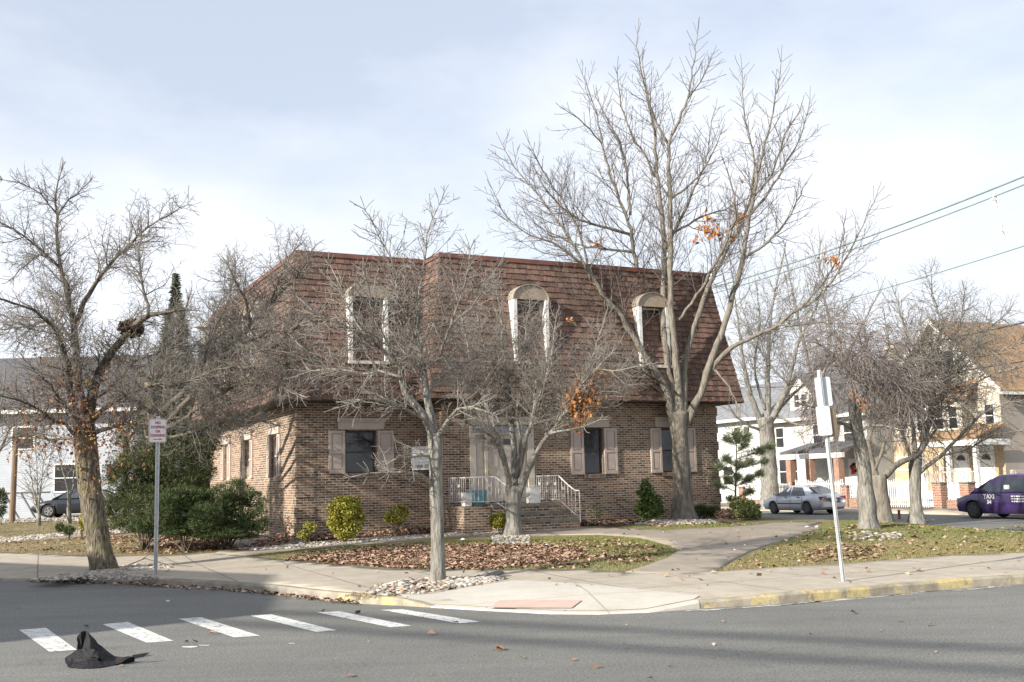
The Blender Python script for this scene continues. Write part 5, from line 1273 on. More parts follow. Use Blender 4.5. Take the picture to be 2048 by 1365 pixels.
# yellow green shrubs
shrub('yellow_shrub', 'large box shaped yellow green shrub against the brick wall', 'shrub', 692, 1084, 27.8, [(692, 1018, 36, 30), (672, 1040, 20, 34), (712, 1040, 20, 30), (690, 1062, 24, 22)], 'yellow_leaf', 6000, .062, 41, depth=.7, gaps=.5, clump=40)
shrub('yellow_shrub', 'small loose yellow green shrub between the big yellow one and the grey trunk', 'shrub', 792, 1052, 29.2, [(794, 1030, 22, 20), (778, 1036, 12, 10), (808, 1022, 10, 12)], 'yellow_leaf', 1000, .06, 42, depth=.8, gaps=.5)
shrub('yellow_shrub', 'sparse yellow green seedling at the left brick corner', 'shrub', 614, 1082, 27.6, [(614, 1062, 10, 20), (624, 1054, 10, 10), (606, 1070, 12, 10)], 'yellow_leaf', 420, .055, 43, gaps=.5)
shrub('golden_bush', 'round golden green bush left of the many stemmed trunk', 'shrub', 998, 1060, 28.0, [(998, 1042, 20, 16)], 'yellow_leaf', 1100, .055, 44, gaps=.6)
shrub('holly_bush', 'upright cone shaped glossy green bush under the right hand window', 'shrub', 1296, 1042, 31.6, [(1296, 1000, 22, 36), (1292, 976, 12, 22), (1310, 1018, 22, 24), (1284, 1018, 18, 24)], 'holly', 5200, .06, 45, depth=.9, gaps=.5, clump=40)
shrub('low_juniper', 'low dark spreading juniper right of the oak trunk', 'shrub', 1408, 1038, 32.8, [(1400, 1022, 20, 14), (1425, 1024, 22, 12)], 'juniper', 2600, .08, 46, 'spray', clump=40)
shrub('pale_laurel', 'pale green rounded laurel by the driveway at the right brick corner', 'shrub', 1490, 1046, 31.5, [(1490, 1020, 28, 28), (1475, 1010, 18, 18), (1508, 1026, 16, 20)], 'laurel', 4200, .065, 47, depth=.9, gaps=.5, clump=40)
shrub('brown_dead_shrub', 'dry brown dead plant between the low juniper and the pale laurel', 'shrub', 1452, 1044, 32.2, [(1452, 1030, 22, 12)], 'leaf_litter', 900, .06, 48)
shrub('ball_bush', 'left one of two small clipped ball bushes', 'shrub', 120, 1064, 36.5, [(120, 1055, 9, 10)], 'juniper', 1200, .05, 49, 'spray', group='clipped ball bushes on the left lawn')
shrub('ball_bush', 'right one of two small clipped ball bushes', 'shrub', 138, 1072, 34.5, [(138, 1061, 11, 10)], 'juniper', 1400, .05, 50, 'spray', group='clipped ball bushes on the left lawn')
shrub('yellow_seedling', 'thin yellow green plant left of the mossy trunk', 'shrub', 164, 1066, 35, [(165, 1045, 7, 18)], 'yellow_leaf', 300, .07, 51)
shrub('dry_plant', 'dry grey dead stalks at the left brick corner', 'shrub', 572, 1080, 27.9, [(572, 1050, 12, 22)], 'leaf_litter', 160, .05, 52)
shrub('edge_evergreen', 'dark evergreen shrub at the left picture edge', 'shrub', 2, 1040, 48, [(0, 1005, 14, 30)], 'yew', 1500, .12, 53, 'spray')
shrub('bare_bed_shrub', 'thin leafless red green shrub in front of the brick wall right of the steps', 'shrub', 1195, 1046, 31.0, [(1190, 1020, 24, 14)], 'holly', 160, .045, 54)
# young pine beside the building
def young_pine():
    Y = 33.5; ppm = FL / Y; base = atY(1470, 1040, Y); base.z = terr(base.x, base.y)
    T = thing('young_pine', 'young pine with tufts of pale green needles against the white wall', 'tree', base)
    top = atY(1474, 868, Y); L = [([base - Vector((0, 0, .1)), base.lerp(top, .5), top], [.035, .028, .012])]; V = []; F = []; r = random.Random(5)
    for (px, py, s, dy) in ((1474, 872, 30, 0), (1495, 875, 14, .1), (1454, 880, 14, -.1), (1490, 892, 12, .1), (1452, 920, 16, -.4), (1440, 935, 14, -.6), (1478, 930, 14, .4), (1500, 925, 16, .2), (1522, 905, 16, .6), (1540, 895, 14, .8), (1455, 960, 14, -.5), (1475, 955, 12, -.2), (1500, 960, 16, .3), (1520, 950, 14, .5), (1435, 972, 10, -.6), (1500, 985, 12, .3), (1460, 1000, 10, -.3), (1530, 925, 10, .5)):
        c = atY(px, py, Y + dy); f = (c.z - base.z) / (top.z - base.z); jp = base.lerp(top, max(.1, f - .08)); L.append(([jp, jp.lerp(c, .5) + Vector((0, 0, .02)), c], [.012, .009, .005]))
        for _ in range(int(s * 22)):
            tt = r.random() ** .5; bb = jp.lerp(c, tt); d = Vector((r.gauss(0, 1), r.gauss(0, 1), r.gauss(.2, 1))).normalized(); o = (d + (c - jp).normalized() * .8 + Vector((0, 0, .3))).normalized(); ln = .12; x = o.cross(Vector((r.uniform(-1, 1), r.uniform(-1, 1), r.uniform(-1, 1)))).normalized() * .006
            p = bb + d * .05 * r.random(); b = len(V); V.extend([tuple(p - x), tuple(p + x), tuple(p + o * ln + x * .4), tuple(p + o * ln - x * .4)]); F.append((b, b + 1, b + 2, b + 3))
        for _ in range(int(s * 24)):
            d = Vector((r.gauss(0, 1), r.gauss(0, 1), r.gauss(.25, .8))).normalized(); k = 1.25 * s / ppm * r.uniform(.1, .9); p = c + d * k * r.random() * r.uniform(.7, 1.4)
            o = (d + Vector((0, 0, .4))).normalized(); ln = .13; x = o.cross(Vector((r.uniform(-1, 1), r.uniform(-1, 1), r.uniform(-1, 1)))).normalized() * .007
            b = len(V); V.extend([tuple(p - x), tuple(p + x), tuple(p + o * ln + x * .4), tuple(p + o * ln - x * .4)]); F.append((b, b + 1, b + 2, b + 3))
    np_mesh('crown', V, F, M['pine'], T); V, F = tubes_np(L, 6); np_mesh('trunk', V, F, M['bark_dark'], T)
young_pine()
# ------------------------------------------------------------------ leaf litter, stones, grass
_tc = {}
def tz(x, y):
    k = (round(x * 4), round(y * 4))
    if k not in _tc: _tc[k] = (terr(k[0] / 4, k[1] / 4), terr(k[0] / 4 + .25, k[1] / 4), terr(k[0] / 4, k[1] / 4 + .25))
    a, b, c = _tc[k]; return a + (b - a) * (x * 4 - k[0]) + (c - a) * (y * 4 - k[1])
WALKW = gpoly(WALK); SWW = sw
RR = random.Random(77)
def scatter(poly_px, n, cl=0.0, seed=0, world=None):
    P = world or gpoly(poly_px); xs = [p[0] for p in P]; ys = [p[1] for p in P]; out = []; t = 0
    while len(out) < n and t < n * 30:
        t += 1; x, y = RR.uniform(min(xs), max(xs)), RR.uniform(min(ys), max(ys))
        if not inpoly(x, y, P): continue
        if cl and noise.noise(Vector((x * cl, y * cl, seed))) + RR.uniform(-.25, .25) < 0: continue
        out.append((x, y))
    return out
V = []; F = []
def leaves(poly, n, h=.02, size=.10, cl=0.0, dz=.0, lift=1.0, world=None):
    for x, y in scatter(poly, n, cl, 3, world):
        hh = h * (.6 + .6 * noise.noise(Vector((x * 1.3, y * 1.3, 9))))
        leaf_add(V, F, Vector((x, y, tz(x, y) + dz + .012 + RR.random() * max(.005, hh))), size * RR.choice((.5, .7, .85, 1, 1.15, 1.5)) * RR.uniform(.85, 1.15), RR, flat=True, lift=lift * RR.uniform(.4, 2.2))
leaves([(560, 1122), (640, 1112), (740, 1100), (850, 1093), (960, 1093), (1060, 1092), (1150, 1098), (1180, 1112), (1120, 1128), (1030, 1137), (900, 1141), (780, 1138), (660, 1127)], 13500, .05, .072)
leaves([(500, 1122), (640, 1100), (860, 1086), (1060, 1082), (1230, 1080), (1290, 1095), (1240, 1125), (1120, 1139), (870, 1143), (650, 1130), (520, 1117)], 3600, .02, .07, 1.2)
leaves([(1100, 1085), (1250, 1082), (1330, 1100), (1300, 1125), (1180, 1138), (1080, 1138)], 700, .015, .09, 1.0)
leaves([(540, 1082), (600, 1072), (700, 1052), (800, 1050), (860, 1033), (930, 1031), (1035, 1046), (1040, 1057), (940, 1063), (850, 1069), (730, 1077), (620, 1086)], 12000, .16, .085, .0, .02, 2)
leaves([(860, 1050), (900, 1040), (935, 1038), (1000, 1048), (960, 1058), (880, 1064)], 2500, .30, .11, 0, .02, 2)
leaves([(740, 1066), (800, 1052), (850, 1050), (850, 1066), (780, 1072)], 1800, .25, .11, 0, .02, 2)
leaves([(1040, 1046), (1160, 1040), (1240, 1044), (1300, 1046), (1240, 1053), (1100, 1052), (1040, 1056)], 2600, .06, .10, 0, .015)
leaves([(1300, 1047), (1460, 1046), (1500, 1052), (1400, 1054), (1300, 1056)], 260, .02, .09)
leaves([(300, 1062), (420, 1078), (540, 1078), (600, 1090), (480, 1100), (380, 1100), (300, 1085)], 3800, .05, .10, .9, .01, 1.5)
leaves([(200, 1066), (420, 1080), (430, 1104), (330, 1110), (190, 1108)], 1500, .02, .09, .6)
leaves([(0, 1070), (200, 1070), (300, 1108), (100, 1106), (0, 1102)], 350, .01, .09)
leaves([(1430, 1143), (1560, 1086), (1650, 1060), (2048, 1050), (2048, 1105), (1700, 1125)], 1400, .012, .085)
leaves([(1600, 1110), (1680, 1090), (1780, 1095), (1760, 1118), (1620, 1128)], 500, .012, .09)
leaves([(700, 1192), (780, 1165), (880, 1157), (1020, 1160), (940, 1176), (800, 1196)], 260, .02, .08)
leaves(WALK, 80, .0, .075, 0, .02)
leaves([(250, 1150), (650, 1140), (690, 1180), (1400, 1190), (2048, 1150), (2048, 1110), (1430, 1148), (600, 1128)], 60, .0, .09, 0, .015)
# gutter and road leaves (z=0)
for _ in range(420):
    i = RR.randrange(12, 19); t = RR.random(); p = KERB[i].lerp(KERB[i + 1], t); d = (KERB[i + 1] - KERB[i]).normalized(); nn = Vector((-d.y, d.x, 0)) if (-d.y * 0 + d.x) > 0 else Vector((d.y, -d.x, 0))
    q = p + Vector((0, -1, 0)) * abs(RR.gauss(0, .16)); leaf_add(V, F, Vector((q.x, q.y, .012 + RR.random() * .03)), .09 * RR.uniform(.5, 1.2), RR, flat=True)
for _ in range(22):
    p = atZ(RR.uniform(0, 2048), RR.uniform(1235, 1360), .012)
    if p.y > 9: leaf_add(V, F, p, .06 * RR.uniform(.5, 1.1), RR, flat=True)
for px, py, s in ((425, 1266, .1), (912, 1245, .09), (716, 1225, .1), (862, 1267, .1), (700, 1350, .09), (1000, 1298, .12), (1860, 1249, .1), (858, 1197, .17), (390, 1282, .1), (648, 1221, .1), (172, 1253, .1), (1707, 1225, .1), (1192, 1333, .08), (995, 1297, .1)):
    p = atZ(px, py, .02); leaf_add(V, F, p, s, RR, flat=True, lift=2)
tag(np_mesh('leaf_litter', V, F, M['leaf_litter']), 'dry brown fallen leaves drifted over lawn, beds and gutter', 'leaves', kind='stuff')
print('litter', len(F))
# stones
import bmesh
bm = bmesh.new(); bmesh.ops.create_icosphere(bm, subdivisions=1, radius=1); ICO_V = np.array([v.co[:] for v in bm.verts]); ICO_F = np.array([[v.index for v in f.verts] for f in bm.faces]); bm.free()
SV = []; SF = []; so_ = 0
def stones(poly, n, s=(.02, .05), dz=0.0, world=None, cl=0.0):
    global so_
    for x, y in scatter(poly, n, cl, 5, world):
        r = RR.uniform(*s) * (1 if RR.random() < .93 else 1.5); sc = np.array([RR.uniform(.7, 1.4), RR.uniform(.7, 1.3), RR.uniform(.32, .6)]) * r; a = RR.random() * 6.28
        v = ICO_V * (1 + np.array([[RR.uniform(-.14, .14)] for _ in range(12)])) * sc
        v = v @ np.array([[math.cos(a), math.sin(a), 0], [-math.sin(a), math.cos(a), 0], [0, 0, 1]]); v = v + np.array([x, y, tz(x, y) + dz + r * .25 + .01])
        SV.append(v); SF.append(ICO_F + so_); so_ += 12
stones([(420, 1096), (500, 1078), (560, 1078), (620, 1087), (720, 1080), (860, 1070), (950, 1064), (1035, 1059), (1000, 1071), (930, 1073), (860, 1077), (700, 1089), (620, 1097), (520, 1102)], 3800, (.02, .05))
stones([(430, 1096), (480, 1068), (540, 1072), (600, 1086), (560, 1098), (480, 1101)], 1500, (.02, .05), .01)
stones([(730, 1185), (760, 1170), (830, 1160), (900, 1157), (960, 1153), (1005, 1157), (1010, 1163), (940, 1174), (880, 1183), (840, 1190), (760, 1194)], 420, (.02, .055))
stones([(880, 1165), (960, 1154), (1015, 1160), (930, 1176)], 160, (.035, .07))
stones([(60, 1162), (150, 1149), (200, 1141), (260, 1132), (345, 1131), (345, 1137), (250, 1144), (200, 1153), (110, 1163)], 900, (.02, .055))
stones([(60, 1164), (110, 1150), (200, 1142), (300, 1150), (330, 1162), (200, 1162)], 260, (.02, .045))
stones([(1060, 1090), (985, 1090), (985, 1073), (1060, 1072)], 420, (.025, .05))
stones([(1230, 1050), (1320, 1042), (1420, 1040), (1440, 1048), (1340, 1052)], 700, (.025, .05))
stones([(1690, 1078), (1700, 1066), (1800, 1064), (1805, 1080), (1750, 1084)], 75, (.03, .07))
stones([(1800, 1044), (1870, 1042), (1870, 1048), (1800, 1049)], 70, (.04, .08))
stones([(0, 1078), (160, 1064), (160, 1070), (0, 1088)], 600, (.03, .06))
stones([(0, 1040), (160, 1036), (200, 1036), (200, 1042), (0, 1047)], 900, (.04, .08))
stones([(180, 1062), (280, 1052), (330, 1058), (260, 1066), (190, 1068)], 600, (.03, .06))
tag(np_mesh('pebbles', np.concatenate(SV), np.concatenate(SF), M['stones'], None, True), 'pale rounded stones edging the beds and tree bases', 'pebbles', kind='stuff')
# grass
def grass(name, polys, mat, label):
    V = []; F = []
    for poly, n, h in polys:
        for x, y in scatter(poly, n):
            if inpoly(x, y, WALKW) or inpoly(x, y, SWW): continue
            z = tz(x, y); a = RR.random() * 6.283; w = RR.uniform(.004, .008); hh = h * RR.uniform(.5, 1.3); dx, dy = math.cos(a) * w, math.sin(a) * w
            lx, ly = RR.uniform(-.7, .7) * hh, RR.uniform(-.7, .7) * hh; b = len(V)
            V.extend([(x - dx, y - dy, z - .005), (x + dx, y + dy, z - .005), (x + lx, y + ly, z + hh)]); F.append((b, b + 1, b + 2))
    tag(np_mesh(name, V, F, mat), label, 'grass', kind='stuff')
isl = [(480, 1114), (560, 1104), (700, 1092), (850, 1085), (1000, 1078), (1200, 1073), (1290, 1080), (1355, 1102), (1300, 1130), (1250, 1146), (1080, 1141), (870, 1142), (640, 1128)]
grass('lawn_grass', [(isl, 26000, .035), ([(600, 1106), (850, 1086), (1000, 1078), (1200, 1073), (1290, 1080), (1355, 1102), (1250, 1120), (1100, 1095), (850, 1096)], 14000, .045),
      ([(1430, 1144), (1560, 1085), (1640, 1058), (1640, 1046), (2060, 1046), (2060, 1106), (1700, 1128)], 52000, .04), ([(1230, 1055), (1420, 1046), (1530, 1048), (1440, 1056), (1320, 1060)], 5000, .04)], M['grass_blade'], 'short patchy green lawn grass')
grass('dry_grass', [([(-20, 1090), (200, 1072), (430, 1080), (430, 1106), (200, 1113), (-20, 1105)], 16000, .035), ([(-20, 1045), (170, 1040), (230, 1056), (100, 1070), (-20, 1078)], 9000, .05),
      (isl, 14000, .03), ([(1430, 1144), (1560, 1090), (1750, 1085), (2060, 1080), (2060, 1106), (1700, 1128)], 26000, .032), ([(690, 1193), (750, 1172), (820, 1164), (860, 1180), (790, 1197)], 3500, .035)], M['grass_dry'], 'straw coloured dry grass at the lawn edges')
# ------------------------------------------------------------------ sign posts
def plate(m, c, dx, dz, n, w, h, th, rc=.03):
    """rounded rectangle plate centred c"""
    pts = []
    for (sx, sz, a0) in ((1, 1, 0), (-1, 1, 90), (-1, -1, 180), (1, -1, 270)):
        for k in range(5):
            a = math.radians(a0 + 22.5 * k); pts.append(c + dx * (sx * (w / 2 - rc) + rc * math.cos(a)) + dz * (sz * (h / 2 - rc) + rc * math.sin(a)))
    m.prism(pts, n * th)
def upost(m, b, t, dx, n, w=.05, dep=.03):
    """U channel post from b to t"""
    sec = [(-w / 2 - .012, 0), (-w / 2, 0), (-w / 2 + .004, dep), (w / 2 - .004, dep), (w / 2, 0), (w / 2 + .012, 0)]
    th = .004
    for i in range(5):
        (x0, y0), (x1, y1) = sec[i], sec[i + 1]
        P = [b + dx * x0 + n * y0, b + dx * x1 + n * y1, t + dx * x1 + n * y1, t + dx * x0 + n * y0]
        q = [p + n * th for p in P] if abs(y1 - y0) < .01 else [p + dx * (th if x0 > 0 else -th) for p in P]
        m.box8([P[0], P[1], q[1], q[0], P[3], P[2], q[2], q[3]])
def holes_strip(b, t, dx, n, parent, off):
    m = MB(); L = (t - b).length; d = (t - b) / L; k = int(L / .0254 / 1.0)
    for i in range(2, k - 1):
        c = b + d * (i * .0254) + n * off; s = .0045; m.face([c - dx * s - d * s, c + dx * s - d * s, c + dx * s + d * s, c - dx * s + d * s])
    return m.build('punched_holes', M['blackplastic'], parent)
# left sign: NO STOPPING OR STANDING
b = G(311, 1152); YL = b.y; S1 = thing('parking_sign', 'shade-grey faced no stopping or standing sign with red letters on a steel post', 'sign', b)
t = atY(313, 833, YL); t.x = b.x + .0; dx = Vector((.90, .43, 0)).normalized(); n = Vector((.43, -.90, 0)).normalized()
m = MB(); upost(m, b - Vector((0, 0, .1)), t, dx, -n); m.build('post', M['galv'], S1); holes_strip(b, t, dx, n, S1, .003)
c = atY(315, 862, YL); m = MB(); plate(m, c + n * .006, dx, Vector((0, 0, 1)), n, .33, .457, .003); pl = m.build('sign_plate', M['sign_grey_shaded'], S1)
m = MB()
w, h, th, q = .31, .437, .004, c + n * .0105
for (x0, x1, z0, z1) in ((-w / 2, w / 2, h / 2 - th, h / 2), (-w / 2, w / 2, -h / 2, -h / 2 + th), (-w / 2, -w / 2 + th, -h / 2, h / 2), (w / 2 - th, w / 2, -h / 2, h / 2)):
    m.face([q + dx * x0 + Vector((0, 0, z0)), q + dx * x1 + Vector((0, 0, z0)), q + dx * x1 + Vector((0, 0, z1)), q + dx * x0 + Vector((0, 0, z1))])
z = -.165
m.face([q + dx * -.08 + Vector((0, 0, z - .008)), q + dx * .045 + Vector((0, 0, z - .008)), q + dx * .045 + Vector((0, 0, z + .008)), q + dx * -.08 + Vector((0, 0, z + .008))])
m.face([q + dx * .04 + Vector((0, 0, z - .02)), q + dx * .09 + Vector((0, 0, z)), q + dx * .04 + Vector((0, 0, z + .02))])
m.build('sign_border', M['sign_red'], pl)
for s_, zz in (('NO', .155), ('STOPPING', .07), ('OR', -.012), ('STANDING', -.092)):
    text(s_, q + Vector((0, 0, zz)), dx, (0, 0, 1), .074, M['sign_red'], pl, xs=.76 if len(s_) > 3 else .85, bold=.0012)
# right leaning post, two plates
b = G(1687, 1165); YR = b.y; S2 = thing('bus_stop_sign', 'white faced sign and grey sign back on a tilted punched steel post', 'sign', b)
t = atY(1638, 741, YR); dx = Vector((.80, -.60, 0)).normalized(); up = (t - b).normalized(); dx = (dx - up * dx.dot(up)).normalized(); n = dx.cross(up).normalized()
if n.y > 0: n = -n
m = MB(); upost(m, b - up * .1, t, dx * .9, n, .045, .032); m.build('post', M['galv'], S2); holes_strip(b, t, dx, n, S2, .040)
xx = Vector((.985, -.10, 0)); xx = (xx - up * xx.dot(up)).normalized(); nn_ = xx.cross(up).normalized(); nn_ = -nn_ if nn_.y > 0 else nn_
c = atY(1647, 784, YR + .05); m = MB(); plate(m, c, xx, up, nn_, .235, .45, .003, .035); m.build('sign_plate', M['sign_back'], S2)
x2 = Vector((.93, .25, 0)); x2 = (x2 - up * x2.dot(up)).normalized(); n2 = x2.cross(up).normalized(); n2 = -n2 if n2.y > 0 else n2
c = atY(1648, 842, YR - .07); m = MB(); plate(m, c, x2, up, n2, .235, .445, .004, .035); p2 = m.build('sign_plate', M['sign_white'], S2)
m = MB(); r = random.Random(4)
for (x, z, L, a) in ((-.02, .205, .09, 0), (-.05, .01, .05, -1.0), (-.03, -.02, .04, -1.2), (-.05, -.09, .05, -1.3), (.02, -.10, .07, 1.5), (.035, -.13, .05, 1.2), (-.04, -.17, .02, 0), (0, -.20, .1, 0)):
    d = x2 * math.cos(a) + up * math.sin(a); k = c + n2 * .006 + x2 * x + up * z; w_ = up * .003 if abs(a) < .5 else x2 * .003
    m.face([k - d * L / 2 - w_, k + d * L / 2 - w_, k + d * L / 2 + w_, k - d * L / 2 + w_])
m.build('sign_marks', M['ink_faint'], p2)
c3 = atY(1663, 845, YR - .01); m = MB(); plate(m, c3, x2, up, n2, .18, .44, .003, .03); m.build('sign_plate', pmat('sign_back_brown', (.22, .17, .11), (.16, .12, .08), 4, .5), S2)
# ------------------------------------------------------------------ black cloth on the road
def cloth():
    c = lambda x, y: (120 + x / 11.38, 1250 + y / 11.38)
    Y0 = atZ(200, 1334, 0).y
    def up(x, y, d): return atY(*c(x, y), Y0 + d)
    def gd(x, y): return atZ(*c(x, y), .008)
    def bk(x, d, z=.006):
        q = atY(*c(x, 900), Y0 + d); return Vector((q.x, q.y, z))
    P = dict(A=up(470, 165, .22), B=up(590, 135, .30), C=up(650, 160, .25), D=up(1240, 715, .22), E=up(410, 270, .20), F=up(400, 560, .12), G=up(120, 750, .06), H=gd(165, 962), I=gd(380, 985), J=gd(720, 990),
             K=gd(960, 965), L=gd(1290, 905), M=gd(1700, 845), N=up(1700, 700, .14), O=up(500, 560, .17), P=up(690, 540, .10), Q=up(830, 800, .03), R=up(1000, 815, .08), S=up(600, 800, .01), T=up(690, 700, .03),
             V=up(860, 420, .24), W=up(940, 640, .16), X=bk(430, .42), Y=bk(900, .46), Z=bk(1250, .36), a=up(760, 560, .06), b=up(860, 640, .05), c=up(900, 760, .02), d=up(320, 640, .09), e=up(300, 860, .03), f=up(1450, 740, .12))
    fs = ['EAOF', 'ABO', 'BCPO', 'CVP', 'VDWP', 'PWRba', 'PaT', 'aTcb', 'bcR', 'FOPTSd', 'FdG', 'GdSe', 'GeH', 'eSIH', 'STcQ', 'SQJI', 'QcRK', 'QKJ', 'RWDL', 'RLK', 'DfNML', 'XEF', 'XAE', 'XBA', 'XYCB', 'YVC', 'YDV', 'YZD', 'ZfD', 'ZNf', 'XFG']
    keys = list(P); bm = bmesh.new(); vs = {k: bm.verts.new(P[k]) for k in keys}
    for f in fs: bm.faces.new([vs[k] for k in f])
    bmesh.ops.triangulate(bm, faces=bm.faces[:]); bmesh.ops.subdivide_edges(bm, edges=bm.edges[:], cuts=3, use_grid_fill=True)
    for v in bm.verts:
        n3 = Vector((noise.noise(v.co * 9), noise.noise(v.co * 9 + Vector((5, 0, 0))), noise.noise(v.co * 11 + Vector((0, 7, 0))))) * .010 + Vector((noise.noise(v.co * 26), noise.noise(v.co * 26 + Vector((5, 0, 0))), noise.noise(v.co * 26 + Vector((0, 7, 0))))) * .010
        v.co += n3
        if v.co.z < .006: v.co.z = .006
    bm.normal_update(); me = bpy.data.meshes.new('black_cloth'); bm.to_mesh(me); bm.free()
    o = mesh_obj('black_cloth', me, M['cloth']); tag(o, 'crumpled black cloth lying in a peak on the asphalt', 'cloth')
    m = MB(); q = [up(1640, 690, .13), up(1850, 655, .16), up(2040, 628, .2), up(1900, 715, .14), up(1700, 750, .1)]; m.face(q); m.face([p - Vector((0, 0, .004)) for p in q][::-1]); t = m.build('loose_strip', M['cloth']); t.parent = o
cloth()
# ------------------------------------------------------------------ litter
PAP = [(1008, 1123, 14, 4, 'flattened white cup on the leaf pile right of the slim trunk'), (926, 1082, 10, 6, 'crumpled white wrapper on the grass left of the many stemmed trunk'), (1094, 1093, 12, 5, 'white scrap on the grass behind the flattened cup'),
       (1029, 1101, 14, 3, 'flat pale scrap on the leaves in front of the many stemmed trunk'), (849, 1100, 10, 3, 'small white scrap just left of the slim trunk'), (942, 1097, 6, 4, 'tiny white wad right of the slim trunk'),
       (1462, 1031, 16, 7, 'white paper caught beside the pale laurel'), (1615, 1057, 14, 5, 'white lump at the far lawn edge by the driveway'), (1633, 1056, 8, 4, 'smaller white lump beside the one at the driveway edge'),
       (1490, 1093 + 0, 5, 3, 'tiny white scrap on the driveway edge'), (1360, 1102, 5, 3, 'white scrap at the tip of the lawn island'), (1598, 1124, 8, 3, 'pale scrap on the right lawn near the sidewalk'), (1470, 1102, 5, 3, 'white speck at the left edge of the right lawn'),
       (1928, 1086, 9, 3, 'white scrap on the far right lawn'), (1868, 1102, 8, 3, 'pale scrap near the sidewalk on the right lawn'), (1205, 1104, 7, 3, 'small pale scrap in the middle of the lawn island')]
for px, py, w, h, lb in PAP:
    p = G(px, py); ppm = FL / p.y; r = random.Random(px); m = MB(); a = r.random() * 3; k = 7; W2 = w / ppm / 2; H2 = max(.015, h / ppm * .5)
    ring = [p + Vector((math.cos(i / k * 6.283 + a) * W2 * r.uniform(.7, 1.1), math.sin(i / k * 6.283 + a) * W2 * r.uniform(.4, .9), .012 + r.uniform(0, H2))) for i in range(k)]
    top = p + Vector((r.uniform(-.02, .02), 0, H2 * 1.6 + .015)); base = p + Vector((0, 0, .008))
    for i in range(k): m.face([ring[i], ring[(i + 1) % k], top]); m.face([ring[(i + 1) % k], ring[i], base])
    tag(m.build('paper_litter', M['paper']), lb, 'litter', 'white litter on the lawns')
# bent metal plate in the stones
p = G(985, 1157); m = MB(); k = 10
ring = [p + Vector((math.cos(i / k * 6.283) * .19, math.sin(i / k * 6.283) * .15, .05 + .05 * math.cos(i / k * 6.283 - .6))) for i in range(k)]
m.prism(ring, Vector((0, 0, .02))); tag(m.build('metal_cap', M['manhole']), 'dark round metal cap lying in the white stones by the slim tree', 'metal cap')
# broken branch behind the leaning trunk base
V_ = [([G(250, 1136) + Vector((0, 0, .03)), G(290, 1130) + Vector((0, 0, .14)), G(330, 1133) + Vector((0, 0, .05)), G(385, 1136) + Vector((0, 0, .03))], [.012, .010, .008, .005]),
      ([G(280, 1131) + Vector((0, 0, .1)), G(300, 1124) + Vector((0, 0, .18)), G(335, 1128) + Vector((0, 0, .12)), G(350, 1131) + Vector((0, 0, .05))], [.008, .007, .005, .004])]
a, b_ = tubes_np(V_, 5); tag(np_mesh('fallen_branch', a, b_, M['bark_dark'], None, True), 'dark fallen branch on the stones beside the signpost', 'branch')
# rusty post
p = G(1799, 1040); m = MB(); m.tube([p, p + Vector((0, 0, .38))], [.055, .055], 10); m.tube([p + Vector((0, 0, .38)), p + Vector((0, 0, .41))], [.065, .05], 10); tag(m.build('rusty_post', M['rust']), 'short rusty steel post between the two right hand trunks', 'post')
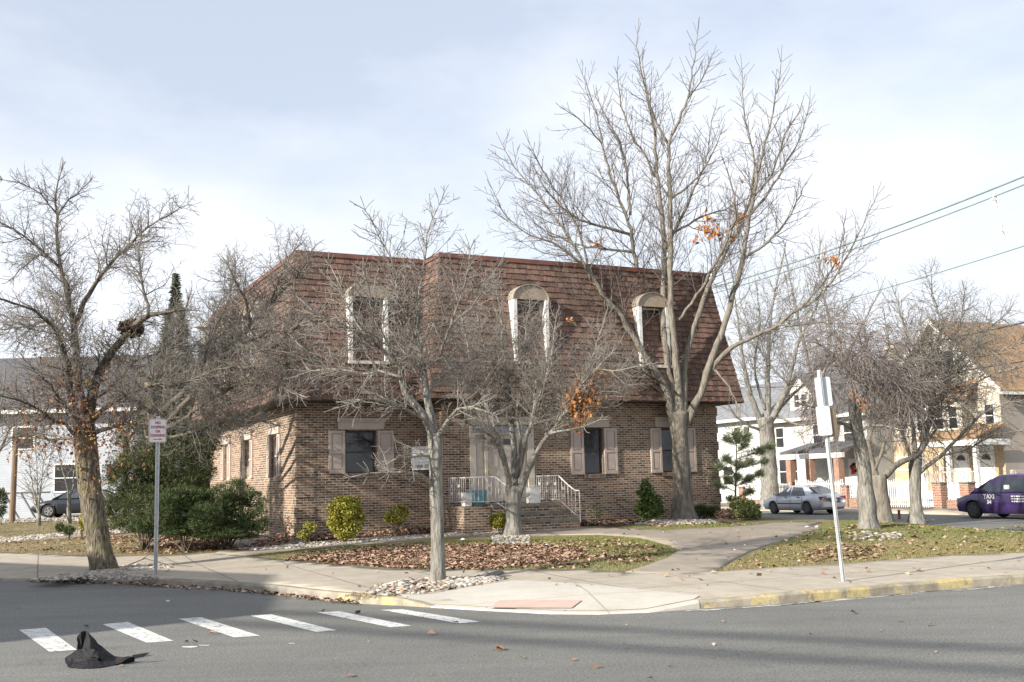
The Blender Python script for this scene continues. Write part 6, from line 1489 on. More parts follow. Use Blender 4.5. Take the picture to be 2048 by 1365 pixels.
# white utility marker near the right bed
# ------------------------------------------------------------------ cars
def car(name, label, loc, heading, paint, prof, L, HW, wheels, wr, cabin, glassq, rimmat, extra=None, belt=None):
    """prof: [(x, zbottom, ztop, hw)] ; cabin: [(x,zroof,hwroof)] ; heading: unit vector"""
    T = thing(name, label, 'car', loc)
    fx = heading.normalized(); fy = Vector((-fx.y, fx.x, 0))
    fr = lambda x, y, z: Vector(loc) + fx * x + fy * y + Vector((0, 0, z))
    xs = [p[0] for p in prof]; x = xs[0]; m = MB(); rings = []
    st = sorted(set([round(xs[0] + (xs[-1] - xs[0]) * i / 130, 4) for i in range(131)]))
    for x in st:
        zb = np.interp(x, xs, [p[1] for p in prof]); zt = np.interp(x, xs, [p[2] for p in prof]); hw = np.interp(x, xs, [p[3] for p in prof]); za = zb
        for wx in wheels:
            d = abs(x - wx); R = wr * 1.17
            if d < R: za = max(za, wr + math.sqrt(R * R - d * d))
        za = min(za, zt - .06)
        e = min(1, min(x - xs[0], xs[-1] - x) / .12 + .25); 
        r = [(-hw * .93, za), (-hw, max(za + .01, zb + (zt - zb) * .30)), (-hw, max(za + .02, zb + (zt - zb) * .66)), (-hw * .955, max(za + .03, zt - .045)), (-hw * .86, zt - .005), (-hw * .45, zt + .012), (0, zt + .018)]
        r = r + [(-a, b) for a, b in r[-2::-1]]
        rings.append([fr(x, a, b) for a, b in r])
    n = len(rings[0]); b = 0
    for r in rings: m.v.extend(tuple(p) for p in r)
    for i in range(len(rings) - 1):
        for k in range(n - 1): m.f.append((i * n + k, i * n + k + 1, (i + 1) * n + k + 1, (i + 1) * n + k))
        m.f.append((i * n + n - 1, i * n, (i + 1) * n, (i + 1) * n + n - 1))
    m.f.append(tuple(range(n))); m.f.append(tuple(range(len(rings) * n - 1, (len(rings) - 1) * n - 1, -1)))
    body = m.build('body', paint, T, True)
    # cabin as tapered prism from belt to roof
    m = MB(); zb_ = belt
    N = len(cabin); low = []; upp = []
    rings = []
    for (x0, z0, hb, x1, z1, hr) in cabin:   # base point (x0,z0,hb) -> roof-side point
        rings.append([fr(x0, -hb, z0), fr(x1, -hr, z1 - .03), fr(x1, -hr * .88, z1), fr(x1, 0, z1 + .02), fr(x1, hr * .88, z1), fr(x1, hr, z1 - .03), fr(x0, hb, z0)])
    for r in rings: m.v.extend(tuple(p) for p in r)
    for i in range(N - 1):
        for k in range(6): m.f.append((i * 7 + k, i * 7 + k + 1, (i + 1) * 7 + k + 1, (i + 1) * 7 + k))
    m.f.append(tuple(range(7))); m.f.append(tuple(range(N * 7 - 1, (N - 1) * 7 - 1, -1)))
    m.build('roof', paint, T, True)
    for gname, quads in glassq:
        m = MB()
        for q in quads: m.face([fr(*p) for p in q])
        m.build(gname, M['car_glass'], T)
    for wx in wheels:
        for s in (-1, 1):
            hw = np.interp(wx, xs, [p[3] for p in prof]); yo = s * (hw - .02); yi = s * (hw - .22)
            m = MB(); m.tube([fr(wx, yi, wr), fr(wx, yi + s * .02, wr), fr(wx, yo - s * .02, wr), fr(wx, yo, wr)], [wr * .93, wr, wr, wr * .93], 28)
            w = m.build('wheel', M['tyre'], T, True)
            m = MB(); m.tube([fr(wx, yo - s * .03, wr), fr(wx, yo + s * .006, wr)], [wr * .64, wr * .62], 24)
            m.build('rim', M['blackplastic'], w)
            m = MB()
            for k in range(5 if rimmat is M['rim'] or rimmat is M['rim_dark'] else 7):
                a = k / 5 * 6.283; d = lambda rr, aa: fr(wx + rr * wr * math.cos(aa), yo + s * .012, wr + rr * wr * math.sin(aa))
                m.face([d(.12, a - .6), d(.58, a - .22), d(.58, a + .22), d(.12, a + .6)])
            m.tube([fr(wx, yo, wr), fr(wx, yo + s * .02, wr)], [wr * .17, wr * .15], 10)
            ring = [(fr(wx + wr * .64 * math.cos(k / 24 * 6.283), yo + s * .012, wr + wr * .64 * math.sin(k / 24 * 6.283)), fr(wx + wr * .55 * math.cos(k / 24 * 6.283), yo + s * .012, wr + wr * .55 * math.sin(k / 24 * 6.283))) for k in range(24)]
            for k in range(24): m.face([ring[k][0], ring[(k + 1) % 24][0], ring[(k + 1) % 24][1], ring[k][1]])
            m.build('hubcap', rimmat, w)
    return T, fr, body
def boxpart(T, fr, name, mat, a, b):
    m = MB(); m.box(a, b, fr); return m.build(name, mat, T)
# silver sedan; local +x = front
h = vv
def hitT(px, py, t):
    r = ray(px, py); Q = W(t, 0, 0); k = (Q.x * uu.x + Q.y * uu.y) / (r[0] * uu.x + r[1] * uu.y); return Vector((r[0] * k, r[1] * k, 0))
P = atZ(1606, 1028, -.2); P.z = terr(P.x, P.y) + .025; print('SIL', P, tn(P.x, P.y))
sil, fr, _ = car('silver_car', 'silver four door sedan parked across the back street before the white picket fence', P, h, M['silver'],
    [(-2.22, .42, .78, .70), (-2.12, .26, .93, .80), (-1.7, .20, 1.0, .84), (-.9, .18, .93, .85), (.6, .18, .90, .85), (1.0, .18, .92, .85), (1.5, .20, .84, .84), (1.95, .24, .74, .80), (2.16, .34, .62, .70)], 4.4, .85, (-1.22, 1.24), .30,
    [(-1.85, .95, .72, -1.15, 1.30, .56), (-1.3, .93, .79, -.75, 1.37, .60), (0, .90, .81, 0, 1.40, .62), (.5, .90, .80, .25, 1.36, .60), (1.15, .88, .76, .45, 1.30, .57)],
    [('side_window', [[(-1.15, -.806, .95), (-.12, -.816, .93), (-.12, -.64, 1.33), (-.80, -.62, 1.30)], [(-.04, -.816, .93), (.86, -.80, .92), (.38, -.62, 1.30), (-.04, -.64, 1.33)]]),
     ('side_window', [[(-1.15, .806, .95), (-.12, .816, .93), (-.12, .64, 1.33), (-.80, .62, 1.30)], [(-.04, .816, .93), (.86, .80, .92), (.38, .62, 1.30), (-.04, .64, 1.33)]]),
     ('rear_window', [[(-1.86, -.60, .99), (-1.86, .60, .99), (-1.20, .50, 1.29), (-1.20, -.50, 1.29)]]), ('windscreen', [[(1.14, -.66, .92), (1.14, .66, .92), (.50, .52, 1.28), (.50, -.52, 1.28)]])], M['rim_dark'], belt=.92)
for s in (-1, 1):
    boxpart(sil, fr, 'tail_light', M['tail'], (-2.20, s * .42, .70), (-2.05, s * .79, .86))
    boxpart(sil, fr, 'headlight', M['lamp'], (2.02, s * .48, .56), (2.14, s * .76, .68))
    boxpart(sil, fr, 'mirror', M['silver'], (.82, s * .86, .92), (.98, s * 1.0, 1.03))
    boxpart(sil, fr, 'side_trim', M['blackplastic'], (-.85, s * .852, .50), (.85, s * .865, .55))
    for hx in (-.75, .15): boxpart(sil, fr, 'door_handle', M['blackplastic'], (hx, s * .845, .82), (hx + .18, s * .868, .855))
    m = MB()
    for xx_ in (-.92, -.08, .88): m.box((xx_, s * .850, .30), (xx_ + .012, s * .856, .90), fr)
    m.build('door_seam', M['blackplastic'], sil)
boxpart(sil, fr, 'rear_bumper', M['silver'], (-2.27, -.72, .36), (-2.12, .72, .56)); boxpart(sil, fr, 'number_plate', M['sign_white'], (-2.285, -.16, .60), (-2.2, .16, .74))
# taxi minivan
P = atZ(1949, 1036, -.2); t_, n_ = tn(P.x, P.y); print('TAXI', P, t_, n_)
zt_ = terr(P.x, P.y) + .025; P = W(t_ + .9, n_ - 1.55, zt_)
tax, fr, _ = car('taxi_van', 'purple taxi minivan at the right picture edge', P, h, M['purple'],
    [(-2.55, .45, 1.0, .85), (-2.45, .28, 1.08, .93), (-1.6, .22, 1.08, .97), (0, .20, 1.06, .98), (1.0, .20, 1.04, .97), (1.5, .22, 1.02, .96), (1.95, .24, .96, .93), (2.4, .28, .82, .86), (2.55, .40, .66, .74)], 5.1, .98, (-1.52, 1.55), .34,
    [(-2.5, 1.06, .88, -2.35, 1.68, .72), (-1.5, 1.06, .93, -1.5, 1.74, .76), (0, 1.05, .94, 0, 1.76, .78), (.5, 1.04, .93, .4, 1.72, .76), (1.75, .98, .86, .75, 1.60, .70)],
    [('side_window', [[(-2.3, -.915, 1.12), (-1.3, -.93, 1.12), (-1.3, -.80, 1.60), (-2.2, -.77, 1.58)], [(-1.22, -.93, 1.12), (.08, -.94, 1.10), (.08, -.81, 1.62), (-1.22, -.80, 1.60)], [(.16, -.94, 1.10), (1.25, -.905, 1.08), (.68, -.765, 1.56), (.16, -.80, 1.62)]]),
     ('side_window', [[(-2.3, .915, 1.12), (-1.3, .93, 1.12), (-1.3, .80, 1.60), (-2.2, .77, 1.58)], [(-1.22, .93, 1.12), (.08, .94, 1.10), (.08, .81, 1.62), (-1.22, .80, 1.60)], [(.16, .94, 1.10), (1.25, .905, 1.08), (.68, .765, 1.56), (.16, .80, 1.62)]]),
     ('windscreen', [[(1.745, -.80, 1.03), (1.745, .80, 1.03), (.82, .66, 1.58), (.82, -.66, 1.58)]]), ('rear_window', [[(-2.50, -.75, 1.15), (-2.50, .75, 1.15), (-2.40, .64, 1.6), (-2.40, -.64, 1.6)]])], M['rim_dark'], belt=1.05)
NS = 1  # visible flank (towards camera) is the +y local side if fy points to the camera
fyv = Vector((-h.y, h.x, 0)); side = 1 if (fyv.dot(Vector((0, 0, 0)) - P) > 0) else -1
for s in (-1, 1):
    boxpart(tax, fr, 'headlight', M['lamp'], (2.28, s * .52, .66), (2.46, s * .82, .82)); boxpart(tax, fr, 'tail_light', M['tail'], (-2.56, s * .68, .9), (-2.42, s * .9, 1.3))
    boxpart(tax, fr, 'mirror', M['purple'], (1.05, s * .98, 1.08), (1.25, s * 1.15, 1.24))
    for hx in (-1.05, .22): boxpart(tax, fr, 'door_handle', M['purple'], (hx, s * .975, .96), (hx + .2, s * 1.0, 1.0))
    m = MB()
    for xx_ in (-1.26, .12, 1.18): m.box((xx_, s * .978, .32), (xx_ + .014, s * .984, 1.03), fr)
    m.build('door_seam', M['blackplastic'], tax)
boxpart(tax, fr, 'roof_light', M['trim'], (-.1, -.25, 1.78), (.2, .25, 1.94))
dxt = h * (-1) if side > 0 else h
dxt = Vector((h.x, h.y, 0)) * (-1 if side > 0 else 1)
# reading direction must run left to right in the picture
if dxt.x < 0: dxt = -dxt
text('TAXI', fr(.70, side * .988, .88), dxt, (0, 0, 1), .24, M['sign_white'], tax, bold=.012)
text('34', fr(.70, side * .988, .67), dxt, (0, 0, 1), .22, M['sign_white'], tax, bold=.010)
text('TAXI', fr(.70, -side * .988, .88), -dxt, (0, 0, 1), .24, M['sign_white'], tax, bold=.012)
m = MB()
for k, zz in enumerate((.90, .80, .70)): 
    x = -.35
    while x > -1.1: L = RR.uniform(.05, .12); m.box((x - L, side * .986, zz - .025), (x, side * .990, zz + .025), fr); x -= L + .03
m.build('phone_lettering', M['sign_white'], tax)
boxpart(tax, fr, 'window_notice', M['sign_white'], (-.25, side * .90, 1.18), (.0, side * .925, 1.34))
# dark car on the left
P = atZ(118, 1034, .56); P.z = terr(P.x, P.y)
dk, fr, _ = car('dark_car', 'dark sedan parked far left behind the leaning trunk', P + Vector((1.15, 0, 0)), Vector((-1, -.12, 0)), M['navy'],
    [(-2.35, .42, .86, .74), (-2.2, .26, .98, .84), (-1.6, .20, 1.0, .88), (0, .18, .95, .89), (1.0, .18, .93, .89), (1.6, .2, .86, .87), (2.1, .26, .74, .80), (2.3, .36, .6, .70)], 4.6, .88, (-1.35, 1.38), .33,
    [(-1.9, .98, .76, -1.2, 1.36, .58), (-1.3, .97, .82, -.7, 1.43, .62), (0, .95, .84, 0, 1.46, .64), (.5, .94, .83, .3, 1.42, .62), (1.3, .90, .78, .5, 1.36, .58)],
    [('side_window', [[(-1.2, -.84, .99), (-.12, -.85, .97), (-.12, -.66, 1.39), (-.8, -.64, 1.36)], [(-.04, -.85, .97), (.95, -.83, .96), (.42, -.64, 1.36), (-.04, -.66, 1.39)]]),
     ('side_window', [[(-1.2, .84, .99), (-.12, .85, .97), (-.12, .66, 1.39), (-.8, .64, 1.36)], [(-.04, .85, .97), (.95, .83, .96), (.42, .64, 1.36), (-.04, .66, 1.39)]]),
     ('windscreen', [[(1.29, -.68, .94), (1.29, .68, .94), (.55, .54, 1.34), (.55, -.54, 1.34)]])], M['rim'], belt=.95)
for s in (-1, 1): boxpart(dk, fr, 'headlight', M['lamp'], (2.1, s * .45, .6), (2.26, s * .74, .72))
# ------------------------------------------------------------------ houses
def facegrid(m, P0, d, L, z0, z1, holes=()): wall(m, P0, d, L, z0, z1, holes, .08, Vector((0, 0, 0)) + d.cross(Vector((0, 0, 1))))
def hwindow(parent, fr, a0, a1, z0, z1, mat=None, name='window'):
    m = MB(); c = .09
    for (x0, y0, x1, y1) in ((a0 - c, z0 - c, a0, z1 + c), (a1, z0 - c, a1 + c, z1 + c), (a0, z1, a1, z1 + c), (a0, z0 - c, a1, z0), (a0, (z0 + z1) / 2 - .025, a1, (z0 + z1) / 2 + .025)):
        m.box((x0, -.05, y0), (x1, .01, y1), fr)
    f = m.build(name, mat or M['white'], parent); m = MB(); m.face([fr(a0, -.012, z0), fr(a1, -.012, z0), fr(a1, -.012, z1), fr(a0, -.012, z1)]); m.build('pane', M['glass'], f); return f
# tan house: front plane t=38 (facing -uu). frame: a = distance along -vv from the left edge n=15.6
TNH = thing('tan_house', 'tan sided gable house with orange brown roof and white trim behind the purple taxi', 'house', W(42, 12, .1))
ft = lambda a, b, z: W(38 + b, 15.6 - a, z)
m = MB(); front = [ft(0, 0, -.5), ft(7.2, 0, -.5), ft(7.2, 0, 5.95), ft(3.6, 0, 9.5), ft(0, 0, 5.95)]; m.face(front); m.face([p + uu * 13 for p in front][::-1])
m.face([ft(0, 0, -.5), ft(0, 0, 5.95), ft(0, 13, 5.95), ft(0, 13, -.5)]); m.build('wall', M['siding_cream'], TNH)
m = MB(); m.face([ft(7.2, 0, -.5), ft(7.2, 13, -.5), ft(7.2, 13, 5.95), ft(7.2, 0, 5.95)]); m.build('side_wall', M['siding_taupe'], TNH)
m = MB(); m.box((0.02, -.02, -.4), (7.18, .01, 3.3), ft); m.build('lower_wall', M['siding_tan'], TNH)
m = MB()
for s in (0, 1):
    A1, B1 = (ft(-.5, -.5, 5.5), ft(3.6, -.5, 9.6)) if s == 0 else (ft(7.7, -.5, 5.5), ft(3.6, -.5, 9.6))
    m.box8([A1, B1, B1 + uu * 14, A1 + uu * 14] + [q + Vector((0, 0, .16)) for q in (A1, B1, B1 + uu * 14, A1 + uu * 14)])
rf = m.build('roof', M['roof_orange'], TNH)
m = MB()
for s in (0, 1):
    A1, B1 = (ft(-.52, -.56, 5.42), ft(3.6, -.56, 9.54)) if s == 0 else (ft(7.72, -.56, 5.42), ft(3.6, -.56, 9.54))
    m.box8([A1, B1, B1 + uu * .05, A1 + uu * .05] + [q + Vector((0, 0, .28)) for q in (A1, B1, B1 + uu * .05, A1 + uu * .05)])
A1 = ft(7.7, -.5, 5.42); m.box8([A1, A1 - vv * .05, A1 - vv * .05 + uu * 14, A1 + uu * 14] + [q + Vector((0, 0, .14)) for q in (A1, A1 - vv * .05, A1 - vv * .05 + uu * 14, A1 + uu * 14)])
m.build('fascia', M['white'], TNH)
m = MB(); m.box((5.1, 5.5, 8.0), (6.0, 6.4, 10.3), ft); m.box((5.0, 5.4, 10.3), (6.1, 6.5, 10.5), ft); m.build('chimney', M['chimney'], rf)
# pent roof across the gable, bay
m = MB(); A1 = [ft(.2, -1.0, 5.3), ft(6.0, -1.0, 5.3), ft(6.0, 0, 6.2), ft(.2, 0, 6.2)]; m.prism(A1, Vector((0, 0, .12))); m.build('pent_roof', M['roof_orange'], TNH)
m = MB(); m.box((2.4, -.9, 3.6), (5.6, .0, 5.3), ft); m.build('bay', M['siding_cream'], TNH)
fb = lambda a, b, z: W(37.1 + b, 15.6 - a, z)
hwindow(TNH, fb, 2.7, 3.3, 3.9, 5.0); hwindow(TNH, fb, 3.7, 4.4, 3.9, 5.0); hwindow(TNH, fb, 4.8, 5.3, 3.9, 5.0)
hwindow(TNH, ft, 2.6, 3.3, 6.7, 8.0); hwindow(TNH, ft, 3.9, 4.6, 6.7, 8.0); hwindow(TNH, ft, .6, 1.1, 3.9, 4.9); hwindow(TNH, ft, 6.3, 6.8, 3.9, 5.0)
hwindow(TNH, ft, 3.2, 3.9, 1.2, 2.6); hwindow(TNH, ft, .3, 1.0, 1.9, 2.5)
fs_ = lambda a, b, z: W(38 + a, 8.4 + b, z)
for a in (2.0, 5.0): hwindow(TNH, fs_, a, a + .9, 3.6, 5.0); hwindow(TNH, fs_, a, a + .9, .9, 2.3)
# porch
m = MB(); pr = [ft(3.9, -2.4, 3.25), ft(7.6, -2.4, 3.25), ft(7.4, 0, 3.95), ft(3.9, 0, 3.95)]; m.prism(pr, Vector((0, 0, .1))); m.build('porch_roof', M['roof_orange'], TNH)
m = MB(); m.box((3.9, -2.35, 2.95), (7.6, -2.2, 3.24), ft); m.box((7.45, -2.2, 2.95), (7.6, 0, 3.24), ft); m.box((3.9, -2.2, 2.95), (4.05, 0, 3.24), ft); m.build('porch_beam', M['white'], TNH)
for a in (4.0, 5.75, 7.4): m = MB(); m.box((a - .11, -2.35, .75), (a + .11, -2.15, 2.95), ft); m.build('porch_column', M['white'], TNH)
m = MB(); m.box((3.8, -2.45, -.3), (7.65, -.02, .75), ft); m.build('porch_floor', M['white'], TNH)
for a in (4.6, 6.15):
    m = MB(); m.box((a - .48, -.06, .76), (a + .48, -.02, 2.95), ft); fdm = m.build('door_surround', M['white'], TNH); m = MB()
    N = 8; c = ft(a, -.075, 2.25)
    for k in range(N):
        a0, a1 = math.pi * k / N, math.pi * (k + .8) / N; m.face([c, ft(a + .28 * math.cos(a0), -.075, 2.25 + .28 * math.sin(a0)), ft(a + .28 * math.cos(a1), -.075, 2.25 + .28 * math.sin(a1))])
    m.build('fanlight', M['glass'], fdm)
    m = MB(); m.box((a - .40, -.068, .8), (a + .40, -.058, .84), ft)
    for xx_ in (a - .42, a + .40): m.box((xx_, -.068, .8), (xx_ + .02, -.058, 2.7), ft)
    m.build('door_line', M['shutter'], fdm)
m = MB()
for k in range(24): x = 4.1 + k * .145; m.box((x, -2.30, .8), (x + .03, -2.27, 1.65), ft)
m.box((4.0, -2.31, 1.65), (7.4, -2.25, 1.70), ft); m.build('porch_railing', M['shutter'], TNH)
for k in range(5): m = MB(); m.box((2.3 + k * .32, -2.4 + 0 * k, -.3), (2.62 + k * .32, -1.2, .05 + k * .17), ft); m.build('step', M['white'], TNH)
# neighbour at far right, taupe
# white house
WH = thing('white_house', 'white stucco house with grey dormered roof and brick porch columns behind the silver car', 'house', W(42, 21, .1))
fw = lambda a, b, z: W(38 + b, 25.5 - a, z)
m = MB(); m.box((0, 0, -.5), (8.0, 9, 5.3), fw); m.build('wall', M['stucco'], WH)
m = MB(); pr = [fw(-.4, -.5, 5.2), fw(-.4, 4.5, 8.9), fw(-.4, 9.5, 5.2)]; m.prism(pr, -vv * 8.8); rf = m.build('roof', M['roof_grey'], WH)
m = MB(); m.box((-.45, -.62, 5.02), (8.45, -.46, 5.22), fw); m.build('gutter', M['white'], WH)
m = MB(); m.box((6.0, 3.8, 8.2), (6.9, 4.6, 9.6), fw); m.build('chimney', M['brick_red'], rf)
m = MB(); m.box((1.3, .3, 5.6), (3.3, 3, 6.9), fw); m.face([fw(1.2, .29, 6.85), fw(3.4, .29, 6.85), fw(2.3, .29, 7.9)]); dm = m.build('dormer', M['white'], WH)
m = MB()
for a0, a1 in ((1.05, 2.3), (3.55, 2.3)):
    A1, B1 = fw(a0, .0, 6.7), fw(a1, .0, 7.98); m.box8([A1, B1, B1 + uu * 3.4, A1 + uu * 3.4] + [q + Vector((0, 0, .1)) for q in (A1, B1, B1 + uu * 3.4, A1 + uu * 3.4)])
m.build('dormer_roof', M['roof_grey'], dm)
fd = lambda a, b, z: W(38.3 + b, 25.5 - a, z)
hwindow(dm, fd, 1.75, 2.2, 5.95, 6.7, name='dormer_window'); hwindow(dm, fd, 2.4, 2.85, 5.95, 6.7, name='dormer_window')
hwindow(WH, fw, .2, .9, 3.5, 4.7); hwindow(WH, fw, 3.6, 4.4, 3.5, 4.7); hwindow(WH, fw, 6.2, 7.0, 3.5, 4.7); hwindow(WH, fw, .35, 1.3, 1.2, 2.7); hwindow(WH, fw, 1.5, 2.0, 1.2, 2.7)
m = MB(); pr = [fw(3.2, -2.4, 2.95), fw(8.3, -2.4, 2.95), fw(8.3, 0, 3.5), fw(3.2, 0, 3.5)]; m.prism(pr, Vector((0, 0, .14))); m.build('porch_roof', M['roof_dark'], WH)
m = MB(); m.box((3.2, -2.35, 2.65), (8.3, -2.1, 2.93), fw); m.build('porch_beam', M['white'], WH)
for a in (3.9, 5.6, 7.9):
    m = MB(); x = a
    for (p0, p1, L) in ((fw(x - .2, -2.4, 0), fw(x + .2, -2.4, 0), .4), (fw(x - .2, -2.0, 0), fw(x - .2, -2.4, 0), .4), (fw(x + .2, -2.4, 0), fw(x + .2, -2.0, 0), .4)):
        m.face([p0, p1, p1 + Vector((0, 0, 2.65)), p0 + Vector((0, 0, 2.65))], [(0, 0), (L, 0), (L, 2.65), (0, 2.65)])
    m.build('porch_column', M['brick_red'], WH)
m = MB(); m.box((3.3, -2.3, -.3), (8.2, -.01, .55), fw); m.build('porch_floor', M['stucco'], WH)
m = MB(); m.box((6.4, -.06, .56), (7.5, -.01, 2.6), fw); dd = m.build('door', M['white'], WH)
m = MB()
for k in range(30): x = 3.3 + k * .16; m.box((x, -2.30, .6), (x + .03, -2.27, 1.3), fw)
m.box((3.3, -2.31, 1.3), (8.1, -2.25, 1.34), fw); m.build('porch_railing', M['blackplastic'], WH)
c = fw(6.95, -.12, 2.05); V_ = []; F_ = []; r = random.Random(2)
for k in range(260):
    a = r.random() * 6.283; rr_ = .22 + r.uniform(-.06, .06); leaf_add(V_, F_, c + (-vv) * (rr_ * math.cos(a)) + Vector((0, 0, rr_ * math.sin(a))), .09, r)
WR = thing('door_wreath', 'green wreath with a red bow on the white house door', 'wreath', c); np_mesh('wreath_ring', V_, F_, M['juniper'], WR)
m = MB()
for s in (-1, 1): m.prism([c - uu * .1, c - uu * .1 - vv * (s * .22) + Vector((0, 0, .16)), c - uu * .1 - vv * (s * .22) + Vector((0, 0, -.04))], -uu * .05); m.prism([c - uu * .1, c - uu * .1 - vv * (s * .16) + Vector((0, 0, -.34)), c - uu * .1 - vv * (s * .04) + Vector((0, 0, -.36))], -uu * .05)
m.build('bow', M['red_bow'], WR)
# plain white neighbour seen beside the brick corner
NH = thing('side_white_house', 'plain white sided house with grey roof touching the brick building right corner', 'house', W(40, 31, .1))
fn = lambda a, b, z: W(38 + b, 36.5 - a, z)
m = MB(); m.box((0, 0, -.5), (9.6, 8, 5.6), fn); m.build('wall', M['siding_white'], NH)
m = MB(); m.prism([fn(-.4, -.4, 5.5), fn(-.4, 4, 8.2), fn(-.4, 8.4, 5.5)], -vv * 10.4); m.build('roof', M['roof_grey'], NH)
m = MB(); m.box((-.4, -.55, 5.35), (10, -.38, 5.55), fn); m.build('gutter', M['white'], NH)
hwindow(NH, fn, 7.0, 7.6, 3.9, 5.0); hwindow(NH, fn, 8.0, 8.6, 3.9, 5.0); hwindow(NH, fn, 5.6, 6.6, 1.2, 2.4)
# grey roof seen between the houses (dark house)
DH = thing('grey_roofed_house', 'house with dark grey roof between the white house and the tan house', 'house', W(44, 17, .1))
m = MB(); m.box((41, 15.7, -.5), (50, 17.6, 5.2)); m.build('wall', M['siding_taupe'], DH)
m = MB(); m.prism([W(40.4, 15.62, 5.1), W(45.5, 15.62, 8.2), W(50.6, 15.62, 5.1)], vv * 2.0); m.build('roof', M['roof_dark'], DH)
# brick fence piers, picket fence panels
def picket(n0, n1, tt, label, zb=.18, hh=.95, brickbase=True):
    T = thing('picket_fence', label, 'fence', W(tt, (n0 + n1) / 2, terr(*W(tt, (n0 + n1) / 2, 0)[:2])))
    zg = T.location.z
    m = MB(); k = int((n1 - n0) / .13)
    for i in range(k):
        n = n0 + (i + .5) * (n1 - n0) / k; z1 = zg + zb + hh + .06 * math.cos(i * .9)
        m.box((tt - .015, n - .022, zg + zb), (tt + .015, n + .022, z1)); P = W(tt, n, z1); m.face([W(tt - .016, n - .03, z1), W(tt - .016, n + .03, z1), W(tt - .016, n, z1 + .07)])
    m.build('pickets', M['white'], T)
    m = MB()
    for z in (zg + zb + .12, zg + zb + hh - .18): m.box((tt + .016, n0, z), (tt + .05, n1, z + .06))
    m.build('rail', M['white'], T)
    if brickbase:
        m = MB(); P0 = W(tt - .08, n1, 0)
        wall(m, P0, -vv, n1 - n0, zg - .3, zg + zb - .02); m.face([W(tt - .1, n0, zg + zb - .02), W(tt + .1, n0, zg + zb - .02), W(tt + .1, n1, zg + zb - .02), W(tt - .1, n1, zg + zb - .02)], [(0, 0), (.2, 0), (.2, 1), (0, 1)]); m.build('base_wall', M['brick_red'], T)
def pier(n, tt, label, h=1.1, w=.4):
    z = terr(*W(tt, n, 0)[:2]); m = MB(); q = [(tt - w / 2, n - w / 2), (tt + w / 2, n - w / 2), (tt + w / 2, n + w / 2), (tt - w / 2, n + w / 2)]
    for i in range(4):
        (a, b), (c, d) = q[i], q[(i + 1) % 4]; m.face([W(a, b, z - .2), W(c, d, z - .2), W(c, d, z + h), W(a, b, z + h)], [(0, 0), (w, 0), (w, h), (0, h)])
    T = thing('brick_pier', label, 'pier', W(tt, n, z), 'brick fence piers'); m.build('shaft', M['brick_red'], T); m = MB(); m.box((tt - w / 2 - .04, n - w / 2 - .04, z + h), (tt + w / 2 + .04, n + w / 2 + .04, z + h + .07)); m.build('cap', M['stone_step'], T)
picket(19.2, 23.2, 33.6, 'white picket fence left of the silver car roof', .4, .85); picket(15.0, 18.8, 33.6, 'white picket fence between two piers behind the silver car', .5, .9); picket(12.6, 14.6, 33.6, 'short white picket fence just left of the leaning forked trunk', .5, .9)
picket(8.9 + .4, 12.2, 33.6, 'white picket gate fence left of the brick pier beside the taxi', .05, 1.35, False)
picket(7.3, 8.2, 33.6, 'narrow white picket panel between the pair of brick piers by the taxi', .45, .8)
pier(19.0, 33.6, 'brick pier hidden mostly behind the silver car'); pier(14.8, 33.6, 'brick pier just right of the silver car'); pier(23.4, 33.6, 'brick pier far left beside the street tree'); pier(8.6, 33.6, 'brick pier left of the narrow picket panel', 1.2, .5); pier(7.0, 33.6, 'brick pier closest to the taxi bonnet', 1.2, .5); pier(12.4, 33.6, 'brick pier behind the forked trunk')
# ------------------------------------------------------------------ left side: white building, fence
LH = thing('left_white_house', 'long white building with grey shingled roof at the left picture edge', 'house', (-26, 62, .5))
x0, x1, Y = -60, -22.0, 62
zE = atY(60, 822, Y).z; zR = atY(60, 716, Y + 6).z
fq = lambda a, b, z: Vector((x0 + a, Y + b - .1 * a * 0, z))
m = MB(); m.box((0, 0, -1), (x1 - x0, 12, zE), fq); m.build('wall', M['siding_left_shaded'], LH)
m = MB(); m.prism([fq(-.5, -.7, zE - .05), fq(-.5, 6, zR), fq(-.5, 12.7, zE - .05)], Vector((x1 - x0 + 1, 0, 0))); m.build('roof', M['roof_dark'], LH)
m = MB(); m.box((-.5, -.85, zE - .22), (x1 - x0 + .5, -.68, zE), fq); m.build('gutter', M['white'], LH)
for a in (10, 16, 22, 28, 33.5): hwindow(LH, fq, a, a + 1.4, 1.9, 3.4)
for a in (24.5, 31): hwindow(LH, fq, a, a + 1.2, 4.4, 5.6)
# slatted chain link fence
T = thing('chain_link_fence', 'pale slatted chain link fence with diagonal braces at far left', 'fence', (-24, 56, .5))
m = MB(); a0, a1 = atY(-60, 1030, 56), atY(100, 1030, 56); zt = atY(20, 985, 56).z; zb = terr(-24, 56)
m.face([(a0.x, 56, zb), (a1.x, 56, zb), (a1.x, 56, zt), (a0.x, 56, zt)]); m.build('slats', M['siding_left_shaded'], T)
m = MB()
for k in range(12):
    x = a0.x + k * .85; m.tube([(x, 55.95, zt), (x + .8, 55.95, zb + .05)], .03, 5)
for x in np.arange(a0.x, a1.x, 2.2): m.tube([(x, 55.93, zb), (x, 55.93, zt + .1)], .035, 6)
m.tube([(a0.x, 55.93, zt), (a1.x, 55.93, zt)], .03, 6); m.build('frame', M['galv'], T)
p = atY(24, 1040, 50); m = MB(); m.tube([Vector((p.x, 50, terr(p.x, 50) - .1)), Vector((p.x + .05, 50, atY(26, 862, 50).z))], [.14, .11], 10); tag(m.build('wooden_post', M['wood_post']), 'brown wooden pole at far left before the slatted fence', 'pole')
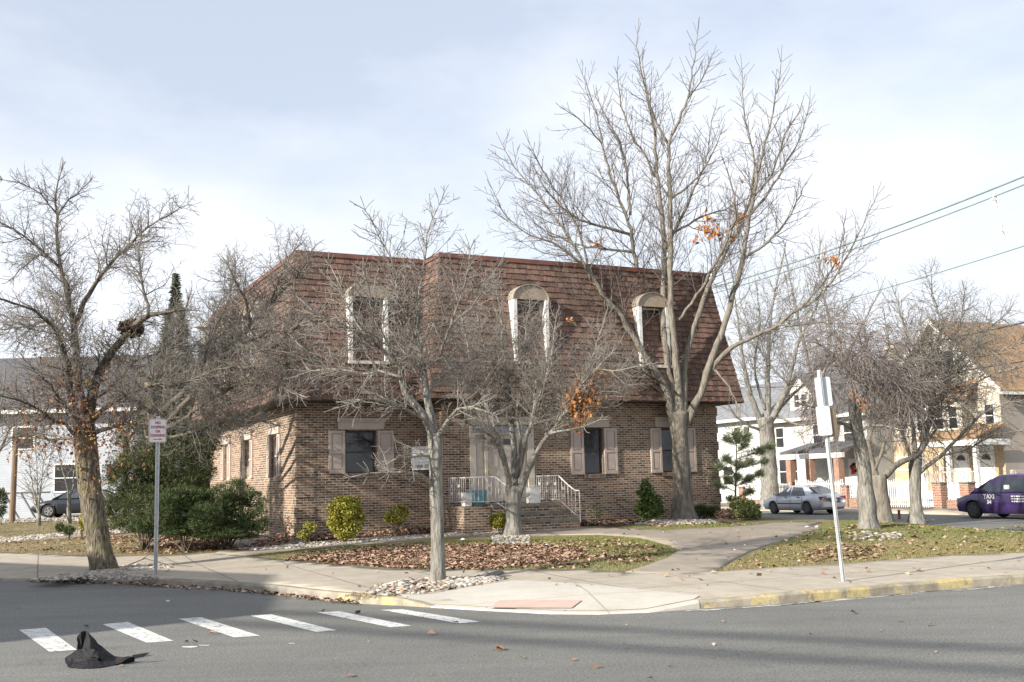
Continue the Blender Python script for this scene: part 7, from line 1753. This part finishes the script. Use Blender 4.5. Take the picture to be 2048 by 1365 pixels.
# cream building beyond the roof left
T = thing('cream_building', 'cream building seen through twigs beyond the left end of the shingled roof', 'building', (-17, 58, 0)); p0, p1 = atY(398, 860, 58), atY(450, 860, 58); zt = atY(425, 655, 58).z
m = MB(); m.box((p0.x, 58, 0), (p1.x + 4, 64, zt), lambda a, b, c: Vector((a, b, c))); m.build('wall', M['stucco'], T)
m = MB(); m.prism([Vector((p0.x - .3, 57.7, zt)), Vector(((p0.x + p1.x) / 2 + 2, 57.7, zt + 1.4)), Vector((p1.x + 4.3, 57.7, zt))], Vector((0, 6.6, 0))); m.build('roof', M['stucco'], T)
# ------------------------------------------------------------------ building that throws the shade on the left (outside the frame)
SB = thing('shade_building', 'plain brick shop building across the left street outside the picture', 'building', (-22, 10, 0))
H = 8.0
m = MB(); q = [Vector(k) for k in ((-16.9, 4.6, 0), (-17.7, 9.8, 0), (-27.7, 17.2, 0), (-36, 9, 0), (-27, -4, 0))]
for i in range(5):
    a, b = q[i], q[(i + 1) % 5]; L = (b - a).length; m.face([a, b, b + Vector((0, 0, H)), a + Vector((0, 0, H))], [(0, 0), (L, 0), (L, H), (0, H)])
m.face([p + Vector((0, 0, H)) for p in q], [(0, 0), (1, 0), (1, 1), (0, 1), (0, .5)]); m.build('wall', M['brick_red'], SB)
# ------------------------------------------------------------------ wires
def wire(name, label, pts, r, mat, sag=.6, group=None):
    P = []
    for i in range(len(pts) - 1):
        a, b = Vector(pts[i]), Vector(pts[i + 1]); n = 40
        for k in range(n): t = k / n; P.append(a.lerp(b, t) - Vector((0, 0, 4 * sag * t * (1 - t))))
    P.append(Vector(pts[-1])); V, F = tubes_np([(P, [r] * len(P))], 6); o = np_mesh(name, V, F, mat, None, True); tag(o, label, 'power line', group); return o
def pole(t, n, label, hz=14.3):
    b = W(t, n, 0); b.z = -.3; T = thing('utility_pole', label, 'pole', b); m = MB(); m.tube([b, b + Vector((0, 0, hz + .8))], [.17, .12], 12); m.build('shaft', M['wood_post'], T)
    m = MB(); m.box((t - 1.1, n - .06, hz - .35), (t + 1.1, n + .06, hz - .22)); m.build('crossarm', M['wood_post'], T)
pole(31.9, -12, 'tall wooden utility pole outside the right picture edge', 16.5); pole(31.9, 46, 'far wooden utility pole on the back street behind the brick building', 14.3)
Wl = lambda t, n, z: tuple(W(t, n, z))
wire('power_line', 'upper thick green grey cable crossing the right sky', [Wl(31.9, -12, 15.6), Wl(31.9, 46, 14.0)], .036, M['wire'], 1.6)
wire('power_line', 'lower thick green grey cable just under the upper one', [Wl(31.9, -12, 15.25), Wl(31.9, 46, 13.65)], .028, M['wire'], 1.6)
wire('power_line', 'top pale thin wire above the thick cables', [Wl(31.5, -12, 16.3), Wl(31.5, 46, 14.6)], .010, M['wire_thin'], 1.4)
wire('power_line', 'upper of three pale wires in the middle sky bundle', [Wl(31.9, -12, 14.5), Wl(31.9, 46, 12.9)], .010, M['wire_thin'], 1.5)
wire('power_line', 'middle pale wire of the sky bundle', [Wl(31.9, -12, 14.15), Wl(31.9, 46, 12.6)], .012, M['wire_thin'], 1.5)
wire('power_line', 'lowest pale wire of the sky bundle', [Wl(31.9, -12, 13.9), Wl(31.9, 46, 12.35)], .012, M['wire_thin'], 1.5)
wire('power_line', 'single grey wire below the sky bundle', [Wl(31.9, -12, 12.4), Wl(31.9, 46, 11.3)], .022, M['wire'], 1.4)
a = atY(2060, 628, 40); b = atY(1640, 722, 62)
wire('service_cable', 'dark cable sloping in front of the tan house roof', [tuple(a + (a - b) * .6), tuple(b)], .035, M['blackplastic'], .3)
a = atY(2060, 703, 42); b = atY(1500, 775, 70)
wire('service_cable', 'dark cable crossing below the tan roof and past the sign top', [tuple(a + (a - b) * .3), tuple(b)], .03, M['blackplastic'], .5)
def spacer(px, py, n, label, r=.32):
    r0 = ray(px, py); k = ((W(31.9, 0, 0) - Vector((0, 0, 0))).dot(uu)) / (r0[0] * uu.x + r0[1] * uu.y); c = Vector((r0[0] * k, r0[1] * k, CZ + r0[2] * k))
    m = MB(); q = [c + uu * (r * .5) , c + Vector((0, 0, r)), c - uu * (r * .5), c - Vector((0, 0, r)), c + uu * (r * .5)]
    m.tube(q, .03, 6); m.tube([c - uu * .16, c + uu * .16], .025, 6)
    for x in q[:4]: m.tube([x - vv * .1, x + vv * .1], .05, 6)
    tag(m.build('cable_spacer', M['sign_white']), label, 'cable spacer')
spacer(1990, 400, 0, 'white diamond spacer on the upper thick cables'); spacer(2005, 463, 0, 'white diamond spacer on the pale wire bundle')
# overhead cables above the crossing, off frame; they draw the soft bands on the road
wire('street_cable', 'overhead cable above the crossing outside the picture, nearer the corner', [(-43.4, 9.1, 13), (4.6, -18.9, 13)], .075, M['wire'], .2)
wire('street_cable', 'overhead cable above the crossing outside the picture, nearer the camera', [(-43.4, 8.1, 13), (4.6, -20.7, 13)], .075, M['wire'], .2)
# ------------------------------------------------------------------ camera, light, world
cam = bpy.data.cameras.new('camera'); co = bpy.data.objects.new('camera', cam); COL.objects.link(co); SC.camera = co
cam.sensor_width = 36; cam.lens = 36 * FL / 2048; cam.clip_end = 6000; cam.clip_start = .1
mt = Matrix(((RT[0], UPV[0], -FW[0], 0), (RT[1], UPV[1], -FW[1], 0), (RT[2], UPV[2], -FW[2], CZ), (0, 0, 0, 1))); co.matrix_world = mt
AZ = math.radians(38.5); EL = math.radians(25)
ts = Vector((-math.cos(AZ) * math.cos(EL), -math.sin(AZ) * math.cos(EL), math.sin(EL)))
sl = bpy.data.lights.new('sun', 'SUN'); sl.energy = 5.0; sl.angle = math.radians(.55); sl.color = (1, .93, .82)
so2 = bpy.data.objects.new('sun', sl); COL.objects.link(so2); so2.rotation_euler = ts.to_track_quat('Z', 'Y').to_euler(); so2.location = (0, 0, 30)
wd = bpy.data.worlds.new('World'); SC.world = wd; wd.use_nodes = True; nt = wd.node_tree; bg = nt.nodes['Background']
sk = nt.nodes.new('ShaderNodeTexSky'); sk.sky_type = 'NISHITA'; sk.sun_disc = False; sk.sun_elevation = EL
sk.sun_rotation = math.atan2(ts.x, ts.y); sk.air_density = 1.0; sk.dust_density = 1.5; sk.ozone_density = 1.5
tc = nt.nodes.new('ShaderNodeTexCoord')
mp = nt.nodes.new('ShaderNodeMapping'); mp.inputs['Scale'].default_value = (1.0, 1.0, 2.2); mp.inputs['Location'].default_value = (.35, .2, .1); nt.links.new(tc.outputs['Generated'], mp.inputs['Vector'])
n1 = noise_n(nt, mp.outputs['Vector'], 2.6, 7, .52)
sep = nt.nodes.new('ShaderNodeSeparateXYZ'); nt.links.new(tc.outputs['Generated'], sep.inputs[0])
low = nt.nodes.new('ShaderNodeMapRange'); low.inputs['From Min'].default_value = .0; low.inputs['From Max'].default_value = .42; low.inputs['To Min'].default_value = .30; low.inputs['To Max'].default_value = -.02; nt.links.new(sep.outputs['Z'], low.inputs['Value'])
ad = nt.nodes.new('ShaderNodeMath'); ad.operation = 'ADD'; nt.links.new(n1, ad.inputs[0]); nt.links.new(low.outputs['Result'], ad.inputs[1])
mask = ramp(nt, ad.outputs[0], [(.40, (.50, .50, .50)), (.70, (.98, .98, .98))])
CLOUD = (7.2, 7.5, 8.15)
sc_ = nt.nodes.new('ShaderNodeVectorMath'); sc_.operation = 'SCALE'; nt.links.new(sk.outputs['Color'], sc_.inputs[0]); sc_.inputs['Scale'].default_value = 1.25
mx = mixc(nt, mask, sc_.outputs[0], CLOUD); nt.links.new(mx, bg.inputs['Color']); bg.inputs['Strength'].default_value = .084
SC.view_settings.view_transform = 'Standard'; SC.view_settings.look = 'None'; SC.view_settings.exposure = 0.8; SC.view_settings.gamma = 1
SC.render.engine = 'CYCLES'; SC.cycles.max_bounces = 5; SC.cycles.diffuse_bounces = 3; SC.cycles.glossy_bounces = 2; SC.cycles.transmission_bounces = 2; SC.cycles.use_denoising = True
